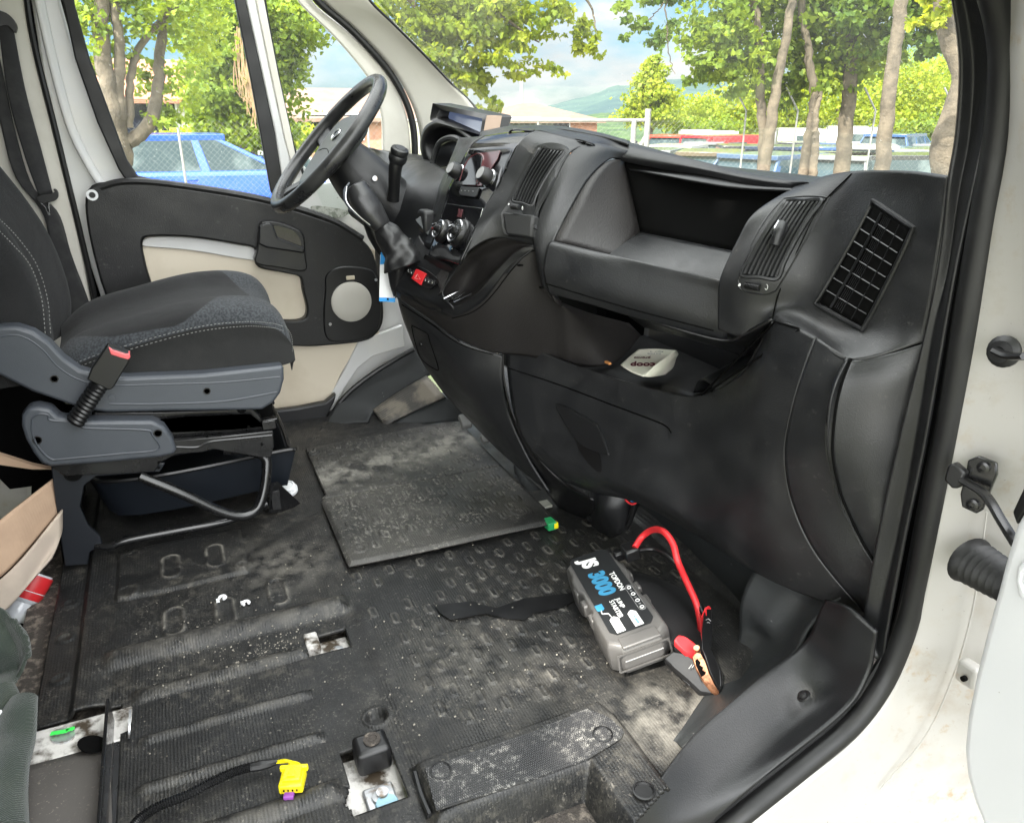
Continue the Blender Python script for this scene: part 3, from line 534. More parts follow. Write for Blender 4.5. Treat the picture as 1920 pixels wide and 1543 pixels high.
MB().prism(X([(560,300),(600,345),(700,330),(740,330),(760,500),(700,470),(640,430),(560,400),(545,360)],-.866),(-.01,0,0)).build('corner_sheet','paint',dd,bevel=.003)
# quarter frame trim + A pillar
ap=thing('windscreen_pillar',(-.78,.7,.9),'pale windscreen pillar trim beside the steering wheel with its black door seal','pillar')
surf('quarter_trim',[[(545,-60,-.846),(560,-60,-.846),(575,-60,-.84)],[(556,0,-.846),(570,0,-.848),(584,0,-.84)],[(626,70,-.846),(640,66,-.848),(655,62,-.84)],[(691,150,-.846),(706,142,-.85),(722,134,-.84)],[(713,215,-.846),(736,212,-.85),(760,208,-.84)],[(716,285,-.846),(740,285,-.85),(770,285,-.84)],[(716,340,-.846),(740,340,-.85),(770,340,-.84)]],'pillar',ap,10,40,.01)
MB().tube(X([(560,-60),(594,0),(660,58),(722,125),(757,182),(774,235),(778,290),(776,330)],-.825),.010,10,m=60).build('door_seal','rub',ap)
surf('pillar_trim',[[(575,-60,-.82),(620,-60,-.775),(650,-60,-.74)],[(604,0,-.82),(650,0,-.775),(690,0,-.74)],[(668,58,-.82),(710,48,-.775),(736,46,-.74)],[(730,125,-.82),(775,110,-.775),(792,102,-.74)],[(765,182,-.82),(815,165,-.775),(845,158,-.74)],[(784,235,-.82),(840,215,-.77),(880,192,-.735)],[(790,290,-.82),(850,270,-.77),(905,232,-.73)],[(790,330,-.82),(850,320,-.77),(930,290,-.72)]],'pillar',ap,12,40,.008)
MB().tube(X([(654,-60),(692,0),(738,46),(794,102),(847,158),(884,194),(930,250)],-.742),.004,6,m=40).build('screen_edge','rub',ap)
# windscreen
ws=thing('windscreen',(0,1.0,1.0),'large dusty windscreen above the black dashboard','windscreen')
def wrow(z,yo):
    return [(-.745,.849+(.936-z)*1.05+.0,z),(-.45,.95+(.936-z)*1.05,z+.0),(0,1.02+(.936-z)*1.05,z),(.45,1.0+(.936-z)*1.05,z),(.86,.925+(.936-z)*1.05,z)]
def wrow(z,yo=0):
    d=(z-.936)*1.02
    return [(-.747,.850-d,z),(-.45,.97-d,z),(0,1.04-d,z),(.45,1.03-d,z),(.875,.93-d,z)]
MB().grid([wrow(.80),wrow(.95),wrow(1.1),wrow(1.3),wrow(1.5)],24,10).build('glass','skyglass',ws)
# ================================================================ SEAT BELT
sb=thing('seat_belt',(-.85,-.27,.7),'black seat belt hanging down the pale pillar behind the driver seat','seat belt')
MB().grid([V3([(-5,40,-.835),(10,42,-.833),(24,46,-.835)]),V3([(15,180,-.84),(32,175,-.838),(48,170,-.84)]),V3([(45,290,-.84),(62,285,-.838),(78,282,-.84)]),V3([(72,366,-.84),(85,365,-.838),(99,362,-.84)])],10,30).build('webbing','belt',sb,solid=.0025)
MB().grid([V3([(-30,110,-.85),(0,110,-.85)]),V3([(0,230,-.85),(30,250,-.85)]),V3([(28,330,-.85),(62,350,-.85)]),V3([(80,400,-.85),(110,400,-.85)]),V3([(95,470,-.85),(135,480,-.85)]),V3([(120,560,-.85),(172,580,-.85)]),V3([(140,660,-.85),(200,680,-.85)])],6,30).build('lower_webbing','belt',sb,solid=.0025)
MB().prism(sm(X([(-10,22),(10,24),(24,36),(31,50),(28,62),(22,56),(12,48),(-10,52)],-.83),30),(-.02,0,0)).build('guide_loop','black',sb,bevel=.004)
MB().prism(sm(X([(70,368),(100,362),(100,355),(107,358),(109,370),(100,378),(75,380)],-.832),30),(-.014,0,0)).build('tongue_cover','black',sb,bevel=.003)
MB().ring(X([(75,379),(95,377),(93,390),(95,405),(90,404),(85,390),(77,384)],-.838),X([(79,381),(91,380),(90,388),(92,398),(90,398),(86,388),(80,383)],-.838),(-.003,0,0),24).build('metal_tongue','chrome',sb)
# ================================================================ DRIVER SEAT
se=thing('driver_seat',(-.42,0,.0),'black cloth driver seat with blue grey side shields on a black steel base','seat')
def station(y,zb,zt,xw=(-.205,-.66),crown=.02,round_=.05,side=.0):
    x0,x1=xw;m=(x0+x1)/2;return [(x0+.012,y,zb),(x0-.0,y,zb+(zt-zb)*.45),(x0-.003,y,zt-.030),(x0-.03,y,zt-.004),(x0-.095,y,zt+.006),(x0-.15,y,zt-.012+crown*0),(m,y,zt-.018),(x1+.15,y,zt-.012),(x1+.09,y,zt+.012),(x1+.03,y,zt+.002),(x1+.003,y,zt-.03),(x1,y,zb+(zt-zb)*.45),(x1-.0,y,zb)]
sts=[station(-.27,.37,.415),station(-.20,.372,.463),station(-.08,.372,.492),station(.03,.372,.512),station(.12,.372,.512),station(.175,.374,.498),station(.205,.378,.470),station(.218,.385,.430),station(.210,.375,.385)]
MB().grid(sts,60,48).build('cushion','fab',se,ang=80)
# cushion bolster cloth overlays: grey front bolster and side panel, proud of the cushion
def onseat(y,zt,u): return None
b=MB();rows=[]
for y,zb,zt in((-.235,.375,.44),(-.20,.375,.461),(-.08,.375,.490),(.03,.375,.510),(.12,.375,.510),(.175,.377,.497),(.203,.381,.470)):
    rows.append([(-.199,y,zb),(-.1965,y,zb+(zt-zb)*.4),(-.1995,y,zt-.034)])
import numpy as _n
A_c=[cr_spline(r,60) for r in sts];B_c=[cr_spline([A_c[i][j] for i in range(len(A_c))],48) for j in range(60)]
def overlay(name,m,cond,off=.0016):
    vs={};b=MB();idx={}
    def vid(j,i):
        if (j,i) not in idx:
            du=B_c[min(j+1,59)][i]-B_c[max(j-1,0)][i];dv=B_c[j][min(i+1,47)]-B_c[j][max(i-1,0)];n=du.cross(dv).normalized()
            c=Vector((-.43,-.03,.43));n=n if n.dot(B_c[j][i]-c)>0 else -n
            idx[(j,i)]=len(b.v);b.v.append(B_c[j][i]+n*off)
        return idx[(j,i)]
    for j in range(59):
        for i in range(47):
            if cond(j+.5,i+.5): b.f.append((vid(j,i),vid(j+1,i),vid(j+1,i+1),vid(j,i+1)))
    return b.build(name,m,se,ang=80)
overlay('side_cloth','fab3',lambda j,i:j<9.5)
cu=[o for o in se.children if o.name.startswith('cushion')][0];z_=[]
for i in range(48):
    for j in range(60):
        f1=min((i-(15+(j-10)*.62)) if j<30 else (i-(27.4-(j-30)*.5)),j-8.5);f2=min(j-8.5,14-(i-8)*.42-j,17-i);f3=min(j-8.5,20-abs(i-4)*1.3-j)
        z_.append(max(f1,f2,f3))
at_=cu.data.attributes.new('zone','FLOAT','POINT')
if len(z_)==len(cu.data.vertices): at_.data.foreach_set('value',_n.array(z_,dtype=_n.float32))
def zonemix(m0,m1):
    m=m0.copy();m.name='two tone seat cloth';n=m.node_tree.nodes;l=m.node_tree.links.new;b=n['Principled BSDF'];a=n.new('ShaderNodeAttribute');a.attribute_name='zone'
    r=n.new('ShaderNodeMapRange');r.inputs[1].default_value=-.15;r.inputs[2].default_value=.15;l(a.outputs['Fac'],r.inputs[0])
    tc=n.new('ShaderNodeTexCoord');q=n.new('ShaderNodeTexNoise');q.inputs['Scale'].default_value=230;q.inputs['Detail'].default_value=2;l(tc.outputs['Object'],q.inputs[0]);rr=n.new('ShaderNodeMapRange');rr.inputs[1].default_value=.4;rr.inputs[2].default_value=.6;l(q.outputs[0],rr.inputs[0])
    g=n.new('ShaderNodeMix');g.data_type='RGBA';g.inputs['A'].default_value=(.016,.0185,.0215,1);g.inputs['B'].default_value=(.045,.050,.056,1);l(rr.outputs[0],g.inputs['Factor'])
    x=n.new('ShaderNodeMix');x.data_type='RGBA';src=b.inputs['Base Color'].links[0].from_socket;l(src,x.inputs['A']);l(g.outputs['Result'],x.inputs['B']);l(r.outputs[0],x.inputs['Factor']);l(x.outputs['Result'],b.inputs['Base Color']);return m
cu.data.materials[0]=zonemix(MT['fab'],MT['fab2'])
rows=[]
for y,zt in((.02,.513),(.07,.515),(.12,.5165),(.165,.507),(.192,.492),(.212,.465),(.2215,.435)):
    xs_=[-.205,-.235,-.30,-.43,-.56,-.625,-.66];dz=[-.012,.0,.010,-.008,.006,.016,-.01];rows.append([(xx,y,zt+d_*(1 if y<.2 else .2)+.001) for xx,d_ in zip(xs_,dz)])
rows=[[(-.205,-.262,.425),(-.235,-.262,.43),(-.27,-.262,.42)],[(-.204,-.20,.462),(-.235,-.20,.470),(-.30,-.20,.462)],[(-.204,-.13,.480),(-.225,-.13,.490),(-.265,-.13,.486)],[(-.204,-.06,.494),(-.212,-.06,.500),(-.222,-.06,.502)]]
def stitch(path,m,name='stitching',r=.0007,par=None):
    q=cr_spline(path,m);b=MB()
    for i in range(0,m-1,2): b.tube([q[i],q[i+1]],r,5,smooth=False)
    return b.build(name,'stitch',par or se)
ss=[(-.196,-.262,.405),(-.1945,-.20,.436),(-.1935,-.08,.4645),(-.193,.03,.482),(-.193,.12,.483),(-.1935,.175,.474),(-.194,.200,.464)]
stitch(ss,150);stitch([(x,y,z-.010) for x,y,z in ss],150);stitch([(-.200,.207,.462),(-.198,.2165,.44),(-.199,.2165,.41),(-.20,.212,.385)],34)
# backrest
br_=MB();rows=[]
bk=[(.43,-.36,-.245),(.50,-.40,-.232),(.57,-.44,-.222),(.66,-.48,-.212),(.76,-.53,-.222),(.86,-.58,-.245),(.98,-.65,-.27)]
for z,yb,yf in [(.40,-.43,-.262),(.47,-.45,-.245),(.55,-.47,-.246),(.64,-.49,-.262),(.72,-.52,-.292),(.80,-.56,-.332),(.88,-.60,-.378),(.98,-.66,-.436),(1.08,-.72,-.50)]:
    x0,x1=-.195,-.66
    rows.append([(x0-.0,yb,z),(x0+.01,yb+(yf-yb)*.3,z),(x0+.006,yb+(yf-yb)*.65,z),(x0-.012,yf-.022,z),(x0-.05,yf-.002,z),(x0-.10,yf-.014,z),((x0+x1)/2,yf-.045,z),(x1+.10,yf-.014,z),(x1+.04,yf,z),(x1,yf-.04,z),(x1-.01,yb+(yf-yb)*.5,z),(x1,yb,z)])
br_.grid(rows,50,40).build('backrest','fab',se,ang=80)
rows=[]
for z,yb,yf in [(.50,-.45,-.330),(.55,-.47,-.318),(.64,-.49,-.330),(.72,-.51,-.358),(.80,-.53,-.40)]:
    rows.append([(-.188,yb,z),(-.178,(yb+yf)/2,z),(-.185,yf,z)])
MB().grid(rows,10,24).build('back_side_cloth',mat('ribbed side cloth',(.009,.009,.0105),.85,bump=(300,.5,.001),wave=('Z',90,.9,.002)),se,solid=.003)
sl=V3([(85,625,-.175),(78,560,-.178),(58,500,-.178),(25,460,-.18),(-10,425,-.18),(-40,400,-.18)]);stitch(sl,80,r=.0008)
sl=V3([(95,625,-.175),(89,560,-.178),(69,497,-.178),(35,448,-.18),(0,412,-.18),(-40,380,-.18)]);stitch(sl,84,r=.0008)
# plastic shields
g1=slab('side_shield',[(-40,622),(0,613),(30,612),(62,622),(92,642),(120,672),(150,694),(190,704),(235,708),(380,702),(532,686),(533,712),(526,738),(512,756),(492,769),(440,770),(300,772),(200,774),(155,768),(110,752),(60,735),(0,705),(-40,690)],-.158,-.04,'greyp',se,.007,seg=3)
MB().tube(X([(-30,640),(20,628),(50,634),(80,655),(110,688),(150,712),(200,722),(300,720),(420,716),(525,706)],-.1605),.0035,6,m=60).build('shield_ridge','greyp',g1)
MB().tube(X([(205,757),(300,757),(420,752),(520,735)],-.1575),.002,6,m=40).build('shield_line','greyp',g1)
for a,b_ in((102,710),(388,733)): MB().lathe([(.0075,0),(.0075,.002),(.0055,.002),(.0055,-.001)],P(a,b_,x=-.158),(1,0,0),16).build('screw','black',g1)
MB().lathe([(.0075,0),(.007,.001)],P(210,746,x=-.158),(1,0,0),16).build('plug','greyp',g1)
g2=slab('base_shield',[(40,800),(40,780),(52,766),(70,763),(95,768),(112,785),(160,790),(285,790),(308,800),(322,820),(331,842),(328,852),(300,858),(200,868),(95,876),(78,870),(62,850),(48,825)],-.135,-.045,'greyp',se,.007,seg=3)
MB().tube(X([(60,785),(72,776),(90,778),(96,788),(155,793),(160,802),(270,806),(285,815),(297,842),(230,850),(120,860),(95,860),(72,838),(60,810),(60,785)],-.1345),.0022,6,m=80).build('shield_ridge','greyp',g2)
for a,b_ in((70,825),(296,812)): MB().lathe([(.0085,0),(.0085,.002),(.0065,.002),(.0065,-.002)],P(a,b_,x=-.135),(1,0,0),16).build('screw','black',g2)
# steel rails and pedestal
slab('upper_rail',[(175,772),(300,772),(420,768),(470,763),(488,780),(497,800),(500,812),(400,822),(330,826),(175,830)],-.175,-.05,'blackm',se,.003)
MB().prism([P(225,795,x=-.165),P(300,788,x=-.165),P(360,783,x=-.165),P(470,778,x=-.165),P(495,800,x=-.165),P(440,806,x=-.165),P(330,812,x=-.165)],(0,0,.003)).build('rail_flange','blackm',se,bevel=.001)
slab('lower_rail',[(325,826),(420,818),(512,808),(514,835),(508,858),(490,858),(420,846),(400,842),(380,848),(330,852),(300,868),(290,885),(120,893),(95,875),(325,845)],-.15,-.012,'blackm',se,.002)
MB().tube(X([(330,838),(370,838),(395,828),(440,823),(510,816)],-.149),.0025,6,m=30).build('rail_bead','blackm',se)
for a,b_ in((388,818),(414,813),(298,867),(298,877),(491,833),(411,812),(466,800)): MB().lathe([(.003,0),(.003,.0012)],P(a,b_,x=-.149),(1,0,0),10).build('rivet','pit',se)
MB().lathe([(.011,0),(.009,.002)],P(453,766,x=-.174),(1,0,0),14).build('rail_hole','pit',se)
MB().box(P(503,793,x=-.17),(.03,.03,.022)).box(P(505,785,x=-.165),(.02,.034,.004)).build('rail_end','blackm',se,bevel=.002)
slab('pedestal_side',[(95,870),(310,868),(300,885),(180,893),(158,910),(150,950),(165,985),(188,1005),(192,1022),(168,1035),(165,1058),(122,1062),(106,960)],-.155,-.008,mat('blue black steel',(.008,.010,.014),.4,coat=.2),se,.002)
MB().lathe([(.0175,0),(.0175,.003),(.013,.003),(.013,-.003)],P(137,887,x=-.154),(1,0,0),24).build('pivot_hole','pit',se)
slab('rear_leg',[(98,900),(130,900),(150,1060),(118,1062)],-.25,-.30,'blackm',se,.002)
MB().tube(V3([(262,893,-.15),(340,925,-.14),(410,957,-.135),(447,967,-.135),(472,962,-.14),(487,945,-.15),(496,915,-.16),(500,880,-.17),(497,858,-.18),(470,846,-.19),(420,842,-.2)]),.0115,14,m=70).build('front_tube','blackm',se)
MB().tube(V3([(178,1024,-.155),(205,1024,-.15),(240,1012,-.15),(330,995,-.155),(430,975,-.165),(500,945,-.19)]),[.006,.009,.010,.010,.010,.009],10,m=50).build('floor_tube','blackm',se)
MB().prism([P(505,925,x=-.19),P(520,905,x=-.20),P(566,948,x=-.24),P(560,958,x=-.23),P(505,962,x=-.20)],(0,0,.004)).box(P(515,930,x=-.22),(.05,.02,.05)).build('foot_plate','blackm',se,bevel=.002)
MB().box((-.42,-.02,.33),(.42,.40,.05)).build('seat_pan','blackm',se,bevel=.004)
MB().box((-.42,-.02,.255),(.40,.36,.05)).build('crossmember','pit',se,bevel=.004)
slab('far_pedestal',[(170,880),(520,850),(540,900),(535,925),(480,900),(240,920),(190,1000),(170,1000)],-.62,-.01,'blackm',se,.002)
# buckle
bu=thing('belt_buckle',P(140,780,x=-.12),'black seat belt buckle with red release tip on a ribbed stalk beside the driver seat','buckle')
pa,pb=P(142,788,x=-.125),P(190,715,x=-.118);ax=pb-pa;L_=ax.length;pr_=[(.017,-.005)]
for i in range(11): pr_+=[(.0195-.0001*i,(i+.1)*L_/11),(.0165,(i+.6)*L_/11)]
MB().lathe(pr_,pa,ax,18,sx=.75).build('ribbed_stalk','black',bu)
q=[(163,712),(172,690),(202,648),(208,652),(244,664),(246,668),(240,682),(212,728),(205,732)]
MB().prism(X(q,-.103),(-.028,0,0)).build('buckle_head','black',bu,bevel=.005,seg=3)
MB().prism(X([(203,650),(211,656),(236,664),(243,663),(245,670),(241,675),(225,671),(207,665)],-.101),(-.024,0,0)).build('release_button','pink',bu,bevel=.002)
# under-seat tray
ut=thing('storage_tray',(-.4,0,.06),'dark blue black plastic tray under the driver seat','tray')
def tray():
    b=MB();o=[(-.24,-.225),(-.24,.165),(-.27,.19),(-.56,.19),(-.58,.16),(-.58,-.20),(-.56,-.225)];O1=sm([Vector((x,y,.148)) for x,y in o],40)
    c=Vector((-.41,-.02,0));lo=[Vector((c.x+(p.x-c.x)*.86,c.y+(p.y-c.y)*.88,.045)) for p in O1];li=[Vector((c.x+(p.x-c.x)*.95,c.y+(p.y-c.y)*.96,.146)) for p in O1];lb=[Vector((c.x+(p.x-c.x)*.83,c.y+(p.y-c.y)*.85,.05)) for p in O1]
    n=40;v=lo+O1+li+lb;f=[]
    for k in range(3): f+=[(k*n+i,k*n+(i+1)%n,(k+1)*n+(i+1)%n,(k+1)*n+i) for i in range(n)]
    f+=[tuple(range(n)),tuple(range(3*n,4*n))];b.add(v,f);rim=[p+(p-c)*.02 for p in O1];b.build('bin',mat('blue black tray plastic',(.008,.0105,.015),.4,bump=(500,.2,.0005)),ut)
    MB().tube([Vector((p.x,p.y,.148)) for p in O1],.005,6,closed=True,m=80).build('rim','black',ut)
tray()
cl_=thing('cup_lid',P(540,915,z=.02),'small white plastic cup lid on the floor behind the seat foot','lid')
p=P(540,915,z=.02);MB().lathe([(.022,-.012),(.023,-.004),(.020,0),(.019,.008),(.015,.010),(.014,.006)],p,(.3,-.2,1),24).build('lid','white',cl_)
MB().lathe([(.0195,-.003),(.0205,-.001),(.0205,.001)],p,(.3,-.2,1),24).build('rim','white',cl_)
# ================================================================ JUNK BEHIND THE FLOOR EDGE
tag(MB().box((.1,-.70,-.10),(1.5,.70,.02)).build('rear_floor','pit'),kind='structure')
tag(slab('bulkhead_board',[(-40,690),(120,740),(125,880),(118,905),(18,918),(-40,860)],-.45,-.02,'pit',None,.003),'flat matt black board standing behind the driver seat','board')
cb=thing('cardboard_sheet',(-.05,-.45,.1),'bent brown cardboard sheet leaning behind the seat, uppermost of the two','cardboard','cardboard sheets')
MB().grid([V3([(-40,1010,-.05),(20,960,-.08),(108,892,-.18)]),V3([(-40,1060,-.04),(30,1010,-.07),(110,925,-.17)]),V3([(-40,1115,-.03),(30,1055,-.06),(112,960,-.16)])],16,12).build('sheet','card',cb,solid=.004)
cb=thing('cardboard_sheet',(-.05,-.45,.0),'paler curved cardboard sheet leaning behind the seat, under the brown one','cardboard','cardboard sheets')
MB().grid([V3([(-40,1120,-.02),(40,1050,-.05),(118,955,-.15)]),V3([(-40,1150,-.01),(40,1085,-.04),(116,1000,-.13)]),V3([(-40,1180,0),(20,1135,-.02),(95,1045,-.08)])],16,12).build('sheet','card2',cb,solid=.004)
cb=thing('cardboard_flap',(-.3,-.40,.25),'narrow tan cardboard flap poking out below the seat shield','cardboard')
MB().prism([P(-40,840,x=-.22),P(60,872,x=-.22),P(98,880,x=-.22),P(60,880,x=-.22),P(-40,866,x=-.22)],(-.01,0,.002)).build('flap','card',cb)
bo=thing('drink_bottle',P(40,1130,x=.05),'empty clear plastic drink bottle with red label lying behind the floor edge','bottle')
pa,pb=P(22,1165,x=-.10),P(62,1092,x=-.14)
ax=pb-pa;L_=ax.length;MB().lathe([(.010,0),(.022,.003),(.026,.014),(.027,L_*.42),(.024,L_*.5),(.030,L_*.6),(.032,L_),(.03,L_*1.25)],pa,ax,20).build('body','pet',bo)
MB().lathe([(.0300,L_*.60),(.0315,L_*.66),(.0330,L_*.98),(.033,L_*1.2)],pa,ax,20).build('red_label','red',bo)
MB().lathe([(.0325,L_*.78),(.033,L_*.80)],pa,ax,20).build('label_band','white',bo)
gc=thing('green_cloth',(.25,-.42,-.02),'crumpled dark green cloth lying in a heap at the left floor edge','cloth')
MB().grid([V3([(-60,1130,.16),(5,1140,.16),(30,1175,.18),(38,1200,.19)]),V3([(-60,1180,.18),(10,1175,.17),(45,1195,.20),(52,1225,.20)]),V3([(-60,1240,.20),(10,1220,.2),(40,1245,.19),(45,1255,.22)]),V3([(-60,1270,.22),(0,1262,.2),(25,1270,.22),(30,1280,.23)]),V3([(-60,1290,.24),(-20,1290,.24),(5,1290,.25),(20,1288,.25)])],30,30).build('fold','cloth',gc,solid=.006)
MB().tube(V3([(45,1310,.33),(35,1340,.36),(28,1390,.40),(12,1440,.45),(0,1500,.5),(-10,1570,.56)]),[.020,.026,.028,.03,.034,.04],14,m=50,flat=.7).build('sleeve','cloth',gc)
MB().tube(V3([(0,1290,.29),(8,1320,.32),(-10,1360,.35),(-40,1420,.4)]),[.02,.022,.025,.03],12,m=30,flat=.6).build('strap','cloth',gc)
wbx=thing('paper_packet',P(10,1360,x=.36),'white paper packet with a printed bar code beside the green cloth','packet')
pk=[P(-20,1330,x=.355),P(3,1330,x=.355),P(22,1372,x=.375),P(18,1382,x=.375),P(-20,1372,x=.37)]
MB().prism(pk,(0,-.006,-.012)).build('packet','white',wbx,bevel=.001)
b=MB();a0,a1=P(1,1366,x=.374),P(17,1375,x=.377);dn=(P(17,1382,x=.377)-P(17,1375,x=.377))
for i in range(12):
    t=i/12;p=a0.lerp(a1,t)+Vector((.002,.002,.002));b.add([p,p+(a1-a0)*.04,p+(a1-a0)*.04+dn,p+dn],[(0,1,2,3)])
b.build('bar_code','ink',wbx,smooth=False)
# ================================================================ DASHBOARD
from mathutils.bvhtree import BVHTree
BV={}
def orient(o):
    me=o.data;O=ORG[o.name];s=0
    for f in me.polygons: s+=f.normal.dot(Vector(CAM)-O-f.center)*f.area
    if s<0: me.flip_normals()
    return o
def on(o,px,py,lift=0.):
    if o.name not in BV: BV[o.name]=BVHTree.FromPolygons([v.co+ORG[o.name] for v in o.data.vertices],[tuple(p.vertices) for p in o.data.polygons])
    d=Vector(ray(px,py)).normalized();h,n,_,_=BV[o.name].ray_cast(Vector(CAM),d)
    if h is None: h,n,_,_=BV[o.name].find_nearest(P(px,py,x=.3))
    if n.dot(d)>0:n=-n
    return h+n*lift
def sf(name,rows,m,parent,nu=16,nv=16,solid=.004,**k): return orient(surf(name,rows,m,parent,nu,nv,solid,**k))
def groove(o,pts,r,m,parent,name='seam',n=None,lift=0.,k=6,sp=True):
    q=cr_spline([(a,b,0) for a,b in pts],n or len(pts)*6) if sp else [Vector((a,b,0)) for a,b in pts]
    return MB().tube([on(o,a.x,a.y,lift) for a in q],r,k,smooth=False).build(name,m,parent)
db=thing('dashboard',(.2,.85,.4),'black grained plastic dashboard with open shelf, pocket, glovebox and air vents','dashboard')
def blk(pts,x=None): return V3(pts)
# --- lower glovebox panel
lowR=[

 [(948,632,.0),(1090,690,.17),(1250,735,.36),(1325,738,.44),(1400,690,.52),(1449,603,.60),(1530,633,.70),(1597,674,.762)],
 [(949,665,.0),(1086,718,.17),(1235,765,.36),(1310,782,.45),(1388,750,.545),(1445,680,.62),(1508,690,.695),(1580,716,.764)],
 [(952,705,.01),(1082,752,.175),(1218,805,.36),(1300,830,.455),(1380,815,.565),(1440,765,.635),(1485,765,.688),(1567,775,.765)],
 [(962,770,.03),(1082,812,.19),(1212,866,.37),(1298,905,.47),(1378,915,.58),(1430,870,.645),(1471,848,.683),(1560,850,.766)],
 [(985,830,.06),(1088,875,.21),(1210,926,.38),(1306,975,.49),(1385,990,.59),(1436,965,.652),(1484,938,.692),(1584,952,.776)],
 [(1030,880,.10),(1105,910,.22),(1200,936,.345),(1312,998,.485),(1402,1045,.60),(1468,1050,.68),(1530,1038,.735),(1618,1018,.802)],
 [(1062,905,.12),(1120,925,.22),(1200,945,.33),(1320,1012,.48),(1430,1080,.63),(1540,1128,.745),(1628,1158,.816),(1645,1066,.834)]]
low=sf('glovebox_panel',[r[:7] for r in lowR],'dash',db,90,60,.006)
def facet():
    b=MB();rows=[]
    for r in lowR:
        a,c=V3([r[6]])[0],V3([r[7]])[0];rows.append([a,a.lerp(c,.33)+Vector((.004,-.003,0)),a.lerp(c,.7)+Vector((.003,-.002,0)),c])
    return orient(b.grid(rows,14,60).build('glovebox_side_facet','dash',db,solid=.005))
facet()
# --- right upper cap with vents
cap=sf('end_cap',[
 [(1500,344,.53),(1560,327,.60),(1620,320,.67),(1700,322,.76),(1776,332,.832)],
 [(1417,397,.525),(1500,382,.58),(1597,368,.66),(1690,372,.755),(1770,385,.832)],
 [(1383,450,.522),(1450,446,.575),(1560,450,.65),(1668,460,.755),(1759,470,.832)],
 [(1350,523,.517),(1412,515,.57),(1525,530,.64),(1635,555,.745),(1750,540,.832)],
 [(1346,572,.515),(1398,572,.56),(1480,580,.615),(1580,618,.71),(1741,600,.832)],
 [(1346,618,.515),(1392,630,.555),(1448,602,.60),(1530,634,.70),(1598,675,.765),(1738,640,.832)]],'dash',db,60,50,.006)
sf('side_panel',[[(1590,672,.765),(1602,676,.768),(1665,664,.80),(1736,644,.832)],[(1568,718,.765),(1582,718,.768),(1650,720,.805),(1722,700,.832)],[(1555,770,.765),(1569,772,.769),(1640,780,.806),(1708,780,.832)],[(1553,850,.765),(1563,850,.770),(1628,860,.808),(1694,850,.832)],[(1578,950,.776),(1587,948,.780),(1632,945,.812),(1676,940,.832)],[(1614,1018,.802),(1622,1014,.806),(1645,1000,.823),(1664,995,.834)],[(1640,1064,.83),(1646,1058,.832),(1650,1050,.834),(1655,1040,.836)]],'dash',db,24,50,.006)
groove(low,[(1447,602),(1490,614),(1530,631),(1570,652),(1592,668)],.0018,'pit',db)
MB().tube(V3([(1596,672,.767),(1578,720,.769),(1566,775,.770),(1561,850,.771),(1572,910,.775),(1586,950,.780),(1616,1014,.804),(1643,1060,.832)]),.0022,6,m=50).build('seam','pit',db)
# --- glovebox seam and handle
groove(low,[(953,690),(1050,722),(1150,760),(1225,788),(1250,800),(1259,812)],.0016,'pit',db)
hp=[(1047,760),(1062,762),(1110,788),(1124,800),(1143,848),(1138,852),(1108,842),(1090,832),(1070,806),(1055,780)]
hq=[on(low,a,b,.001) for a,b in hp]
gh=MB().prism(sm(hq,40),(-.001,-.004,.0015)).build('glovebox_handle','dash2',db,bevel=.002)
MB().tube([on(low,a,b,.0035) for a,b in [(1060,763),(1110,790),(1124,802),(1143,850)]],.0018,6,smooth=False).build('handle_edge','dash2',gh)
MB().prism(sm([on(low,a,b,.001) for a,b in [(1078,812),(1105,835),(1125,852),(1128,885),(1105,870),(1085,840)]],24),(0,-.0004,0)).build('finger_recess','black',gh)
# --- pocket: floor, back, lip
pk=MB()
lipf=[V3([(948,640,.0),(1090,694,.17),(1250,740,.36),(1325,742,.44),(1380,708,.50)])[i]+Vector((0,.03,-.02)) for i in range(5)]
lipb=[Vector((p.x,p.y+.02,.385)) for p in lipf];bk=[Vector((p.x,1.02,.40)) for p in lipf];bk2=[Vector((p.x,1.03,.60)) for p in lipf]
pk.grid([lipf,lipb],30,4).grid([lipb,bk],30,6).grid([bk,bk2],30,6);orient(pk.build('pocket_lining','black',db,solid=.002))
MB().grid([[(.36,.90,.39),(.38,.95,.39),(.40,1.0,.40)],[(.375,.90,.42),(.395,.95,.45),(.415,1.0,.48)],[(.415,.90,.42),(.435,.95,.45),(.455,1.0,.48)],[(.43,.90,.38),(.45,.95,.38),(.47,1.0,.38)]],12,20).build('pocket_divider','dash2',db,solid=.003)
orient(MB().grid([V3([(1322,741,.44),(1362,728,.48),(1392,700,.515),(1418,660,.555),(1449,604,.602)]),[p+Vector((-.012,.05,-.006)) for p in V3([(1322,741,.44),(1362,728,.48),(1392,700,.515),(1418,660,.555),(1449,604,.602)])],[p+Vector((-.02,.16,-.012)) for p in V3([(1322,741,.44),(1362,728,.48),(1392,700,.515),(1418,660,.555),(1449,604,.602)])]],30,12).build('pocket_end','dash2',db,solid=.003))
# --- console flank
fl=sf('console_flank',[[(742,545,-.16),(802,577,-.08),(850,593,0),(905,565,.07),(950,508,.115),(1003,462,.15),(1012,520,.18),(1028,553,.19),(1100,585,.13),(1180,606,.075)],
 [(745,555,-.165),(806,590,-.09),(856,615,-.02),(914,610,.05),(972,575,.105),(1030,565,.15),(1065,590,.165),(1120,615,.13),(1192,618,.075)],
 [(750,563,-.17),(812,604,-.10),(862,637,-.035),(922,660,.02),(988,668,.06),(1040,680,.09),(1080,688,.125),(1154,680,.15),(1202,628,.06)]],'knee',db,60,30,.005)
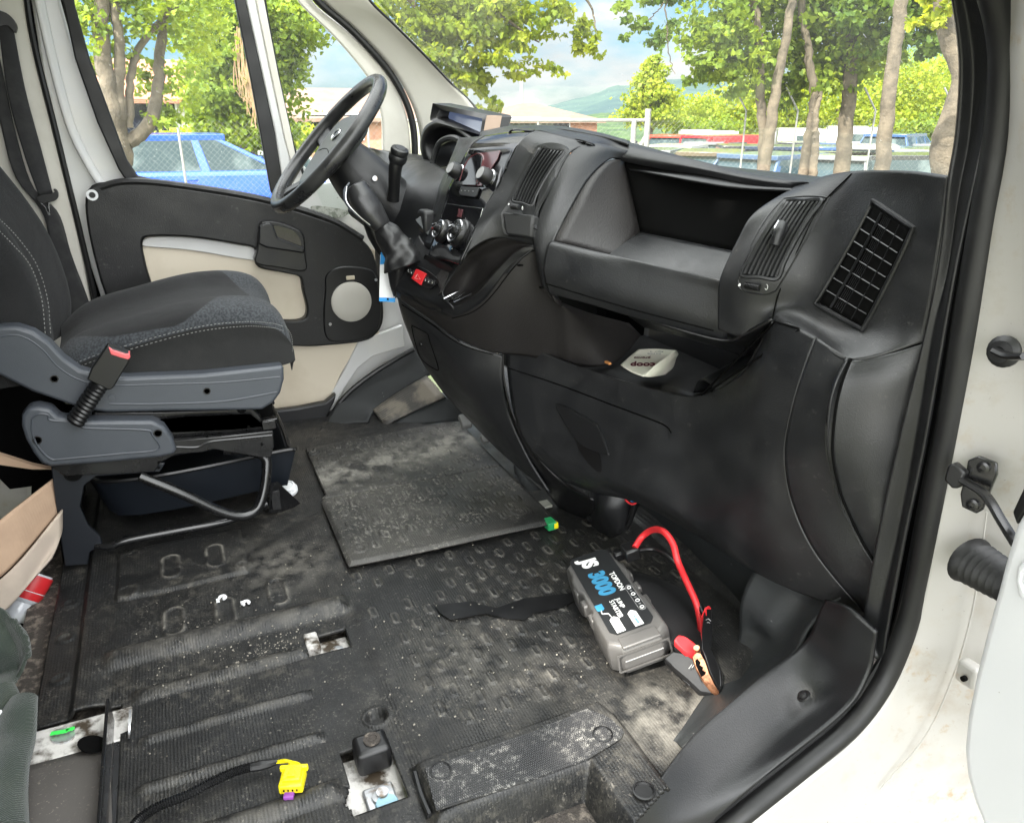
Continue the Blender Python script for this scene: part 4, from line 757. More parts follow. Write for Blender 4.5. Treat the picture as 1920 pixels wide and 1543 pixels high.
# --- top pad
top=sf('top_pad',[
 [(898,268,-.14),(960,258,-.02),(1004,250,.08),(1060,262,.12),(1108,273,.16),(1160,301,.135),(1300,328,.275),(1400,347,.415),(1492,364,.525)],
 [(898,262,-.14),(960,252,-.02),(1004,245,.08),(1060,258,.12),(1108,269,.16),(1160,290,.14),(1300,315,.28),(1400,335,.42),(1492,352,.53)],
 [(900,250,-.2),(965,243,-.04),(1025,240,.03),(1075,249,.08),(1120,258,.11),(1185,276,.14),(1310,306,.28),(1410,327,.42),(1500,346,.54)],
 [(905,246,-.28),(960,236,-.12),(1030,236,-.04),(1090,246,.02),(1130,254,.06),(1200,272,.12),(1315,303,.28),(1425,327,.42),(1515,342,.56)]],'dash2',db,70,20,.004)
# cowl from the pad to the glass
cw=[Vector((x,y,z)) for x,y,z in((-.80,.80,.80),(-.5,.93,.80),(-.2,.98,.805),(.1,1.02,.805),(.4,1.05,.80),(.6,1.05,.795),(.86,.98,.79))]
cf=[Vector((x,y,z)) for x,y,z in((-.80,.66,.775),(-.5,.75,.79),(-.2,.80,.80),(.1,.86,.80),(.4,.90,.785),(.6,.92,.79),(.86,.90,.78))]
orient(MB().grid([cf,cw],40,6).build('cowl','dash2',db,solid=.004))
# --- frame band round the shelf
sf('shelf_frame',[
 [(1184,284,.145),(1108,268,.155),(1066,292,.17),(1036,345,.172),(1012,400,.172),(1000,440,.172),(1003,470,.175),(1012,525,.185)],
 [(1178,290,.145),(1130,280,.165),(1082,312,.18),(1050,365,.185),(1028,415,.188),(1015,455,.19),(1013,500,.195),(1020,540,.198)],
 [(1168,297,.14),(1142,300,.165),(1105,335,.185),(1074,385,.195),(1052,425,.20),(1038,452,.205),(1022,505,.207),(1030,550,.207)]],'dash',db,50,16,.004)
# --- open shelf
A_=P(1170,300,x=.12);Bb=P(1200,435,x=.20);Cc=P(1378,471,x=.44);Dd=P(1492,352,x=.53)
Lp=V3([(1038,452,.205),(1120,472,.285),(1200,490,.36),(1345,524,.505)])
bt=V3([(1158,298,.11),(1300,321,.28),(1400,338,.42),(1496,354,.54)]);be=Cc+(Cc-Bb)*.35
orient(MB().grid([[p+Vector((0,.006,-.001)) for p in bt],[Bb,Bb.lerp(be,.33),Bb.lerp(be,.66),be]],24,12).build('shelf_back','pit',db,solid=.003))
rim=V3([(1172,300,.13),(1142,302,.164),(1105,336,.184),(1074,386,.194),(1038,453,.205)])
orient(MB().grid([rim,[A_.lerp(Bb,.05),A_.lerp(Bb,.3),A_.lerp(Bb,.6),Bb,P(1165,482,x=.235)]],24,8).build('shelf_side','knee',db,solid=.003))
fr=[p+Vector((0,.040,-.045)) for p in Lp]
orient(MB().grid([[Bb,Bb.lerp(Cc,.5),Cc,Cc+(Cc-Bb)*.35],[fr[0],fr[1],fr[2],fr[3]]],24,16).build('shelf_floor','dash',db,solid=.003))
fas=sf('shelf_front',[[(1052,462,.20),(1125,484,.28),(1200,504,.352),(1372,566,.46)],[(1038,452,.205),(1120,472,.285),(1200,490,.36),(1372,530,.505)],[(1026,462,.207),(1110,488,.29),(1195,512,.365),(1370,552,.507)],[(1019,500,.209),(1105,524,.295),(1190,548,.37),(1366,590,.507)],[(1022,528,.209),(1105,552,.295),(1190,576,.37),(1364,614,.507)],[(1030,551,.207),(1110,572,.29),(1190,596,.36),(1362,640,.503)]],'dash',db,60,40,.004)
groove(fas,[(1024,532),(1110,558),(1200,584),(1300,610),(1338,620)],.0014,'pit',db)
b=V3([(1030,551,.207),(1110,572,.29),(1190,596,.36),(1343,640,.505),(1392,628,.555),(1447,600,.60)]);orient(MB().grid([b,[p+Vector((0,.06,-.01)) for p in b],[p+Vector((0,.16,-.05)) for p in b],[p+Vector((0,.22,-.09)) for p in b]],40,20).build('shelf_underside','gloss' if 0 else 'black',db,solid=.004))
# --- inner backing so nothing shows through
MB().box((.0,1.10,.40),(1.66,.03,.76)).build('firewall_lining','pit',db)
MB().box((-.50,1.0,.42),(.66,.03,.70)).build('firewall_lining','pit',db)
# --- vents
def quad(c,u,v): return (c[0].lerp(c[1],u)).lerp(c[3].lerp(c[2],u),v)
def vent(host,c,n,parent,frame=.003,slr=.0011,bend=0):
    """c: four corners TL TR BR BL on a host surface"""
    def at(u,v,l=0.):
        k=bend*4*v*(1-v);x=(c[0][0]*(1-u)+c[1][0]*u)*(1-v)+(c[3][0]*(1-u)+c[2][0]*u)*v+k;y=(c[0][1]*(1-u)+c[1][1]*u)*(1-v)+(c[3][1]*(1-u)+c[2][1]*u)*v+k*.3
        return on(host,x,y,l)
    orient(MB().add([at(u,v,.0006) for v in np.linspace(0,1,16) for u in np.linspace(0,1,8)],[(i*8+j,i*8+j+1,(i+1)*8+j+1,(i+1)*8+j) for i in range(15) for j in range(7)]).build('vent_recess','pit',parent,solid=.0005,off=1))
    MB().tube([at(*t,.0015) for t in [(0,0),(.5,0),(1,0)]+[(1,v) for v in(.2,.4,.6,.8)]+[(1,1),(.5,1),(0,1)]+[(0,v) for v in(.8,.6,.4,.2)]],frame,6,closed=True,m=80).build('vent_frame','dash2',parent)
    for i in range(n):
        u=(i+.5)/n;L=[at(u,v,.0042) for v in np.linspace(.02,.98,16)];wd=(at(.6,.5)-at(.4,.5)).normalized()*slr;vs=[];dn=(L[8]-at(u,.5,0)).normalized()*.0035
        for p in L: vs+=[p-wd,p+wd,p+wd*2.2-dn,p+wd*.4-dn]
        fs=[(k*4+j,k*4+(j+1)%4,(k+1)*4+(j+1)%4,(k+1)*4+j) for k in range(15) for j in range(4)]+[(0,1,2,3),(60,61,62,63)]
        MB().add(vs,fs).build('vent_slat','dash2',parent)
# console right-hand flank carrying the centre vent
cf2=sf('console_cheek',[[(1004,245,.1),(1035,250,.115),(1060,256,.13),(1108,268,.155)],[(974,268,.1),(996,272,.118),(1014,274,.13),(1066,288,.17)],[(935,347,.1),(957,343,.118),(978,340,.132),(1030,352,.172)],[(908,393,.1),(925,392,.115),(945,392,.13),(1004,410,.172)],[(885,440,.1),(905,432,.11),(935,425,.125),(1000,440,.172)],[(862,495,.09),(880,470,.10),(930,446,.12),(1003,461,.155)]],'dash',db,30,40,.004)
ve=vent(cf2,[(1014,279),(1058,285),(997,386),(961,377)],7,db,bend=-4)
hb=[on(cf2,a,b,.003) for a,b in((1010,274),(1064,282),(1030,350),(1003,398),(1014,412),(1003,446),(950,440),(941,410),(942,396),(975,330))]
MB().ring(sm(hb,60),sm([on(cf2,a,b,.003) for a,b in((1014,279),(1036,282),(1058,285),(1030,330),(997,386),(978,381),(961,377),(985,330))],60),(0,.006,-.003),64).build('vent_housing','dash2',db,bevel=.002)
w0=[on(cf2,a,b,.009) for a,b in((943,398),(1002,404),(998,442),(950,436))];MB().prism(w0,(0,.015,-.005)).build('vent_housing_foot','dash2',db,bevel=.004,seg=3)
def wheel(px,py,host,wd,parent,lift=.01):
    c=on(host,px,py,lift);b=MB()
    ax=Vector((1,.25,0)).normalized()
    for i in range(9):
        t=(i-4)*wd/9;b.lathe([(.0045,-wd/20),(.0055,-wd/40),(.0055,wd/40),(.0045,wd/20)],c+ax*t,ax,12)
    b.build('vent_wheel','black',parent)
wheel(969,390,cf2,.020,db,.012)
MB().lathe([(.002,0),(.002,.0006)],on(cf2,957,386,.0125),(.2,-.9,.3),10).build('vent_mark','inkw',db)
MB().tube([on(cf2,982,393,.0125)+Vector((.0022*math.cos(t),0,.003*math.sin(t))) for t in np.linspace(0,5.2,8)],.0005,4,closed=True).build('vent_mark','inkw',db)
# right vent
vr=vent(cap,[(1476,379),(1541,377),(1457,522),(1392,516)],8,db,frame=.0035,slr=.0016,bend=-5)
kc=on(cap,1462,440,.009);MB().tube([on(cap,1470,424,.008),on(cap,1463,440,.011),on(cap,1455,462,.008)],[.008,.0105,.008],10,m=10).build('vent_knob','dash2',db)
MB().tube([on(cap,1466,424,.016),on(cap,1459,438,.019),on(cap,1452,450,.016)],[.0012,.0022,.0012],6,m=10).build('knob_highlight','chrome',db)
wheel(1412,536,cap,.026,db,.004)
MB().lathe([(.0026,0),(.0026,.0006)],on(cap,1387,534,.001),(.2,-.9,.3),12).build('vent_mark','inkw',db)
MB().tube([on(cap,1437,538,.001)+Vector((.0030*math.cos(t),0,.0042*math.sin(t))) for t in np.linspace(0,5.2,8)],.0006,4,closed=True).build('vent_mark','inkw',db)
groove(cap,[(1470,372),(1440,405),(1410,455),(1388,515),(1384,528),(1392,545),(1430,552),(1450,548),(1462,535),(1500,470),(1550,380),(1548,370),(1510,368),(1470,372)],.0016,'dash2',db,'vent_surround',90)
MB().tube([on(cap,a,b,.0) for a,b in[(1597,326),(1540,385),(1500,460),(1462,545),(1448,598)]],.0012,6,m=30).build('seam','pit',db)
# side demister vent
c4=[(1640,384),(1709,430),(1617,612),(1537,567)]
w=[on(cap,a,b,.003) for a,b in c4];nr=(w[1]-w[0]).cross(w[3]-w[0]).normalized();nr=nr if nr.dot(Vector(CAM)-w[0])>0 else -nr
def lin4(u,v): 
    a=(1640+u*69,384+u*46);b_=(1537+u*80,567+u*45);k=-7*4*v*(1-v);return a[0]*(1-v)+b_[0]*v-k*.4,a[1]*(1-v)+b_[1]*v
def Q(u,v,l=.002): x,y=lin4(u,v);return on(cap,x,y,l)
orient(MB().add([Q(u,v,.0012) for v in np.linspace(0,1,20) for u in np.linspace(0,1,10)],[(i*10+j,i*10+j+1,(i+1)*10+j+1,(i+1)*10+j) for i in range(19) for j in range(9)]).build('demister_recess','pit',db,solid=.0005,off=1))
per=[(u,0) for u in np.linspace(0,1,8)]+[(1,v) for v in np.linspace(.06,.94,14)]+[(u,1) for u in np.linspace(1,0,8)]+[(0,v) for v in np.linspace(.94,.06,14)]
MB().tube([Q(u*1.10-.05,v*1.05-.025,.002) for u,v in per],.0036,8,closed=True,smooth=False).build('demister_frame','dash2',db)
for u,r_ in((.28,.0028),(.52,.0010),(.76,.0010)): MB().tube([Q(u,v,.0045) for v in np.linspace(.02,.98,16)],r_,6,smooth=False,flat=.7).build('demister_bar','dash2',db)
for u in(.34,.38,.42,.46): MB().tube([Q(u,v,.003) for v in np.linspace(.03,.97,14)],.0006,4,smooth=False).build('demister_louvre','dash2',db)
for k in range(1,8): MB().tube([Q(u,k/8,.004) for u in np.linspace(.02,.98,8)],.0010,4,smooth=False).build('demister_rib','dash2',db)
# --- centre stack
stk=sf('centre_stack',[[(908,255,-.1),(955,248,0),(1004,245,.1)],[(882,275,-.1),(928,270,0),(975,268,.1)],[(862,312,-.1),(908,308,0),(955,306,.1)],[(842,352,-.1),(889,350,0),(936,347,.1)],[(834,384,-.1),(872,388,0),(909,393,.1)],[(806,467,-.1),(840,472,0),(868,478,.1)],[(804,480,-.095),(835,488,0),(861,497,.095)]],'gloss',db,30,50,.004)
def rr(host,c,m,name,parent,lift=.0015,th=.0015,n=28,round_=True,bevel=.0006):
    q=[on(host,a,b,lift) for a,b in c];q=sm(q,n) if round_ else q
    no=(q[len(q)//3]-q[0]).cross(q[2*len(q)//3]-q[0]).normalized();no=no if no.dot(Vector(CAM)-q[0])>0 else -no
    return MB().prism(q,no*th).build(name,m,parent,bevel=bevel)
radio=thing('car_radio',(0,.6,.78),'glossy black car radio with reddish display and two round knobs in the centre stack','radio')
rr(stk,[(892,290),(940,284),(935,300),(918,325),(905,350),(878,350),(880,325)],'screen2','display',radio,.002,round_=False)
rr(stk,[(868,330),(884,300),(898,292),(908,296),(906,312),(896,350),(862,349)],'gloss','cd_arch',radio,.004,.002,round_=False)
MB().tube([on(stk,a,b,.005) for a,b in[(866,342),(875,315),(886,298),(900,291),(910,298),(906,318),(898,345)]],.0022,6,m=40).build('arch_trim','screen2',radio)
for c in ([(872,335),(882,336),(880,346),(870,345)],[(884,336),(893,337),(891,347),(882,346)],[(895,337),(903,338),(900,348),(892,347)]): rr(stk,c,'black','preset_button',radio,.005,.001,round_=False)
for c in ([(962,282),(971,283),(967,291),(957,290)],[(955,296),(964,297),(959,306),(950,305)],[(884,283),(892,282),(888,290),(880,291)],[(945,312),(953,313),(948,322),(940,320)]): rr(stk,c,'gloss','side_button',radio,.002,.0015,round_=False)
MB().tube([on(stk,a,b,.0015) for a,b in[(868,351),(885,353),(903,354)]],.0010,6,m=10).build('lower_trim','chrome',radio)
bp=rr(stk,[(868,351),(902,354),(897,368),(894,372),(866,368),(864,362)],'dash2','button_pad',radio,.002,.003,round_=False,bevel=.001)
for a in(870,877,884,892): MB().box(on(stk,a,360+(a-870)*.1,.007),(.003,.001,.002)).build('pad_mark','inkg',bp)
nk=Vector((.10,-.86,.50)).normalized()
for a,b_ in((861,325),(918,335)):
    c=on(stk,a,b_,.001);k=MB().lathe([(.0165,0),(.0165,.012),(.0150,.016),(.0145,.022),(.0135,.0235),(.0115,.0235),(.0110,.0225)],c,nk,28).build('knob','black',radio)
    MB().lathe([(.0185,0),(.0185,.002),(.0168,.003)],c,nk,28).build('knob_ring','chrome',k)
    MB().lathe([(.0125,.0238),(.0118,.0242),(.0116,.0236)],c,nk,28).build('knob_edge','inkg',k)
groove(stk,[(836,382),(872,387),(910,392)],.0010,'chrome',db,'stack_trim')
hv=thing('heater_controls',(0,.54,.66),'glossy black heater panel with two round rotary dials below the radio','heater controls')
for a,b_,r_,ri in((834,436,.022,.0125),(866,440,.026,.016)):
    c=on(stk,a,b_,.001)
    k=MB().lathe([(r_+.004,0),(r_+.004,.006),(r_+.001,.008),(r_,.014),(r_-.002,.017),(ri,.018),(ri-.001,.013)],c,nk,32).build('dial','black',hv)
    MB().lathe([(r_-.0015,.0172),(r_-.0035,.0184),(r_-.0045,.0176)],c,nk,32).build('dial_ring','chrome',k)
    MB().lathe([(ri*.62,.013),(ri*.60,.024),(ri*.45,.026)],c,nk,18).build('dial_hub','black',k)
    MB().tube([c+nk*.027+Vector((-.012,-.002,-.008)),c+nk*.030,c+nk*.027+Vector((.009,.002,.007))],[.003,.005,.003],8,m=8).build('dial_grip','chrome',k)
    for j in range(9):
        t=math.radians(150+j*30);u=nk.orthogonal().normalized();v=nk.cross(u);MB().box(c+nk*.0015+(u*math.cos(t)+v*math.sin(t))*(r_+.0085),(.0022,.0006,.0012)).build('dial_mark','inkw',hv)
for j in range(10):
    c=on(stk,866,440,.001);t=math.radians(-60+j*13);MB().box(c+nk*.012+Vector((.026*math.cos(t),0,.026*math.sin(t)*.8)),(.0008,.008,.0012)).build('grip_rib','dash2',hv)
rb=rr(stk,[(861,392),(869,394),(866,409),(858,407)],'screen2','recirculation_button',hv,.001,.001,round_=False)
# left-hand strip vent beside the radio
lft=sf('console_left_cheek',[[(860,258,-.25),(880,258,-.18),(908,255,-.1)],[(850,285,-.24),(864,282,-.16),(882,275,-.1)],[(825,345,-.24),(832,352,-.15),(843,350,-.1)],[(815,380,-.22),(822,388,-.15),(834,384,-.1)],[(785,450,-.2),(795,460,-.14),(806,467,-.1)]],'dash2',db,14,30,.004)
for i in range(6):
    t=i/5;MB().tube([P(866+t*12,286-t*4,x=-.155+t*.045),P(846+t*11,318-t*2,x=-.155+t*.045),P(834+t*9,352-t*2,x=-.155+t*.045)],.0013,5,m=10).build('vent_slat','black',db)
MB().box(P(840,366,x=-.125),(.022,.014,.012)).build('vent_wheel','black',db,bevel=.002)
# --- console top with switch panel and bowl
ct=sf('console_top',[[(785,440,-.17),(800,462,-.13),(835,486,-.03),(862,495,.06)],[(766,475,-.17),(795,490,-.11),(835,505,-.03),(860,497,.03)],[(748,510,-.17),(785,524,-.105),(825,543,-.02),(828,548,.0)],[(738,528,-.17),(780,555,-.10),(822,572,-.02),(850,578,.02)],[(742,546,-.16),(802,578,-.08),(840,590,-.01),(852,594,0)]],'dash2',db,24,30,.004)
sf('bowl_rim',[[(822,572,-.02),(850,574,.015),(872,568,.035),(900,545,.075),(945,494,.11),(975,468,.135),(1003,458,.15)],[(826,583,-.02),(852,588,.01),(885,573,.045),(925,535,.09),(962,492,.12),(985,474,.14),(1006,463,.152)],[(802,578,-.08),(850,594,0),(905,566,.07),(950,509,.115),(978,482,.135),(1003,466,.15),(1008,466,.152)]],'dash2',db,50,14,.004)
bw=sf('bowl',[[(815,520,-.05),(842,488,-.03),(870,458,.0),(908,434,.05),(945,426,.08),(978,434,.11),(1003,446,.135)],[(826,546,-.0),(850,510,.0),(880,478,.03),(915,455,.08),(945,446,.105),(975,450,.13),(1003,459,.15)],[(824,556,-.02),(850,533,-.02),(885,503,.0),(915,480,.05),(942,466,.085),(972,459,.12),(1003,460,.148)],[(828,566,-.03),(855,560,-.03),(882,545,.0),(910,518,.045),(940,490,.085),(970,468,.125),(1003,461,.148)],[(830,572,-.015),(852,574,.012),(872,567,.035),(900,544,.075),(945,493,.11),(975,467,.135),(1003,460,.15)]],'knee',db,40,24,.003)
groove(fl,[(848,597),(880,588),(905,572),(930,545),(955,512),(985,478),(1003,470)],.0014,'pit',db)
for a,b,l in((973,491,14),(880,575,9)): 
    p=on(fl,a+2,b+6,.001);MB().box(p,(.010,.010,.003)).build('clip_gap','pit',db)
MB().prism([P(800,478,x=-.10),P(838,494,x=-.02),P(856,507,x=.02),P(846,512,x=.0),P(808,500,x=-.10),P(796,488,x=-.12)],(0,-.004,.003)).build('console_step','dash2',db,bevel=.002)
swp=thing('switch_panel',P(794,520,x=-.09),'row of small dashboard buttons around a red hazard button below the heater dials','switch panel')
fr_=rr(ct,[(766,507),(775,497),(800,506),(822,522),(824,530),(812,542),(800,541),(778,526),(766,514)],'black','frame',swp,.002,.003,26)
rr(ct,[(786,506),(804,515),(794,536),(777,524)],'red','hazard_button',swp,.005,.004,round_=False)
for k,(a,b_) in enumerate(((771,510),(777,513),(804,527),(810,530),(817,532))):
    rr(ct,[(a-1,b_-6),(a+4,b_-4),(a+1,b_+5),(a-4,b_+3)],'dash2','button',swp,.005,.003,round_=False)
    MB().box(on(ct,a,b_+1,.0095),(.004,.0008,.0016)).box(on(ct,a,b_+1,.0095)+Vector((0,.001,.003)),(.002,.0008,.001)).build('button_mark','inkw',swp)
MB().tube([on(ct,a,b_,.0098) for a,b_ in((789,516),(795,526),(784,524))],.0004,4,closed=True,m=3,smooth=False).build('triangle_mark','inkw',swp)
kk=thing('car_keys',P(855,556,x=.02),'small bunch of silvery keys lying in the console bowl','keys')
for a,b_,c_,d_ in((832,560,858,546),(842,566,872,548),(850,566,884,551)):
    p,q=P(a,b_,x=.015),P(c_,d_,x=.02);MB().tube([p,p.lerp(q,.4),q],[.0045,.005,.003],6,m=8,flat=.4).build('key','chrome',kk)
MB().box(P(845,558,x=.018),(.018,.010,.006),Matrix.Rotation(.6,3,'Z')).build('key_head','black',kk,bevel=.002)
# --- driver lower panel
dl=sf('driver_knee_panel',[[(744,557,-.17),(806,600,-.10),(862,640,-.035),(944,668,.02)],[(756,600,-.20),(810,645,-.12),(868,690,-.05),(942,715,.015)],[(778,655,-.24),(828,700,-.17),(884,745,-.08),(955,780,.0)],[(805,700,-.28),(852,750,-.2),(915,810,-.11),(990,860,.03)],[(835,742,-.3),(870,778,-.25),(935,845,-.13),(1030,925,.07)]],'dash',db,40,40,.005)
groove(dl,[(746,566),(806,606),(862,645),(925,665)],.0014,'pit',db)
groove(dl,[(772,610),(800,625),(806,640),(822,690),(812,690),(790,672),(778,640),(772,612)],.0014,'pit',db,'flap_outline',50)
p=on(dl,790,645,.002);MB().lathe([(.006,0),(.005,.002)],p,(.3,-.9,-.2),12).build('lock','black',db)
sf('panel_arch',[[(942,660,.02),(944,715,.02),(962,780,.03),(1000,848,.07),(1050,900,.11),(1112,938,.20)],[(935,665,-.02),(940,730,-.03),(965,800,-.02),(1005,880,.03),(1060,940,.09),(1115,960,.17)],[(930,700,-.06),(938,770,-.07),(975,850,-.05),(1030,930,.02),(1070,975,.06),(1115,985,.12)]],'black',db,40,14,.004)
sf('tunnel_flange',[[(963,870,-.13),(1000,905,-.08),(1060,955,.0),(1112,992,.08),(1150,1000,.14)],[(964,884,-.13),(995,925,-.06),(1045,975,.02),(1085,1000,.08),(1110,1004,.11)],[(966,892,-.12),(992,932,-.06),(1040,985,.03),(1075,1008,.08),(1095,1010,.11)]],'toe',db,30,10,.004)
cfm=sf('console_foot',[[(1100,880,.12),(1130,895,.19),(1180,920,.24),(1205,930,.24)],[(1105,930,.12),(1122,945,.2),(1160,952,.24),(1195,955,.24)],[(1098,970,.12),(1125,978,.2),(1160,985,.24),(1180,990,.24)],[(1095,1000,.11),(1125,1006,.18),(1150,1002,.23),(1172,996,.24)]],'dash2',db,20,20,.005)
MB().lathe([(.009,0),(.009,.004),(.005,.004)],on(cfm,1107,972,.0),(.5,-.85,0),14).build('foot_screw','black',cfm)
# demister slots on the pad, centre top grille
for i in range(10):
    a=1040+i*7;MB().tube([on(top,a,259+i*1.2,.001),on(top,a+12,262.5+i*1.2,.001)],.0011,4,smooth=False).build('grille_slot','pit',db)
sf('centre_hump',[[(950,246,-.06),(985,243,0),(1050,242,.05),(1130,256,.10),(1180,270,.14)],[(952,241,-.1),(985,236,-.05),(1050,237,.0),(1120,248,.06),(1180,264,.1)],[(965,240,-.14),(1000,237,-.1),(1050,240,-.05),(1120,252,.03),(1180,268,.08)]],'dash2',db,40,12,.004)
MB().tube([on(stk,a,b,.001) for a,b in[(905,256),(955,250),(1002,246)]],.002,6).build('stack_top_edge','gloss',db)
# --- driver side of the dash: hood, cluster, upper shell
hd_=V3([(806,318,-.56),(790,290,-.58),(788,262,-.58),(797,238,-.55),(818,227,-.50),(850,236,-.42),(882,262,-.32),(900,285,-.26)])
hb_=[p+Vector((.01,.15,.005)) for p in hd_];hf=[p+Vector((0,-.004,-.012)) for p in hd_];hi=[Vector(((p.x+.42)*.86-.42,p.y+.02,(p.z-.80)*.80+.80)) for p in hd_]
orient(MB().grid([hb_,[p.lerp(q,.5)+Vector((0,0,.006)) for p,q in zip(hb_,hd_)],hd_],50,14).build('cluster_hood','dash2',db,solid=-.003))
MB().grid([hd_,[p.lerp(q,.5)+Vector((0,-.008,0)) for p,q in zip(hd_,hi)],hi,[p+Vector((0,.08,0)) for p in hi]],50,14).build('cluster_hood_lip','black',db,solid=.002)
ia=V3([(812,325,-.44),(813,300,-.44),(824,270,-.42),(846,259,-.38),(866,266,-.34),(884,285,-.29)])
MB().tube(ia,.008,8,m=40).build('cluster_bezel','dash2',db)
cg=V3([(828,325,-.43),(830,290,-.42),(838,268,-.40),(850,264,-.37),(872,275,-.32),(872,320,-.30)])
MB().prism([p+Vector((0,.04,0)) for p in cg],(0,.003,0)).build('instrument_glass','screen',db)
ds_=sf('driver_shell',[[(758,296,-.66),(800,300,-.50),(838,322,-.27)],[(740,325,-.56),(785,326,-.38),(830,352,-.22)],[(715,360,-.46),(772,362,-.31),(823,392,-.19)],[(705,420,-.40),(765,430,-.27),(812,430,-.18)],[(705,500,-.40),(750,500,-.26),(795,465,-.17)],[(725,560,-.40),(745,556,-.24),(765,520,-.18)]],'dash2',db,30,36,.004)
sf('driver_top',[[(690,278,-.80),(740,285,-.72),(800,292,-.60)],[(700,290,-.80),(750,300,-.66),(806,302,-.55)],[(705,330,-.80),(735,345,-.6),(790,330,-.42)]],'dash2',db,16,16,.004)
for i in range(4): MB().box(P(763+i*6,307+i*2,x=-.60),(.003,.02,.006)).build('grille_slot','pit',db)
lr=MB().lathe([(.030,0),(.032,.004),(.026,.006),(.020,-.006),(.018,-.01)],on(ds_,738,370,.0),(.75,-.6,.2),28);lr.build('stalk_collar','black',db)
MB().box(P(800,415,x=-.17),(.05,.03,.05)).build('upper_console_block','dash2',db,bevel=.008,seg=3)
MB().prism([P(776,412,x=-.165),P(800,397,x=-.165),P(821,406,x=-.145),P(814,430,x=-.14),P(800,440,x=-.145)],(0,.008,-.008)).build('cubby_lid',mat('grey flap',(.06,.065,.07),.4),db,bevel=.003)
# ================================================================ STEERING WHEEL
sw=thing('steering_wheel',(-.42,.376,.83),'black leather steering wheel with a worn rim and a greyish airbag centre','steering wheel')
C0=Vector((-.42,.376,.835));nw=Vector((0,-.735,.677)).normalized();ux=Vector((1,0,0));uy=nw.cross(ux).normalized()
if uy.z<0: uy=-uy
def wp(a,b,c=0): return C0+ux*a+uy*b+nw*c
MT['rim']=mat('worn wheel leather',(.016,.016,.017),.30,bump=(240,.3,.0008),col2=(.035,.035,.034),c2s=14,rvar=.07)
MB().tube([wp(.187*math.cos(t),.187*math.sin(t)) for t in np.linspace(0,2*math.pi,65)[:-1]],.0168,16,closed=True,m=96).build('rim','rim',sw)
MB().tube([wp(.174*math.cos(t),.174*math.sin(t),.003) for t in np.linspace(0,2*math.pi,65)[:-1]],.0012,5,closed=True,m=120).build('rim_seam','pit',sw)
def spoke(a0,b0,a1,b1,w0,w1,m='black'):
    d=(Vector((a1-a0,b1-b0,0))).normalized();pz=Vector((-d.y,d.x,0));b=MB();rows=[]
    for t,ww,dz in((0,w0,-.022),(.35,(w0+w1)/2*.9,-.020),(.75,w1*.85,-.006),(1,w1,0)):
        x=a0+(a1-a0)*t;y=b0+(b1-b0)*t;rows.append([wp(x+pz.x*ww*s,y+pz.y*ww*s,dz-(.010 if abs(s)==1 else 0)) for s in(-1,-.7,0,.7,1)])
    return orient(b.grid(rows,14,14).build('spoke',m,sw,solid=.010))
spoke(-.06,.0,-.178,.03,.04,.032);spoke(.06,.0,.178,.03,.04,.032);spoke(-.03,-.05,-.085,-.165,.03,.024);spoke(.03,-.05,.085,-.165,.03,.024)
pad=[(a*1.18,b*1.12) for a,b in [(-.095,.045),(-.07,.075),(0,.085),(.07,.075),(.095,.045),(.09,0),(.06,-.06),(.025,-.10),(0,-.106),(-.025,-.10),(-.06,-.06),(-.09,0)]]
q=sm([wp(a,b,-.004) for a,b in pad],48);MB().prism(q,-nw*.035).build('airbag_cover',mat('grey green airbag cover',(.062,.067,.062),.38,bump=(500,.3,.0006)),sw,bevel=.012,seg=4)
MB().tube([wp(.022*math.cos(t),.03+.016*math.sin(t),-.002) for t in np.linspace(0,6.28,25)[:-1]],.0022,6,closed=True,m=40).build('emblem_ring','chrome',sw)
MB().lathe([(.018,0),(.016,.002),(.001,.0025)],wp(0,.03,-.004),nw,24,sx=1).build('emblem_disc','greyp',sw)
MB().tube([wp(-.06,-.02,-.0035),wp(-.02,-.012,-.0035),wp(.02,-.012,-.0035),wp(.06,-.02,-.0035)],.0008,5,m=20).build('cover_seam','pit',sw)
Rw=Matrix((ux,uy,nw)).transposed()
# column
co=thing('steering_column',(-.42,.5,.74),'black steering column shroud behind the wheel','steering column')
axc=Vector((0,.735,-.677))
rows=[]
for t,rx,ry,dz in((.02,.055,.05,0),(.05,.07,.058,-.005),(.10,.085,.07,-.012),(.18,.10,.075,-.02),(.27,.10,.075,-.02)):
    c=C0+axc*t+Vector((0,0,dz));rows.append([c+ux*rx*math.cos(a)*(1 if abs(math.cos(a))<.9 else .95)+uy*ry*math.sin(a) for a in np.linspace(0,2*math.pi,17)])
MB().grid(rows,49,20).build('shroud','dash2',co,solid=.003)
MB().box(C0+axc*.16+Vector((0,0,-.075)),(.13,.15,.07),Matrix.Rotation(-.7,3,'X')).build('lower_shroud','black',co,bevel=.02,seg=4)
MB().lathe([(.006,0),(.006,.002)],P(703,335,x=-.325),(1,-.1,.1),12).build('screw','zinc',co)
sk=thing('control_stalk',P(738,370,x=-.31),'thick black column stalk with a round end button, standing upright beside the steering wheel','stalk')
pa,pb,pc,pd_=P(737,376,x=-.31),P(739,352,x=-.30),P(741,318,x=-.285),P(745,300,x=-.28)
MB().tube([pa,pb,pc,pd_],[.0145,.0135,.0155,.017],14,m=24).build('shaft','black',sk)
ax=(pd_-pc).normalized();MB().lathe([(.0180,-.006),(.0210,.0),(.0218,.010),(.0195,.014),(.0205,.017),(.0212,.022),(.0195,.0275),(.0140,.030),(.0135,.028)],pd_,ax+Vector((.25,0,.1)),24).build('end_cap','dash2',sk)
MB().lathe([(.0135,.028),(.0125,.0305),(.001,.031)],pd_,ax+Vector((.25,0,.1)),24).build('end_button','black',sk)
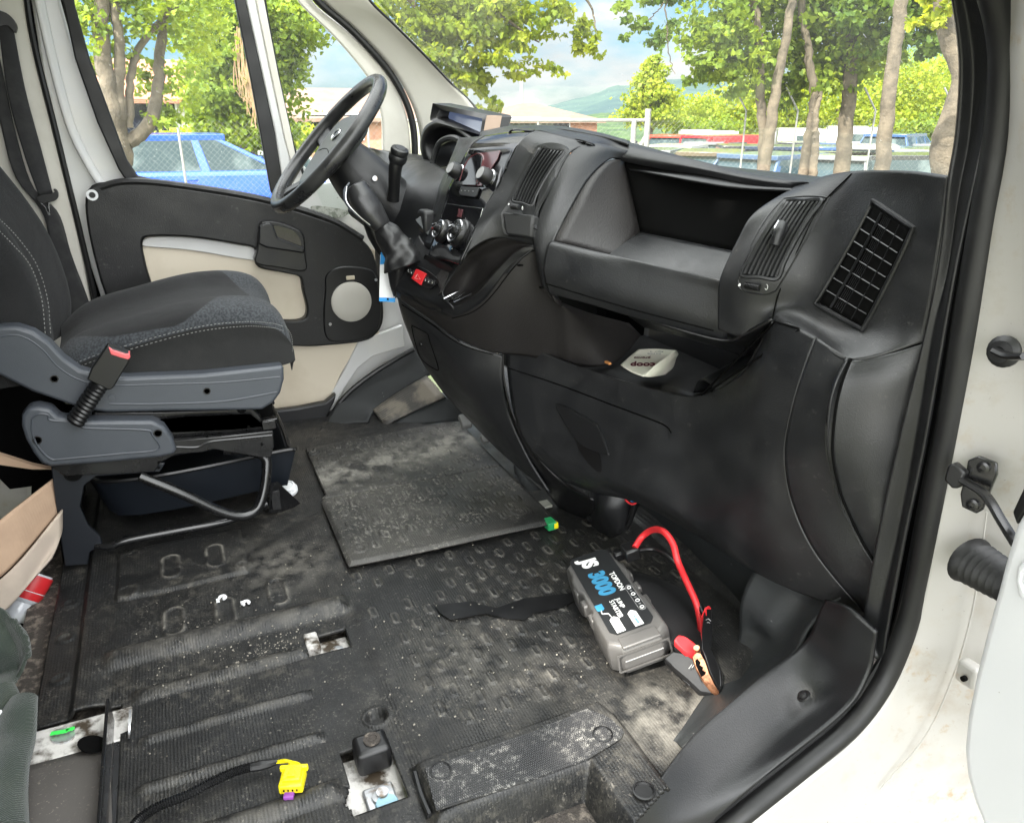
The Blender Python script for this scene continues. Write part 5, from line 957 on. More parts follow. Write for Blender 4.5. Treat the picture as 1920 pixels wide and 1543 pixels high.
# gear lever
gl=thing('gear_lever',P(745,460,x=-.16),'black gear lever with dimpled knob, silver edge and wrinkled leather gaiter','gear lever')
k0,k1,k2,k3=P(668,350,x=-.205),P(680,372,x=-.195),P(697,398,x=-.185),P(716,424,x=-.175)
kd=(k3-k0).normalized()
MB().tube([k0-kd*.006,k0,k1,k2,k3,k3+kd*.004],[.012,.030,.0370,.0350,.0255,.016],20,m=34,flat=.78).build('knob',mat('dimpled knob leather',(.018,.018,.019),.33,bump=(260,.5,.0010)),gl)
MB().tube([P(655,343,x=-.175),P(646,358,x=-.17),P(649,380,x=-.165),P(668,402,x=-.157),P(694,424,x=-.158)],[.002,.003,.0035,.003,.0015],8,m=30).build('knob_trim','greyp',gl)
MB().tube([P(650,350,x=-.166),P(650,378,x=-.160),P(672,404,x=-.154),P(694,422,x=-.154)],.0012,6,m=30).build('knob_edge','chrome',gl)
path=[P(714,424,x=-.175),P(728,442,x=-.17),P(742,462,x=-.165),P(752,480,x=-.16),P(760,500,x=-.155)]
q=cr_spline(path,26);b=MB();nn=28;vs=[]
for i,p in enumerate(q):
    t=i/25;r=.019+.029*t**.9+.0015*math.sin(t*9)
    tan=(q[min(i+1,25)]-q[max(i-1,0)]).normalized();u=tan.cross(Vector((0,0,1))).normalized();v=u.cross(tan)
    for j in range(nn):
        a=2*math.pi*j/nn;rr_=r*(1+.07*math.sin(4*a+5*t)+.035*math.sin(9*a-9*t)+.03*math.sin(t*22+2*a));vs.append(p+(u*math.cos(a)+v*math.sin(a))*rr_)
b.add(vs,[(i*nn+j,i*nn+(j+1)%nn,(i+1)*nn+(j+1)%nn,(i+1)*nn+j) for i in range(25) for j in range(nn)]+[tuple(range(25*nn,26*nn))]);b.build('gaiter','leather',gl,sub=1)
MB().grid([V3([(736,455,-.16),(752,452,-.15),(772,446,-.155)]),V3([(727,495,-.17),(748,485,-.145),(772,468,-.15)]),V3([(730,530,-.175),(746,515,-.15),(764,492,-.15)]),V3([(738,557,-.175),(741,552,-.165),(748,530,-.16)])],16,24).build('gaiter_skirt','leather',gl,solid=.003)
MB().tube([P(690,400,x=-.24),P(705,440,x=-.24),P(722,478,x=-.23)],[.018,.02,.014],12).build('lever_shaft','black',gl)
# key tag
kt=thing('key_tag',P(726,520,x=-.21),'white and blue paper key tag hanging below the gear gaiter','key tag')
q=X([(713,478),(740,474),(741,566),(711,564)],-.20);MB().prism(q,(-.001,0,0)).build('card','white',kt)
MB().prism(X([(714,474),(722,470),(740,476),(740,494),(713,496)],-.1985),(-.001,0,0)).build('blue_top','skyb',kt);MB().prism(X([(711,558),(741,559),(741,567),(711,565)],-.1985),(-.001,0,0)).build('blue_edge','skyb',kt)
MB().lathe([(.0025,0),(.0025,.0012)],P(727,561,x=-.198),(1,0,0),10).build('hole','pit',kt)
# monitor
mo=thing('dash_monitor',(-.4,.7,.9),'small dash top monitor in a black sun hood standing by the windscreen pillar','monitor')
f0=V3([(811,194,-.50),(925,217,-.29),(911,256,-.28),(805,226,-.50)])
MB().ring(f0,V3([(824,206,-.485),(905,223,-.31),(899,254,-.305),(818,222,-.485)]),(.0,.05,.0),48).build('hood','black',mo,bevel=.001)
s0=V3([(828,206,-.49),(906,222,-.31),(901,256,-.30),(822,232,-.49)])
MB().prism([p+Vector((0,.02,0)) for p in s0],(0,.01,0)).build('screen',mat('blue grey screen',(.045,.055,.085),.12,spec=.8,emis=(.10,.13,.22,.25)),mo)
MB().prism(V3([(912,216,-.284),(926,217,-.28),(920,250,-.275),(911,262,-.275),(903,262,-.28)]),(.004,.02,0)).build('side_cheek','tan',mo,bevel=.001)
MB().box((-.39,.745,.83),(.03,.03,.06)).build('stand','black',mo)
# ================================================================ PEDALS, CABLES
fr1=thing('foot_rest',P(760,755,z=.05),'ribbed grimy foot rest in the far driver footwell','foot rest')
g_=V3([(700,770,-.74),(745,738,-.74),(800,706,-.72)]);h_=V3([(722,800,-.66),(770,775,-.66),(836,745,-.62)])
MB().grid([g_,h_],10,6).build('plate',mat('grimy foot rest',(.05,.047,.042),.6,col2=(.16,.14,.11),c2s=12,c2r=(.45,.6)),fr1,solid=.006)
for i in range(8):
    t=.06+i*.085;a=[g_[k].lerp(h_[k],t)+Vector((0,0,.004)) for k in range(3)];MB().tube(a,.0032,6,m=10).build('rib',mat('worn rib',(.16,.145,.12),.55) if i==0 else bpy.data.materials['worn rib'],fr1)
cp=thing('footwell_carpet',(-.78,.6,.05),'dark moulded lining of the far driver footwell','footwell lining')
sf('wheel_arch_cover',[[(606,800,-.74),(640,750,-.80),(690,705,-.82),(745,670,-.82),(775,650,-.82)],[(640,795,-.72),(665,755,-.78),(710,722,-.79),(760,695,-.79),(800,670,-.78)],[(690,790,-.69),(705,770,-.74),(745,737,-.75),(800,706,-.73),(830,690,-.7)]],'toe',cp,30,16,.004)
sf('front_lining',[[(700,775,-.74),(836,745,-.62),(880,740,-.5),(960,780,-.2)],[(722,802,-.66),(850,790,-.56),(900,800,-.4),(990,880,-.1)]],'toe',cp,20,8,.004)
MB().tube(X([(606,800),(625,772),(655,735),(700,700),(745,672),(775,655)],-.80),.008,8,m=30).build('edge_trim','rub',cp)
MB().prism(X([(480,775),(560,765),(610,755),(631,738),(628,752),(605,800),(540,815),(480,815)],-.80),(-.03,0,0)).build('door_pocket','dash2',dd,bevel=.006)
pe=thing('pedal',P(872,790,x=-.38),'worn grey pedal pad peeping out under the dashboard, the larger one','pedal','pedals')
MB().box(P(872,790,x=-.40),(.045,.030,.018),Matrix.Rotation(.5,3,'Y')).build('pad',mat('worn grey pedal',(.13,.13,.125),.6),pe,bevel=.004)
pe=thing('pedal',P(908,823,x=-.30),'worn grey pedal pad peeping out under the dashboard, the smaller one','pedal','pedals')
MB().box(P(908,823,x=-.32),(.026,.018,.014),Matrix.Rotation(.5,3,'Y')).build('pad',bpy.data.materials['worn grey pedal'],pe,bevel=.003)
fb=thing('fuse_box',P(1030,970,z=.02),'green and yellow electrical connector showing in the gap beside the loose mat','connector')
MB().box(P(1031,982,z=.015),(.03,.022,.02)).build('green_body','green',fb,bevel=.002);MB().box(P(1041,984,z=.015),(.012,.012,.016)).build('yellow_clip','yel',fb,bevel=.002)
MB().box(P(1010,948,z=.008),(.03,.06,.006)).build('pale_label',mat('dull label',(.30,.30,.26),.6),fb)
wl=thing('wire_loop',P(1185,935,x=.25),'loop of thin red and blue wires hanging under the dashboard edge','wires')
MB().tube(V3([(1172,925,.27),(1174,938,.27),(1186,945,.275),(1200,938,.28)]),.0022,6,m=24).build('red_wire','red',wl)
MB().tube(V3([(1177,926,.27),(1179,935,.27),(1189,940,.275),(1202,934,.28)]),.0014,6,m=24).build('blue_wire','skyb',wl)
MB().tube(V3([(1186,926,.27),(1192,936,.275),(1200,930,.28)]),.0008,6,m=16).build('yellow_wire','yel',wl)
tag(MB().tube(V3([(1190,945,.26),(1175,985,.24),(1150,1003,.22),(1100,1018,.14),(1085,1010,.11)]),.006,8,m=30).build('black_cable','rub'),'thick black cable drooping from the console foot to the floor','cable')
# ================================================================ RECEIPT
rc=thing('paper_receipt',P(1215,680,z=.42),'crumpled cream coop pronto receipt lying upside down in the dashboard pocket','receipt')
z0=.425
rp_=[P(a,b,z=z0) for a,b in((1162,684),(1196,655),(1268,657),(1255,690),(1205,706),(1180,700))]
pc_=[P(1162,684,z=.432),P(1196,655,z=.440),P(1262,655,z=.450),P(1247,700,z=.440),P(1205,706,z=.428),P(1178,698,z=.428)]
MB().grid([[P(1163,684,z=.430),P(1180,669,z=.434),P(1197,655,z=.436)],[P(1183,697,z=.430),P(1207,676,z=.436),P(1230,654,z=.440)],[P(1206,706,z=.430),P(1236,681,z=.437),P(1268,657,z=.442)]],16,16).build('sheet','paper',rc,solid=.0006)
MB().grid([[P(1206,706,z=.426),P(1232,682,z=.444),P(1268,657,z=.452)],[P(1222,707,z=.418),P(1245,690,z=.428),P(1272,664,z=.436)],[P(1248,703,z=.40),P(1262,690,z=.405),P(1268,672,z=.412)]],12,12).build('fold','paper',rc,solid=.0006)
rs=bpy.data.objects['sheet'] if False else [o for o in rc.children if o.name.startswith('sheet')][0]
o_=on(rs,1229,684,.0012);xx=(on(rs,1187,684,.0012)-o_);yy=(on(rs,1226,694,.0012)-o_);nn_=xx.cross(yy).normalized();nn_=nn_ if nn_.z>0 else -nn_;xx.normalize();yy=nn_.cross(xx);Rr=Matrix((xx,yy,nn_)).transposed()
text('coop',o_+nn_*.003,Rr,.024,'ink',rc,'coop_lettering',bold=.0007)
o2=on(rs,1228,669,.001);text('pronto',on(rs,1220,671,.001)+nn_*.0012,Rr,.012,'ink',rc,'pronto_lettering')
for k,(a,b_) in enumerate(((1240,664),(1244,660))):
    text(('coop pronto','Filiale 3 - 12')[k],on(rs,a,b_,.001)+nn_*.001,Rr,.0055,'inkg',rc,'small_print')
tag(MB().box(P(1140,680,z=.43),(.016,.006,.004)).build('orange_peel',mat('orange scrap',(.6,.25,.08),.6)),'tiny orange scrap left of the receipt in the dashboard pocket','scrap')
# ================================================================ YELLOW CONNECTOR AND HARNESS
yc=thing('airbag_connector',P(550,1462,z=.01),'yellow electrical connector plug with purple latch on the ribbed rubber floor','connector')
R=Matrix.Rotation(math.radians(62),3,'Z')@Matrix.Rotation(math.radians(12),3,'Y')
c=P(549,1462,z=.016)
ux_=(P(575,1465,z=.016)-P(525,1468,z=.016)).normalized();uy_=(P(555,1440,z=.016)-P(545,1488,z=.016));uy_=(uy_-ux_*uy_.dot(ux_)).normalized();Rc=Matrix((ux_,uy_,ux_.cross(uy_))).transposed()
MB().box(c,(.034,.034,.016),Rc).build('shell','yel',yc,bevel=.003)
MB().box(c+Rc@Vector((0,.002,.010)),(.026,.024,.005),Rc).build('latch_cover','yel',yc,bevel=.002)
MB().box(c+Rc@Vector((0,.014,.008)),(.040,.006,.010),Rc).build('collar','yel',yc,bevel=.002)
MB().prism([c+Rc@Vector(p) for p in((-.006,-.006,.013),(.006,-.006,.013),(0,.010,.016))],Rc@Vector((0,0,.003))).build('latch_tab','yel',yc,bevel=.001)
MB().box(c+Rc@Vector((0,-.0172,.0)),(.027,.001,.008),Rc).build('socket_face',mat('dark yellow',(.45,.36,.0),.5),yc)
for i in range(4): MB().box(c+Rc@Vector((-.009+i*.006,-.018,.0)),(.002,.001,.003),Rc).build('pin','pit',yc)
MB().box(c+Rc@Vector((-.002,-.021,-.006)),(.014,.010,.006),Rc).build('purple_latch','purple',yc,bevel=.001)
hn=thing('wiring_harness',P(400,1490,z=.01),'black corrugated wiring conduit with frayed yellow wires leading to the yellow plug','wiring')
hp_=cr_spline([P(a,b,z=.010) for a,b in((235,1570),(262,1535),(300,1510),(350,1490),(400,1464),(440,1446),(475,1436))],120)
rsx=[.0058+(.0016 if i%2 else 0) for i in range(120)];MB().tube(hp_,rsx,10,smooth=False).build('conduit','black',hn,ang=20)
MB().tube([P(a,b,z=.010) for a,b in((470,1438),(490,1434),(505,1431),(520,1427))],[.0065,.0075,.006,.004],8,m=20).build('tape','rub',hn)
for k in range(4): MB().tube([P(518,1427+k,z=.010),P(532+k*3,1424+k*1.5,z=.014+.003*(k%2)),P(548-k*2,1427+k*2,z=.014),P(562-k*3,1432+k*1.5,z=.012),P(558-k*3,1444,z=.018)],.0013,5,m=24).build('wire','yel' if k!=3 else 'yel',hn)
# ================================================================ JUMP STARTER
js=thing('jump_starter',P(1160,1130,z=.04),'gunmetal jump starter pack with a black printed label lying on the floor under the glovebox','jump starter')
zt=.078
a,b_=P(1100,1040,z=zt),P(1202,1199,z=zt);ex=(b_-a);Lj=ex.length;ex.normalize();wj=.114
ez=Vector((0,0,1));ey=ez.cross(ex);ctr=(a+b_)/2-Vector((0,0,0))
tilt=Matrix.Rotation(math.radians(13),3,ex);ey=tilt@ey;ez=tilt@ez
RJ=Matrix((ex,ey,ez)).transposed()
def J3(x,y,z=0): return ctr+RJ@Vector((x,y,z))
hl,hw=Lj/2+.004,wj/2
def outl(s=1,dx=0,e=0):
    p=[(-hl+.018,-hw+.006),(-hl,-hw+.028),(-hl,hw-.028),(-hl+.018,hw-.006),(-hl+.05,hw-.006),(-hl+.062,hw),(-hl+.10,hw),(-hl+.11,hw-.006),(hl-.11,hw-.006),(hl-.10,hw),(hl-.05,hw),(hl-.02,hw),(hl,hw-.022),(hl,-hw+.022),(hl-.02,-hw),(hl-.05,-hw),(hl-.10,-hw),(hl-.11,-hw+.006),(-hl+.11,-hw+.006),(-hl+.10,-hw),(-hl+.062,-hw),(-hl+.05,-hw+.006)]
    return [(x*s,y*s) for x,y in p]
o=outl();b=MB();n=len(o);lev=[(-.062,.93),(-.056,.985),(-.030,1.0),(-.012,.995),(-.004,.95),(0,.90)];vs=[]
for z_,s_ in lev: vs+=[J3(x*(s_ if s_>.96 else 1-(1-s_)*.55),y*s_,z_) for x,y in o]
b.add(vs,[(k*n+i,k*n+(i+1)%n,(k+1)*n+(i+1)%n,(k+1)*n+i) for k in range(len(lev)-1) for i in range(n)]+[tuple(range(n)),tuple(range((len(lev)-1)*n,len(lev)*n))])
body=b.build('case','gun',js,bevel=.0025,seg=2,ang=35)
for sgn in(-1,1):
    for i in range(3):
        x=-.048+i*.042;MB().box(J3(x,sgn*(hw-.004),-.018),(.022,.010,.026),RJ).build('grip_rib','gun',js,bevel=.003)
MB().box(J3(hl-.012,0,-.002),(.026,.070,.006),RJ).build('end_ridge','gun',js,bevel=.002)
MB().box(J3(hl+.0005,0,-.030),(.002,.070,.001),RJ).build('end_line','inkg',js)
MB().ring([J3(hl*1.003,y,z) for y,z in((-.048,-.012),(.048,-.012),(.05,-.050),(-.05,-.050))],[J3(hl*1.003,y,z) for y,z in((-.045,-.015),(.045,-.015),(.047,-.047),(-.047,-.047))],ex*.0012,40).build('end_frame','gun',js)
lb=[(-hl+.012,-hw+.018),(-hl+.004,-hw+.026),(-hl+.004,hw-.026),(-hl+.016,hw-.016),(hl-.045,hw-.016),(hl-.033,hw-.026),(hl-.033,-hw+.026),(hl-.045,-hw+.016)]
lab=MB().prism([J3(x,y,.0002) for x,y in lb],ez*.0012).build('label_panel',mat('matt black label',(.010,.011,.012),.45,speck=[((.2,.2,.2),400,.70,.76)]),js)
# writing reads along the case from the far end to the near end
def jt(s,x,y,size,m,nm,rot=0,**k):
    Rt=RJ@Matrix.Rotation(rot,3,'Z');return text(s,J3(x,y,.0017),Rt,size,m,js,nm,**k)
jt('JS',-hl+.020,-.019,.041,'inkw','model_lettering',bold=.0022,sx=.92,shear=.10)
jt('3000',-hl+.066,-.019,.041,'blue','number_lettering',bold=.0022,sx=.90,shear=.10)
jt('TOPDON',-hl+.084,.017,.0145,'inkw','maker_lettering',bold=.0002,sx=.95)
jt('JUMP',-hl+.160,.000,.0120,'inkw','jump_lettering',bold=.0001,spacing=1.05)
jt('STARTER',-hl+.160,-.0125,.0120,'inkw','starter_lettering',bold=.0001,spacing=1.05)
# four indicator rings in a pill outline
def pill(x0,x1,y,r,m,nm,th=.0007,fill=False):
    pts=[J3(x1+r*math.cos(t),y+r*math.sin(t),.0018) for t in np.linspace(-math.pi/2,math.pi/2,10)]+[J3(x0+r*math.cos(t),y+r*math.sin(t),.0018) for t in np.linspace(math.pi/2,math.pi*1.5,10)]
    return MB().prism(pts,ez*.0008).build(nm,m,js) if fill else MB().tube(pts,th,4,closed=True,m=60,smooth=False).build(nm,m,js)
pill(-hl+.142,-hl+.204,.034,.0065,'inkg','indicator_outline',.0005)
for i in range(4):
    x=-hl+.143+i*.0200;MB().tube([J3(x+.0034*math.cos(t),.034+.0034*math.sin(t),.0019) for t in np.linspace(0,6.28,13)[:-1]],.0009,4,closed=True,m=20).build('indicator_ring','inkw',js)
    if i<3:MB().box(J3(x+.010,.034,.0019),(.002,.004,.0004),RJ).build('indicator_tick','inkg',js)
MB().prism([J3(x,y,.0016) for x,y in((hl-.078,.014),(hl-.072,.020),(hl-.036,.020),(hl-.036,.004),(hl-.072,.004),(hl-.078,.010))],ez*.0008).build('power_button','inkw',js,bevel=.0006)
MB().tube([J3(hl-.069+.0045*math.cos(t),.012+.0045*math.sin(t),.0026) for t in np.linspace(0,6.28,17)[:-1]],.0006,4,closed=True,m=24).build('power_symbol','blue',js)
text('POWER',J3(hl-.062,.0095,.0026),RJ,.0065,'blue',js,'power_lettering',bold=.0001)
MB().prism([J3(x,y,.0016) for x,y in((-hl+.178,-.036),(-hl+.186,-.030),(-hl+.186,-.022),(-hl+.178,-.018),(-hl+.150,-.018)) ] if 0 else [J3(x,y,.0016) for x,y in((-hl+.160,-.041),(-hl+.174,-.041),(-hl+.177,-.038),(-hl+.177,-.030),(-hl+.174,-.027),(-hl+.160,-.027))],ez*.0008).build('lamp_icon','blue',js)
MB().tube([J3(x,y,.0018) for x,y in((-hl+.177,-.034),(-hl+.186,-.035),(-hl+.190,-.026),(-hl+.200,-.024))],.0009,4,m=16).build('icon_line','inkw',js)
MB().prism([J3(x,y,.0016) for x,y in((hl-.078,-.020),(hl-.072,-.014),(hl-.036,-.014),(hl-.036,-.030),(hl-.072,-.030),(hl-.078,-.024))],ez*.0008).build('white_icon','inkw',js,bevel=.0005)
MB().box(J3(-hl+.01,hw-.018,-.02),(.030,.026,.024),RJ).build('cable_socket','black',js,bevel=.003)
# bag under the starter
pg_=P(1182,1034,x=.44);MB().box(pg_,(.034,.030,.026),RJ).box(pg_.lerp(J3(-hl+.01,hw-.01,-.02),.5),(.02,.03,.02),RJ).build('lead_plug','black',js,bevel=.004)
tag(MB().grid([[J3(-.11,.055,-.055),J3(-.09,.09,-.05),J3(-.06,.15,-.085)],[J3(-.04,.055,-.02),J3(-.02,.10,-.045),J3(.02,.16,-.085)],[J3(.06,.055,-.02),J3(.07,.09,-.05),J3(.08,.14,-.085)],[J3(.13,.058,-.05),J3(.14,.08,-.07),J3(.14,.11,-.085)]],16,16).build('carry_pouch',mat('black neoprene',(.006,.006,.007),.8),solid=.01),'soft black pouch slumped behind the jump starter','pouch')
jc=thing('red_clamp_lead',P(1270,1050,x=.5),'red jump lead arching from the jump starter to its red clamp','cable')
MB().tube(V3([(1190,1026,.45),(1205,1005,.44),(1225,993,.46),(1245,997,.50),(1262,1020,.53),(1270,1050,.55),(1285,1085,.56),(1305,1130,.58),(1313,1165,.60),(1316,1205,.61)]),.0062,12,m=80).build('lead','red',jc)
jc=thing('black_clamp_lead',P(1250,1060,x=.5),'thin black jump lead curving beside the red one','cable')
MB().tube(V3([(1192,1032,.45),(1225,1030,.46),(1255,1045,.50),(1285,1080,.54),(1305,1120,.57),(1318,1150,.60)]),.0048,10,m=70).build('lead','black',jc)
def clampx(name,label,pts_h,mh,jaw,w):
    t=thing(name,jaw[0],label,'battery clamp');return t
cl1=thing('red_clamp',P(1290,1225,x=.66),'red handled copper jaw battery clamp beside the jump starter','battery clamp','battery clamps')
MB().prism(V3([(1272,1200,.655),(1284,1203,.66),(1300,1214,.67),(1312,1225,.675),(1308,1240,.68),(1296,1240,.68),(1283,1230,.675),(1262,1212,.66)]),(.002,-.003,.016)).build('handle','red',cl1,bevel=.004,seg=3)
MB().prism(V3([(1322,1140,.60),(1330,1136,.60),(1334,1142,.60),(1330,1150,.60),(1330,1200,.65),(1318,1215,.66),(1314,1190,.64),(1313,1160,.61)]),(.004,-.004,.006)).build('second_handle','red',cl1,bevel=.003)
cop=[(1298,1238,.69),(1306,1230,.69),(1314,1232,.695),(1322,1246,.70),(1330,1268,.71),(1340,1290,.72),(1349,1303,.725),(1345,1308,.725),(1332,1298,.72),(1318,1280,.712),(1305,1258,.70)]
jw=MB().prism(V3(cop),(.001,-.002,.010)).build('copper_jaw','copper',cl1,bevel=.0015)
tt=[(1309,1243),(1315,1250),(1313,1255),(1320,1259),(1318,1265),(1325,1268),(1323,1275),(1330,1279),(1328,1285),(1334,1292),(1331,1297),(1326,1292),(1319,1282),(1312,1268),(1306,1255),(1305,1247)]
MB().prism([P(a,b,x=.706)+Vector((.004,-.006,.014)) for a,b in tt],(.0005,-.0005,.001)).build('jaw_teeth_gap','pit',cl1)
MB().lathe([(.005,0),(.005,.014)],P(1308,1222,x=.685),(.2,-.4,.9),12).build('pivot_spring','copper',cl1)
cl2=thing('black_clamp',P(1320,1240,x=.68),'black plastic battery clamp closed round the copper jaws','battery clamp','battery clamps')
MB().prism(V3([(1320,1150,.60),(1334,1148,.61),(1336,1200,.65),(1333,1222,.67),(1340,1240,.685),(1352,1264,.705),(1354,1290,.72),(1351,1302,.725),(1346,1300,.722),(1332,1268,.71),(1322,1238,.69),(1316,1225,.68),(1316,1190,.65)]),(.002,-.003,.012)).build('upper_arm','black',cl2,bevel=.004,seg=3)
MB().prism(V3([(1244,1243,.655),(1262,1228,.655),(1285,1234,.67),(1300,1245,.688),(1315,1275,.705),(1330,1297,.715),(1344,1308,.72),(1335,1312,.72),(1312,1308,.712),(1288,1282,.695),(1262,1262,.672)]),(.001,-.002,.012)).build('lower_arm','black',cl2,bevel=.004,seg=3)
for d in(0,6,12):
    MB().tube(V3([(1322,1163+d,.625),(1328,1160+d,.632),(1333,1164+d,.632)]),.0007,4,m=8).build('arm_ridge','inkg',cl2)
for d in(0,6): MB().tube([P(1290+d,1266-d*.3,x=.695)+Vector((0,0,.014)),P(1296+d,1258-d*.3,x=.695)+Vector((0,0,.014))],.0007,4,m=4).build('arm_ridge','inkg',cl2)
# ================================================================ REST OF THE VAN SHELL (roof, rear wall) - shades the cab
rf=thing('cargo_box',(0,-2,.5),'plain grey lined van roof and cargo compartment behind the cab','cargo box')
MB().box((0,-.42,1.47),(1.76,1.14,.05)).build('cab_roof','pillar',rf,bevel=.02)
MB().box((0,-1.6,1.46),(1.9,1.3,.05)).build('cargo_roof','pillar',rf,bevel=.02)
MB().box((0,-1.02,.5),(1.80,.04,1.9)).build('bulkhead','pit',rf)
MB().box((.90,-.70,.5),(.06,.60,1.9)).build('rear_door_post','paint',rf,bevel=.02)
# ================================================================ OUTDOORS
GZ=-1.4
def lotz(d): return float(np.interp(d,[0,13,17,24,32,42,100],[-1.4,-1.3,-1.3,-1.38,-1.5,-2.2,-2.4]))
def gz(x,y):
    d=math.hypot(x-0,y-.3);k=float(sstep(2.5,6.5,np.array(d)));return -.62*(1-k)+k*(lotz(d+1)-.01)
def ground():
    rs_=[0,1,2,3,4,5,6,7,9,12,16,22,30,45,70,110,200,400,900,2500];na=72;v=[];f=[]
    for r_ in rs_:
        for j in range(na):
            a=2*math.pi*j/na;x,y=r_*math.cos(a),r_*math.sin(a)+.3;v.append((x,y,gz(x,y)))
    for i in range(len(rs_)-1):
        for j in range(na): f.append((i*na+j,i*na+(j+1)%na,(i+1)*na+(j+1)%na,(i+1)*na+j))
    o=MB().add(v,f).build('ground',mat('gravel lot',(.17,.155,.13),.9,col2=(.12,.15,.06),c2s=.35,c2r=(.45,.6),bump=(20,.5,.02)),None);tag(o,kind='structure')
ground()
def leafmesh(name,C,size,m,parent,up=.5,lobed=True,var=.35,droop=.35):
    n=len(C);T=np.array([(0,0,0),(.30,.02,.03),(.52,.34,-.05),(.26,.44,.03),(.32,.78,-.06),(0,1.05,-.10),(-.32,.78,-.06),(-.26,.44,.03),(-.52,.34,-.05),(-.30,.02,.03)]) if lobed else np.array([(0,0,0),(.36,.45,.06),(0,1,-.05),(-.36,.45,.06)])
    k=len(T);d=RNG.normal(size=(n,3));d[:,2]-=droop;d/=np.linalg.norm(d,axis=1)[:,None]
    nn=RNG.normal(size=(n,3));nn[:,2]+=up*2;nn-=d*(nn*d).sum(1)[:,None];nn/=np.linalg.norm(nn,axis=1)[:,None];s=np.cross(d,nn)
    sz=size*(1+var*(RNG.random(n)*2-1))
    V=C[:,None,:]+(s[:,None,:]*T[None,:,0:1]+d[:,None,:]*T[None,:,1:2]+nn[:,None,:]*T[None,:,2:3])*sz[:,None,None]
    O=np.array(ORG.get(parent.name,Vector())) if parent else 0
    me=bpy.data.meshes.new(name);V=(V-O).reshape(-1,3)
    me.vertices.add(len(V));me.vertices.foreach_set('co',V.ravel());me.loops.add(n*k);me.loops.foreach_set('vertex_index',np.arange(n*k,dtype=np.int32))
    me.polygons.add(n);me.polygons.foreach_set('loop_start',np.arange(0,n*k,k,dtype=np.int32));me.polygons.foreach_set('loop_total',np.full(n,k,dtype=np.int32));me.update(calc_edges=True)
    me.materials.append(m);o=bpy.data.objects.new(name,me);COL.objects.link(o)
    if parent:o.parent=parent;ORG[o.name]=ORG[parent.name]
    return o
LF=leafmat('sunlit maple leaves',(.075,.125,.02),(.16,.24,.035),(.30,.38,.05))
LFy=leafmat('yellow green leaves',(.11,.17,.02),(.23,.30,.03),(.40,.44,.05))
LFd=leafmat('dull green leaves',(.05,.10,.02),(.10,.17,.03),(.20,.28,.04),2.2)
BK=mat('grey brown bark',(.085,.07,.052),.9,col2=(.18,.145,.105),c2s=7,c2r=(.4,.65),bump=(38,.7,.015),detail=8)
BK2=mat('dark bark',(.11,.085,.065),.9,col2=(.20,.16,.12),c2s=9,c2r=(.4,.65),bump=(38,1,.03))
def clump_pts(c,rad,n,sub=.22,k=None):
    """n points in an ellipsoid of world radii rad around c, gathered in twig clumps with gaps"""
    k=k or max(5,int(n/26));q=RNG.normal(size=(k,3));q/=np.linalg.norm(q,axis=1)[:,None];q*=RNG.random((k,1))**.42
    cen=np.array(c)+q*np.array(rad);i=RNG.integers(0,k,n)
    s_=np.array(rad)*sub*np.array([1,1,.55]);return cen[i]+RNG.normal(size=(n,3))*s_
def tree(name,label,trunks,crowns,lsize,m,lobed=True,bark=None,group='trees around the parking lot',cat='tree',droop=.35):
    b=trunks[0][0][0];base=WP(*b) ;base.z=gz(base.x,base.y)-.1
    t=thing(name,base,label,cat,group)
    for path,rad in trunks:
        pts=[WP(*p) for p in path];pts[0]=pts[0].copy()
        q=cr_spline(pts,30);q=[p+Vector((random.gauss(0,.006),random.gauss(0,.006),0)) for p in q]
        MB().tube(q,rad,10,smooth=False).build('trunk' if rad[0]>.045 else 'branch',bark or BK,t)
    allp=[]
    for px,py,dist,rx,ry,n in crowns:
        sc=dist/1320.
        n=int(n*(1.35 if lobed else 1));q=clump_pts(WP(px,py,dist),(rx*sc,rx*sc,ry*sc),n,sub=.15 if lobed else .22);allp.append(q)
    leafmesh('crown',np.concatenate(allp),lsize*(.72 if lobed else .8),m,t,lobed=lobed,droop=droop);return t
D=8.
tree('tree','twin stemmed tree at the left of the driver door window',
 [([(232,330,7.5),(215,230,7.5),(200,150,7.5),(190,60,7.5),(195,-80,7.5)],[.10,.085,.07,.06,.05]),([(232,300,7.5),(222,200,7.5),(225,100,7.5),(216,0,7.5),(214,-90,7.5)],[.07,.055,.04,.038,.035]),([(235,270,7.5),(275,240,7.6),(295,170,7.7),(300,100,7.8),(310,0,7.9),(318,-80,8)],[.06,.055,.045,.04,.034]),([(240,240,7.5),(250,120,7.6),(290,50,7.7),(340,0,7.7)],[.035,.03,.025,.02])],
 [(190,20,7.6,55,70,800),(165,90,7.7,30,50,260),(330,20,7.8,70,50,700),(270,-30,7.6,80,40,500),(330,140,8,60,45,300),(280,215,7.8,60,26,170),(350,70,8.2,70,60,380),(240,110,7.9,50,50,120)],.058,LF)
tree('tree','dense bushy tree filling the right half of the driver door window',
 [([(476,430,15.5),(470,330,15.5),(455,200,15.5),(440,80,15.5),(430,-80,15.5)],[.2,.17,.14,.12])],
 [(420,40,15.5,85,75,2600),(430,150,15.2,75,60,2600),(400,200,15.4,50,50,800),(500,120,15.6,60,120,2200),(455,240,15.3,80,34,1600),(560,20,15.4,80,55,1500),(540,90,15.3,35,60,560),(500,30,15.8,80,60,1200),(390,110,15.9,45,80,700)],.115,LF)
b=MB()
for i in range(70):
    x=random.gauss(468,14);y0=random.uniform(40,120);b.tube([WP(x,y0,14.4),WP(x+random.gauss(6,4),y0+70,14.4),WP(x+random.gauss(14,7),y0+random.uniform(80,130),14.4)],.010,4,m=5)
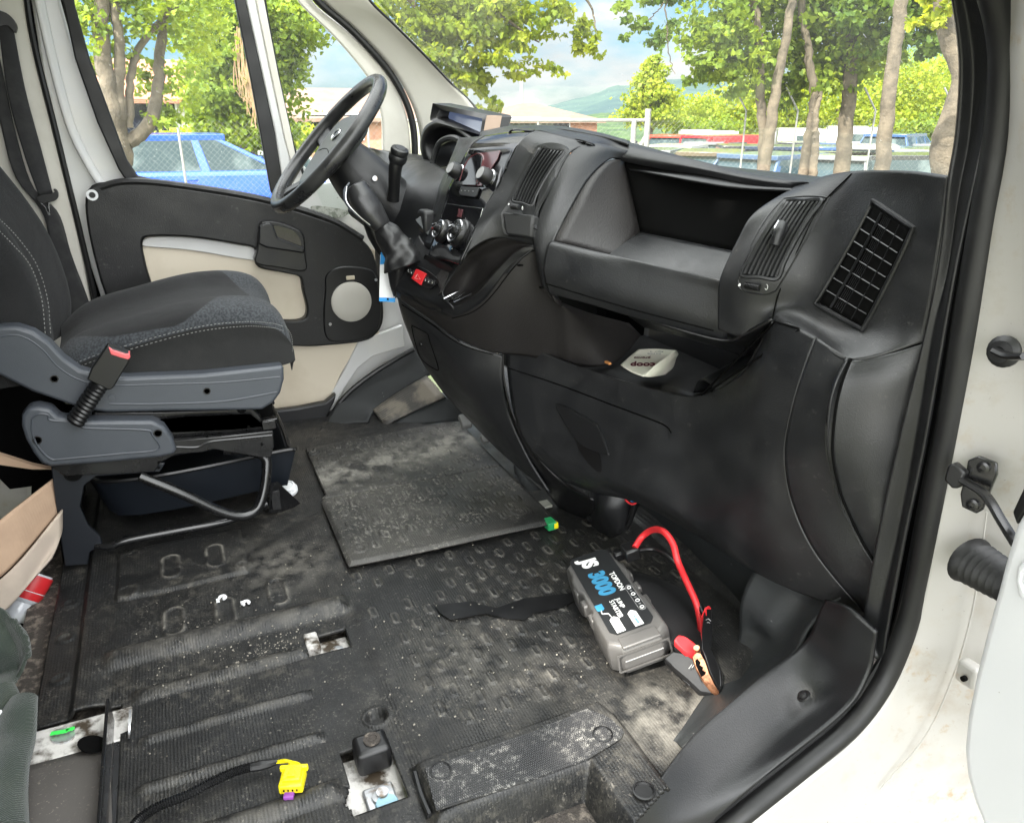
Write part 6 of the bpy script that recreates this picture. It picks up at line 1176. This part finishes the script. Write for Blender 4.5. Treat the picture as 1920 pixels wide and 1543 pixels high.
tag(b.build('dry_vine',mat('dry twigs',(.32,.20,.10),.9)),'dry brown hanging creeper on the bushy tree in the driver door window','creeper')
tree('tree','leafy maple whose low branches hang before the upper left of the windscreen',
 [([(2300,330,6),(2200,100,6),(2050,-150,6)],[.13,.12,.10]),([(2050,-140,6),(1500,-190,5.6),(1000,-170,5.4),(640,-120,5.6)],[.06,.05,.04,.03]),([(640,-120,5.6),(740,-40,5.3),(800,60,5.2),(822,140,5.2)],[.03,.022,.012,.006]),([(700,-80,5.5),(860,-20,5.2),(950,40,5.1),(1010,80,5.1)],[.022,.018,.010,.004]),([(860,-60,5.4),(1040,-60,5.2),(1100,0,5.2),(1120,60,5.2)],[.02,.014,.008,.003])],
 [(790,20,5.3,75,60,1500),(860,50,5.2,75,55,1300),(930,20,5.2,65,45,900),(830,110,5.2,60,35,620),(880,150,5.2,45,30,330),(905,190,5.2,22,24,90),(960,90,5.2,60,28,330),(1010,35,5.2,55,30,420),(1050,130,5.2,42,9,60),(950,140,5.2,40,20,130),(1098,45,5.2,24,42,200),(1115,95,5.2,20,14,50),(760,-60,5.4,160,60,1400),(960,-70,5.4,160,50,1300),(930,205,5.3,10,14,26)],.046,LFy,droop=.7)
tree('tree','thin hanging branch with sparse drooping leaves in the upper middle of the windscreen',
 [([(1250,-80,5),(1248,0,5),(1250,60,5),(1256,110,5),(1266,140,5)],[.006,.005,.004,.003,.002]),([(1248,0,5),(1225,30,5),(1200,50,5)],[.004,.003,.002])],
 [(1195,25,5,40,26,130),(1235,60,5,42,20,100),(1180,62,5,22,12,40),(1215,-10,5,50,22,160),(1225,82,5,28,10,30)],.045,LFd,droop=.9,group='trees around the parking lot',cat='branch')
# right hand group of trees
tree('tree','forked slender tree left of the row of trunks behind the windscreen',
 [([(1428,345,9.3),(1432,260,9.3),(1425,180,9.3),(1424,90,9.3),(1412,-10,9.3),(1405,-90,9.3)],[.062,.058,.05,.045,.04,.04]),([(1428,340,9.2),(1445,240,9.2),(1458,150,9.2),(1478,50,9.2),(1488,-40,9.2),(1492,-90,9.2)],[.07,.062,.052,.046,.042,.042])],
 [(1350,40,9.2,60,60,900),(1330,110,9.2,45,38,420),(1395,130,9.4,60,55,800),(1430,30,9.6,60,70,900),(1380,-40,9.4,100,50,900)],.085,LF)
tree('tree','thin twisted tree with a pale foot between the forked tree and the thick trunk',
 [([(1503,350,9.6),(1515,270,9.6),(1525,200,9.6),(1520,120,9.6),(1506,40,9.6),(1500,-80,9.6)],[.065,.06,.05,.045,.04,.04]),([(1521,345,9.5),(1528,280,9.5),(1530,220,9.5),(1538,170,9.6)],[.05,.045,.035,.02])],
 [(1500,60,9.9,70,75,1200),(1540,140,9.9,55,35,500),(1470,170,9.9,50,30,350),(1530,-40,9.9,90,50,800)],.085,LF)
tree('tree','thick grey trunk standing third from the right behind the windscreen',
 [([(1575,350,10),(1583,270,10),(1590,190,10),(1597,110,10),(1600,0,10),(1600,-90,10)],[.098,.09,.082,.078,.074,.07])],
 [(1600,50,10.2,80,70,1500),(1570,110,10.2,60,30,500),(1640,90,10.2,45,40,500),(1600,-40,10.3,100,50,900)],.085,LF)
tree('tree','tall straight grey trunk leaning slightly right, second from the right behind the windscreen',
 [([(1651,345,9),(1658,260,9),(1668,170,9),(1680,80,9),(1690,0,9),(1700,-90,9)],[.08,.076,.07,.065,.064,.06])],
 [(1650,20,9.5,60,60,700),(1725,60,9.6,45,40,420),(1760,10,9.6,50,45,600),(1710,-40,9.6,90,45,700)],.085,LFd)
tree('tree','bulging trunk at the right edge of the windscreen, partly hidden by the pillar',
 [([(1772,345,7),(1778,270,7),(1796,220,7),(1803,140,7),(1784,80,7),(1768,30,7),(1760,-60,7)],[.10,.13,.12,.07,.075,.06,.05])],
 [(1772,5,6.8,24,24,150),(1740,45,7.2,30,20,120)],.07,LFy)
# middle distance trees and bushes
tree('round_tree','round pale green tree standing alone in the middle of the windscreen view',
 [([(1218,300,44),(1218,250,44),(1220,190,44)],[.2,.16,.08])],[(1222,150,44,24,30,1500),(1222,190,44,36,30,2300),(1218,218,44,44,18,1500),(1224,122,44,12,14,330)],.30,LFy,lobed=False)
for i,(px,py,dd_,rx,ry,n,mm_) in enumerate([(1310,218,48,50,34,2600,LFy),(1390,212,50,56,46,2900,LFy),(1480,205,52,60,52,3000,LFy),(1570,195,54,60,56,3000,LFy),(1640,180,56,50,64,2800,LF),(1740,195,48,70,58,3900,LFy),(1800,170,52,60,60,1800,LFy),(1700,145,70,60,42,1800,LF),(1330,244,46,60,20,1700,LF),(1760,240,46,60,26,1700,LF)]):
    tree('bush','%s bush behind the parked cars, %s'%(('bright yellow green','mid green')[mm_ is LF],['left end beside the lone round tree','behind the fork of the slender tree','between the slender trees','behind the thick grey trunk','tall one between the two straight trunks','large one right of the straight trunk','at the far right behind the bulging trunk','high one under the hill','low strip above the red van','low strip at the right above the blue cars'][i]),
     [([(px,300,dd_),(px,240,dd_),(px,py,dd_)],[.15,.12,.06])],[(px,py,dd_,rx,ry,n)],.30,mm_,lobed=False,group='bushes behind the parked cars',cat='bush')
for i,(px,py,dd_,rx,ry,n) in enumerate([(390,250,24,70,22,1400),(470,262,22,60,20,1200),(560,262,22,36,30,800)]):
    tree('hedge_bush','yellow green shrub low behind the fence, %s'%['above the blue car roof','right of the blue car roof','seen through the quarter window'][i],[([(px,300,dd_),(px,270,dd_)],[.08,.05])],[(px,py,dd_,rx,ry,n)],.2,LFy,lobed=False,group='shrubs behind the fence',cat='shrub')
# far dark belt below the hill
def ridge(name,prof,dist,back,m,label=None):
    rows=[];pr2=cr_spline([Vector((a,b,0)) for a,b in prof],90);r0=[];r1=[];r2=[]
    for k,p in enumerate(pr2):
        jit=random.gauss(0,.7)
        r1.append(WP(p.x,p.y+jit,dist));q=WP(p.x,p.y,dist*.55);q.z=GZ-3;r0.append(q);mdl=WP(p.x,p.y,dist*.75);mdl.z=(q.z+r1[-1].z)*.5;r2.append(mdl);
    bk=[Vector((p.x*1.3,p.y*1.3,GZ-3)) for p in r1]
    v=r0+r2+r1+bk;n=90;o=MB().add(v,[(i*n+j,i*n+j+1,(i+1)*n+j+1,(i+1)*n+j) for i in range(3) for j in range(n-1)]).build(name,m,None);tag(o,kind='structure')
ridge('far_hills',[(300,236),(700,236),(880,234),(930,222),(1000,207),(1060,190),(1110,178),(1150,162),(1190,158),(1250,150),(1320,148),(1420,152),(1560,158),(1700,150),(1950,150)],900,1,mat('far wooded hill',(.026,.058,.062),.95,col2=(.045,.085,.075),c2s=.03,c2r=(.4,.6),detail=10))  # blue in the hill colour stands for distance haze
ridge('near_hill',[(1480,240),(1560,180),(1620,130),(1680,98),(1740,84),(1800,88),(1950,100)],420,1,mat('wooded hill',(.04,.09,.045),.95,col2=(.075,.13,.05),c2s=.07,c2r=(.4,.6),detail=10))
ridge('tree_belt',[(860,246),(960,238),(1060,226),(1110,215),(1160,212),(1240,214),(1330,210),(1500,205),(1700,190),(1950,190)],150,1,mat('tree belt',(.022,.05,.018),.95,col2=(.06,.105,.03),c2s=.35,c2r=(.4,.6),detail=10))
# ---------------------------------------------------------------- buildings
MT['tile']=mat('salmon roof tiles',(.40,.17,.10),.85,wave=('Z',6,.6,.05),col2=(.32,.13,.08),c2s=3)
MT['browntile']=mat('brown sheet roof',(.23,.15,.11),.85,col2=(.19,.12,.09),c2s=2,wave=('X',3,.5,.05))
MT['wallw']=mat('pale rendered wall',(.50,.48,.43),.8,col2=(.42,.40,.35),c2s=2)
MT['brick']=mat('orange brown wall',(.42,.22,.14),.8,col2=(.34,.17,.11),c2s=3)
def house(name,label,pl,pr,ye,yr,yb,dist,dp,roof,wall,over=.4,win=(),hip=0):
    a=WP(pl,ye,dist);b_=WP(pr,ye,dist);a.z=b_.z=(a.z+b_.z)/2;zt=a.z;ex=(b_-a);L=ex.length;ex.normalize();ez=Vector((0,0,1));ey=ez.cross(ex)
    if ey.dot(a-Vector(CAM))<0: ey=-ey
    zr=WP((pl+pr)/2,yr,dist+dp*.5).z;zb=GZ-1.6
    t=thing(name,(a+b_)/2*1.0,label,'building','buildings beyond the fence');c=a+ex*L/2+ey*dp/2;c.z=(zt+zb)/2
    R_=Matrix((ex,ey,ez)).transposed();MB().box(c,(L,dp,zt-zb),R_).build('wall',wall,t)
    e0=a-ex*over-ey*over;e1=b_+ex*over-ey*over;e2=b_+ex*over+ey*(dp+over);e3=a-ex*over+ey*(dp+over)
    r0=a+ey*dp/2+ex*hip;r1=b_+ey*dp/2-ex*hip;r0.z=r1.z=zr
    if not hip: r0-=ex*over;r1+=ex*over
    dn=Vector((0,0,-.12));MB().add([e0,e1,e2,e3,r0,r1,e0+dn,e1+dn,e2+dn,e3+dn],[(0,1,5,4),(1,2,5),(2,3,4,5),(3,0,4),(0,6,7,1),(1,7,8,2),(2,8,9,3),(3,9,6,0),(6,9,8,7)]).build('roof',roof,t,smooth=False)
    for px,py,w_,h_ in win:
        p=WP(px,py,dist);u=(p-a).dot(ex);z_=p.z;q=a+ex*u-ey*.03;q.z=z_
        f=MB().box(q,(w_+.12,.06,h_+.12),R_).build('window','white',t);MB().box(q-ey*.035,(w_,.03,h_),R_).build('pane',MT['screen'],f)
    return t
house('house','pale house with a salmon tiled roof behind the left tree',170,372,186,112,262,26,8,'tile','wallw',win=((300,225,.9,1.1),(255,222,.9,1.1)))
house('shed','long low building with a wide brown roof seen through the quarter window',538,760,222,166,270,30,10,'browntile','brick',win=((600,238,.9,.8),(655,238,.9,.8)))
house('hall','low orange brown building with a hipped roof beyond the windscreen fence',862,1120,226,194,270,40,12,'browntile','brick',hip=3,win=((935,240,1.4,.9),(985,241,1.4,.9),(1040,243,1.4,.9)))
tag(MB().tube([WP(978,250,60),WP(978,150,60)],.12,6,smooth=False).build('mast','zinc'),'thin pale mast rising behind the hipped roof building','mast')
# ---------------------------------------------------------------- fence
fn=thing('chain_link_fence',WZ(1000,9.2,GZ),'tall chain link fence with galvanised posts between the van and the parking lot','fence')
FA,FB=WZ(120,9.6,GZ),WZ(1215,9.2,GZ);FC=WZ(1850,11.0,GZ);zt=WP(1215,226,9.2).z
MT['galv']=mat('galvanised steel',(.30,.30,.29),.5,.3,col2=(.38,.37,.35),c2s=20)
def fmesh(A,B,z0,z1,parent,step=.062):
    d=(B-A);L=d.length;d.normalize();H=z1-z0;b=MB();n=int((L+H)/step)
    for i in range(n):
        s=i*step-H
        for sg in(0,1):
            # line from (s,0) to (s+H,H), clipped
            u0,u1=max(s,0),min(s+H,L)
            if u1<=u0: continue
            h0,h1=u0-s,u1-s
            if sg: h0,h1=H-h0,H-h1
            p=A+d*u0;q=A+d*u1;p=Vector((p.x,p.y,z0+h0));q=Vector((q.x,q.y,z0+h1));b.tube([p,q],.0006,3,smooth=False)
    return b.build('wire_mesh','galv',parent,smooth=False)
fmesh(FA,FB,zt-2.0,zt,fn);fmesh(FB,FC,zt-2.0,zt+.0,fn)
MB().tube([FA.lerp(FB,.55)*1+Vector((0,0,zt-GZ)),FB+Vector((0,0,zt-GZ))],.018,8,smooth=False).build('top_rail','galv',fn)
pp=FB+Vector((0,0,0));MB().tube([pp,pp+Vector((0,0,zt-GZ+.12))],.034,10,smooth=False).build('post','galv',fn)
q=FA.lerp(FB,.975);MB().tube([q,q+Vector((0,0,zt-GZ))],.03,10,smooth=False).build('post','galv',fn)
MB().tube([FA.lerp(FB,.90)+Vector((0,0,1.0)),FB+Vector((0,0,zt-GZ-.15))],.022,8,smooth=False).build('brace','galv',fn)
for t in(.02,.18,.34,.50,.66,.80):
    p=FA.lerp(FB,t);MB().tube([p,p+Vector((0,0,zt-GZ))],.013,8,smooth=False).build('post','galv',fn)
for t in(.28,.43,.66,.90):
    p=FB.lerp(FC,t);MB().tube([p,p+Vector((0,0,zt-GZ+.1)),p+Vector((-.10,-.12,zt-GZ+.35))],.011,8,smooth=False).build('post','galv',fn)
# ---------------------------------------------------------------- cars
CG=mat('car window glass',(.035,.055,.06),.16,spec=.15,col2=(.10,.13,.13),c2s=1.6,c2r=(.5,.62));TY=mat('tyre',(.015,.015,.015),.8);RM=mat('alloy rim',(.45,.45,.46),.3,.8);LL=mat('headlamp',(.6,.62,.65),.1,spec=.8);RLt=mat('tail lamp',(.4,.01,.01),.2)
PC={}
def paintc(n,c): 
    if n not in PC: PC[n]=mat(n+' car paint',c,.25,coat=.8,spec=.5)
    return PC[n]
def car(name,label,paint,pos,rot,L=4.3,Wd=1.76,H=1.45,style='hatch',group='cars parked beyond the fence',cat='car',full=True):
    """built round the origin, nose to +X"""
    t=bpy.data.objects.new(name,None);COL.objects.link(t);ORG[t.name]=Vector();tag(t,label,cat,group)
    h=L/2;w=Wd/2;bz=H*.62
    if style=='mpv': bz=H*.755
    if style=='hatch': body=[(-h,.35),(-h,.75),(-h+.08,bz-.02),(-h+.3,bz+.0),(h-1.25,bz-.03),(h-.45,bz-.16),(h-.08,bz-.32),(h,.55),(h-.02,.28),(h-.4,.22),(-h+.4,.22)]
    elif style=='mpv': body=[(-h,.35),(-h,1.0),(-h+.05,bz+.02),(h-1.15,bz-.02),(h-.5,bz-.18),(h-.1,bz-.38),(h,.6),(h-.02,.3),(h-.4,.22),(-h+.4,.22)]
    else: body=[(-h,.35),(-h,1.2),(-h+.03,bz),(h-.9,bz-.02),(h-.3,bz-.30),(h,.8),(h-.02,.32),(-h+.3,.25)]
    b=MB()
    def lay(poly,ys): 
        n=len(poly);vs=[];cz=.6
        for y,s in ys: vs+=[(x*(1-(1-s)*.5),y,cz+(z-cz)*s) for x,z in poly]
        return vs,[(k*n+i,k*n+(i+1)%n,(k+1)*n+(i+1)%n,(k+1)*n+i) for k in range(len(ys)-1) for i in range(n)]+[tuple(range(n)),tuple(range((len(ys)-1)*n,len(ys)*n))]
    b.add(*lay(body,[(-w,.93),(-w+.05,.985),(-w+.16,1),(w-.16,1),(w-.05,.985),(w,.93)]));b.build('body',paint,t,bevel=.03,seg=2,ang=50)
    if style=='hatch': gx=[(-h+.18,bz-.04),(-h+.62,H-.06),(-h+.95,H-.01),(h-1.95,H-.02),(h-1.15,bz-.06)];rx=(-h+.55,h-1.9)
    elif style=='mpv': gx=[(-h+.06,bz-.04),(-h+.20,H-.10),(-h+.4,H-.01),(h-1.95,H-.02),(h-1.0,bz-.06)];rx=(-h+.18,h-1.85)
    else: gx=[(-h+.03,bz-.04),(-h+.06,H-.08),(-h+.2,H),(h-1.35,H-.02),(h-.75,bz-.06)];rx=(-h+.05,h-1.3)
    def cab(shr,dz=0,off=0):
        n=len(gx);vs=[]
        for sgn in(-1,1):
            for x,z in gx: 
                tt=(z-(bz-.06))/(H-bz+.06);vs.append((x+off*0,sgn*((w-.05)-(.16 if style!='van' else .07)*tt-shr),z+dz*tt))
        return vs,[tuple(range(n)),tuple(range(n,2*n))]+[(i,i+n,(i+1)%n+n,(i+1)%n) for i in range(n)]
    MB().add(*cab(.006)).build('windows',CG,t,bevel=.02,ang=30)
    rw=w-.05-(.16 if style!='van' else .07)
    pl=MB();pl.box(((rx[0]+rx[1])/2,0,H-.012),(rx[1]-rx[0]+.06,rw*2+.02,.09))
    # pillars
    def pil(x0,z0,x1,z1,wd):
        wd*=1.5
        for sgn in(-1,1):
            y0=sgn*(w-.048);y1=sgn*(rw+.004);pl.add([(x0-wd,y0,z0),(x0+wd,y0,z0),(x1+wd*.8,y1,z1),(x1-wd*.8,y1,z1),(x0-wd,y0-sgn*.05,z0),(x0+wd,y0-sgn*.05,z0),(x1+wd*.8,y1-sgn*.05,z1),(x1-wd*.8,y1-sgn*.05,z1)],[(0,1,2,3),(7,6,5,4),(0,4,5,1),(1,5,6,2),(2,6,7,3),(3,7,4,0)])
    pil(gx[-1][0]-.03,gx[-1][1],gx[-2][0],H-.03,.05);pil(-.02+.1,bz-.05,-.02,H-.03,.045);pil(gx[0][0]+.04,gx[0][1],gx[1][0]+.03,H-.05,.07)
    if style!='hatch': pil(-h+1.15,bz-.05,-h+1.15,H-.03,.05)
    if style=='van': 
        MB().box((-h+1.5,w-.035-.02,(H+bz)/2),(2.6,.05,H-bz-.05)).box((-h+1.5,-(w-.035-.02),(H+bz)/2),(2.6,.05,H-bz-.05)).build('side_panel',paint,t,bevel=.01)
    if style=='van':
        for sy in(-1,1): MB().box((-h+1.3,sy*(w-.008),(H+bz)/2),(.9,.02,.34)).build('side_window',CG,t,bevel=.01)
    pl.build('roof',paint,t,bevel=.012)
    if full:
        for sx in(h-.78,-h+.72):
            for sy in(-1,1):
                wh=MB().lathe([(.20,-.09),(.31,-.09),(.325,-.05),(.325,.05),(.31,.09),(.20,.09)],(sx,sy*(w-.08),.325),(0,1,0),20).build('wheel',TY,t)
                MB().lathe([(.20,.075),(.19,.095),(.06,.085),(.04,.10)],(sx,sy*(w-.08),.325),(0,sy,0),16).build('rim',RM,wh)
        for sy in(-1,1):
            MB().box((h-.13,sy*(w-.28),bz-.33),(.2,.34,.14)).build('headlight',LL,t,bevel=.03);MB().box((-h+.05,sy*(w-.16),bz-.15),(.12,.18,.28)).build('tail_light',RLt,t,bevel=.02)
            MB().box((gx[-1][0]-.12,sy*(w+.07),bz+.03),(.12,.16,.12)).build('mirror',paint,t,bevel=.03)
            for hx in(.0+.55-.7,-.95): MB().box((hx,sy*(w+.0),bz-.13),(.16,.03,.03)).build('door_handle',paint,t,bevel=.008)
            MB().box((-.02+.06,sy*(w-.002),.62),(.008,.008,.6)).build('door_gap','pit',t)
    t.location=pos;t.rotation_euler=(0,0,rot);return t
def vrot(px,extra=0):  # heading so that the car's side faces the camera, nose to the right of the picture
    p=WP(px,215,1)-Vector(CAM);return math.atan2(p.y,p.x)-math.pi/2+extra
def copy_tree(o,parent=None):
    c=o.copy();COL.objects.link(c)
    if parent:c.parent=parent
    for ch in [k for k in o.children]: copy_tree(ch,c)
    return c
car('parked_car','bright blue high roofed car standing behind the fence outside the driver window',paintc('bright blue',(.010,.075,.50)),WZ(352,13.2,GZ+.16),vrot(352,.08),L=4.45,Wd=1.8,H=1.84,style='mpv',group='cars parked beyond the fence')
car('parked_car','small white car behind the nose of the blue car',paintc('white',(.50,.50,.49)),WZ(520,21,GZ),vrot(520,.5),H=1.45)
base={}
def put(key,label,paint,style,px,dist,ex,H=1.45,L=4.3,cat='car',name='parked_car',z=0):
    car(name,label,paintc(*paint),WZ(px,dist,lotz(dist)+z),vrot(px,ex),L=L,H=H,style=style,cat=cat,full=dist<26)
SB=('silver blue',(.045,.085,.16));SV=('silver',(.17,.18,.19));DB=('dark blue',(.012,.025,.06));DG=('dark grey',(.02,.022,.026));WH=('white',(.50,.50,.49));BR=('bronze',(.10,.07,.045));BL=('mid blue',(.025,.075,.19));RD=('red',(.55,.02,.03))
put(0,'silver blue hatchback with a pale bonnet between the forked tree and the thin tree',SB,'hatch',1492,17.5,1.05)
put(0,'dark grey estate at the right with its side windows to the camera',DG,'hatch',1750,18,.55,L=4.7)
put(0,'silver car beside the thick grey trunk, half hidden behind the shelf corner',SV,'hatch',1605,18,1.35)
put(0,'bronze car just left of the forked tree in the front row',BR,'hatch',1345,19,1.5)
put(0,'silver car low at the left end of the front row behind the fence corner',SV,'hatch',1235,20,1.35)
put(0,'dark grey car in the second row left of the forked tree',DG,'hatch',1395,24.5,1.7)
put(0,'white car in the second row behind the fence corner post',WH,'hatch',1285,24,1.3)
put(0,'dark blue car in the second row behind the forked tree',DB,'hatch',1462,24,1.5)
put(0,'mid blue car in the second row left of the thick trunk',BL,'hatch',1550,24.5,1.4)
put(0,'white car in the second row between the two straight trunks',WH,'hatch',1638,24,1.6,H=1.5)
put(0,'silver blue car in the second row right of the straight trunk',SB,'hatch',1722,24,1.45)
put(0,'silver car at the right end beside the bulging trunk',SV,'hatch',1785,23,1.3)
put(0,'tall mid blue car in the third row at the right',BL,'mpv',1700,31,1.3,H=1.75)
put(0,'silver car in the third row at the far right',SV,'hatch',1765,31,1.5)
put(0,'dark grey car in the third row behind the thin tree',DG,'hatch',1500,31,1.6)
put(0,'silver blue car in the third row behind the thick trunk',SB,'hatch',1590,31,1.4)
put(0,'silver car in the third row below the white caravan',SV,'hatch',1330,30,1.5)
put(0,'red van with a sloping nose parked right of the white caravan',RD,'van',1388,31,.75,H=1.9,L=4.2,cat='van',name='parked_van',z=-.25)
put(0,'orange red car whose roof shows left of the white caravan',('orange red',(.60,.06,.03)),'hatch',1268,32,1.4,H=1.65)
put(0,'white caravan with one small dark window behind the red van',WH,'van',1330,42,.1,H=2.35,L=2.8,cat='caravan',name='caravan')
put(0,'white motorhome behind the thin tree, left of the thick trunk',WH,'van',1525,42,.15,H=2.45,L=3.2,cat='motorhome',name='motorhome')
put(0,'white delivery van between the thick trunk and the straight trunk',WH,'van',1618,42,.1,H=2.55,L=3.0,cat='van',name='parked_van')
put(0,'small dark car low in the left of the lot before the hipped roof building',DG,'hatch',1180,30,.1)
# unseen tree added to shade the doorway, gap cut for the sun patch
sh=thing('tree',Vector((3.4,-5.2,GZ)),'unseen leafy tree added beside the rear of the van to shade its open doorway','tree','trees around the parking lot')
MB().tube([Vector((3.6,-5.6,-1.5)),Vector((3.5,-5.4,1)),Vector((3.0,-4.6,3)),Vector((2.6,-3.9,4.8))],[.2,.17,.12,.05],12).build('trunk',BK,sh)
cc=Vector((.35,.45,.4))+SUN*5.2
n_=40000;uu=SUN.orthogonal().normalized();vv=SUN.cross(uu)
rr_=np.sqrt(RNG.random(n_))*2.8;an=RNG.random(n_)*6.283;dep=RNG.normal(size=n_)*.55
C_=np.array(cc)[None]+np.outer(rr_*np.cos(an),np.array(uu))+np.outer(rr_*np.sin(an),np.array(vv))+np.outer(dep,np.array(SUN))
t_=C_[:,2]/SUN.z;lx=C_[:,0]-t_*SUN.x;ly=C_[:,1]-t_*SUN.y
gap=(((lx-.68)/.235)**2+((ly-.62)/.21)**2<1)
C_=C_[~gap|(RNG.random(n_)<.004)]
leafmesh('crown',C_,.105,LF,sh,lobed=False)
# loose pale stones on the bank by the fence
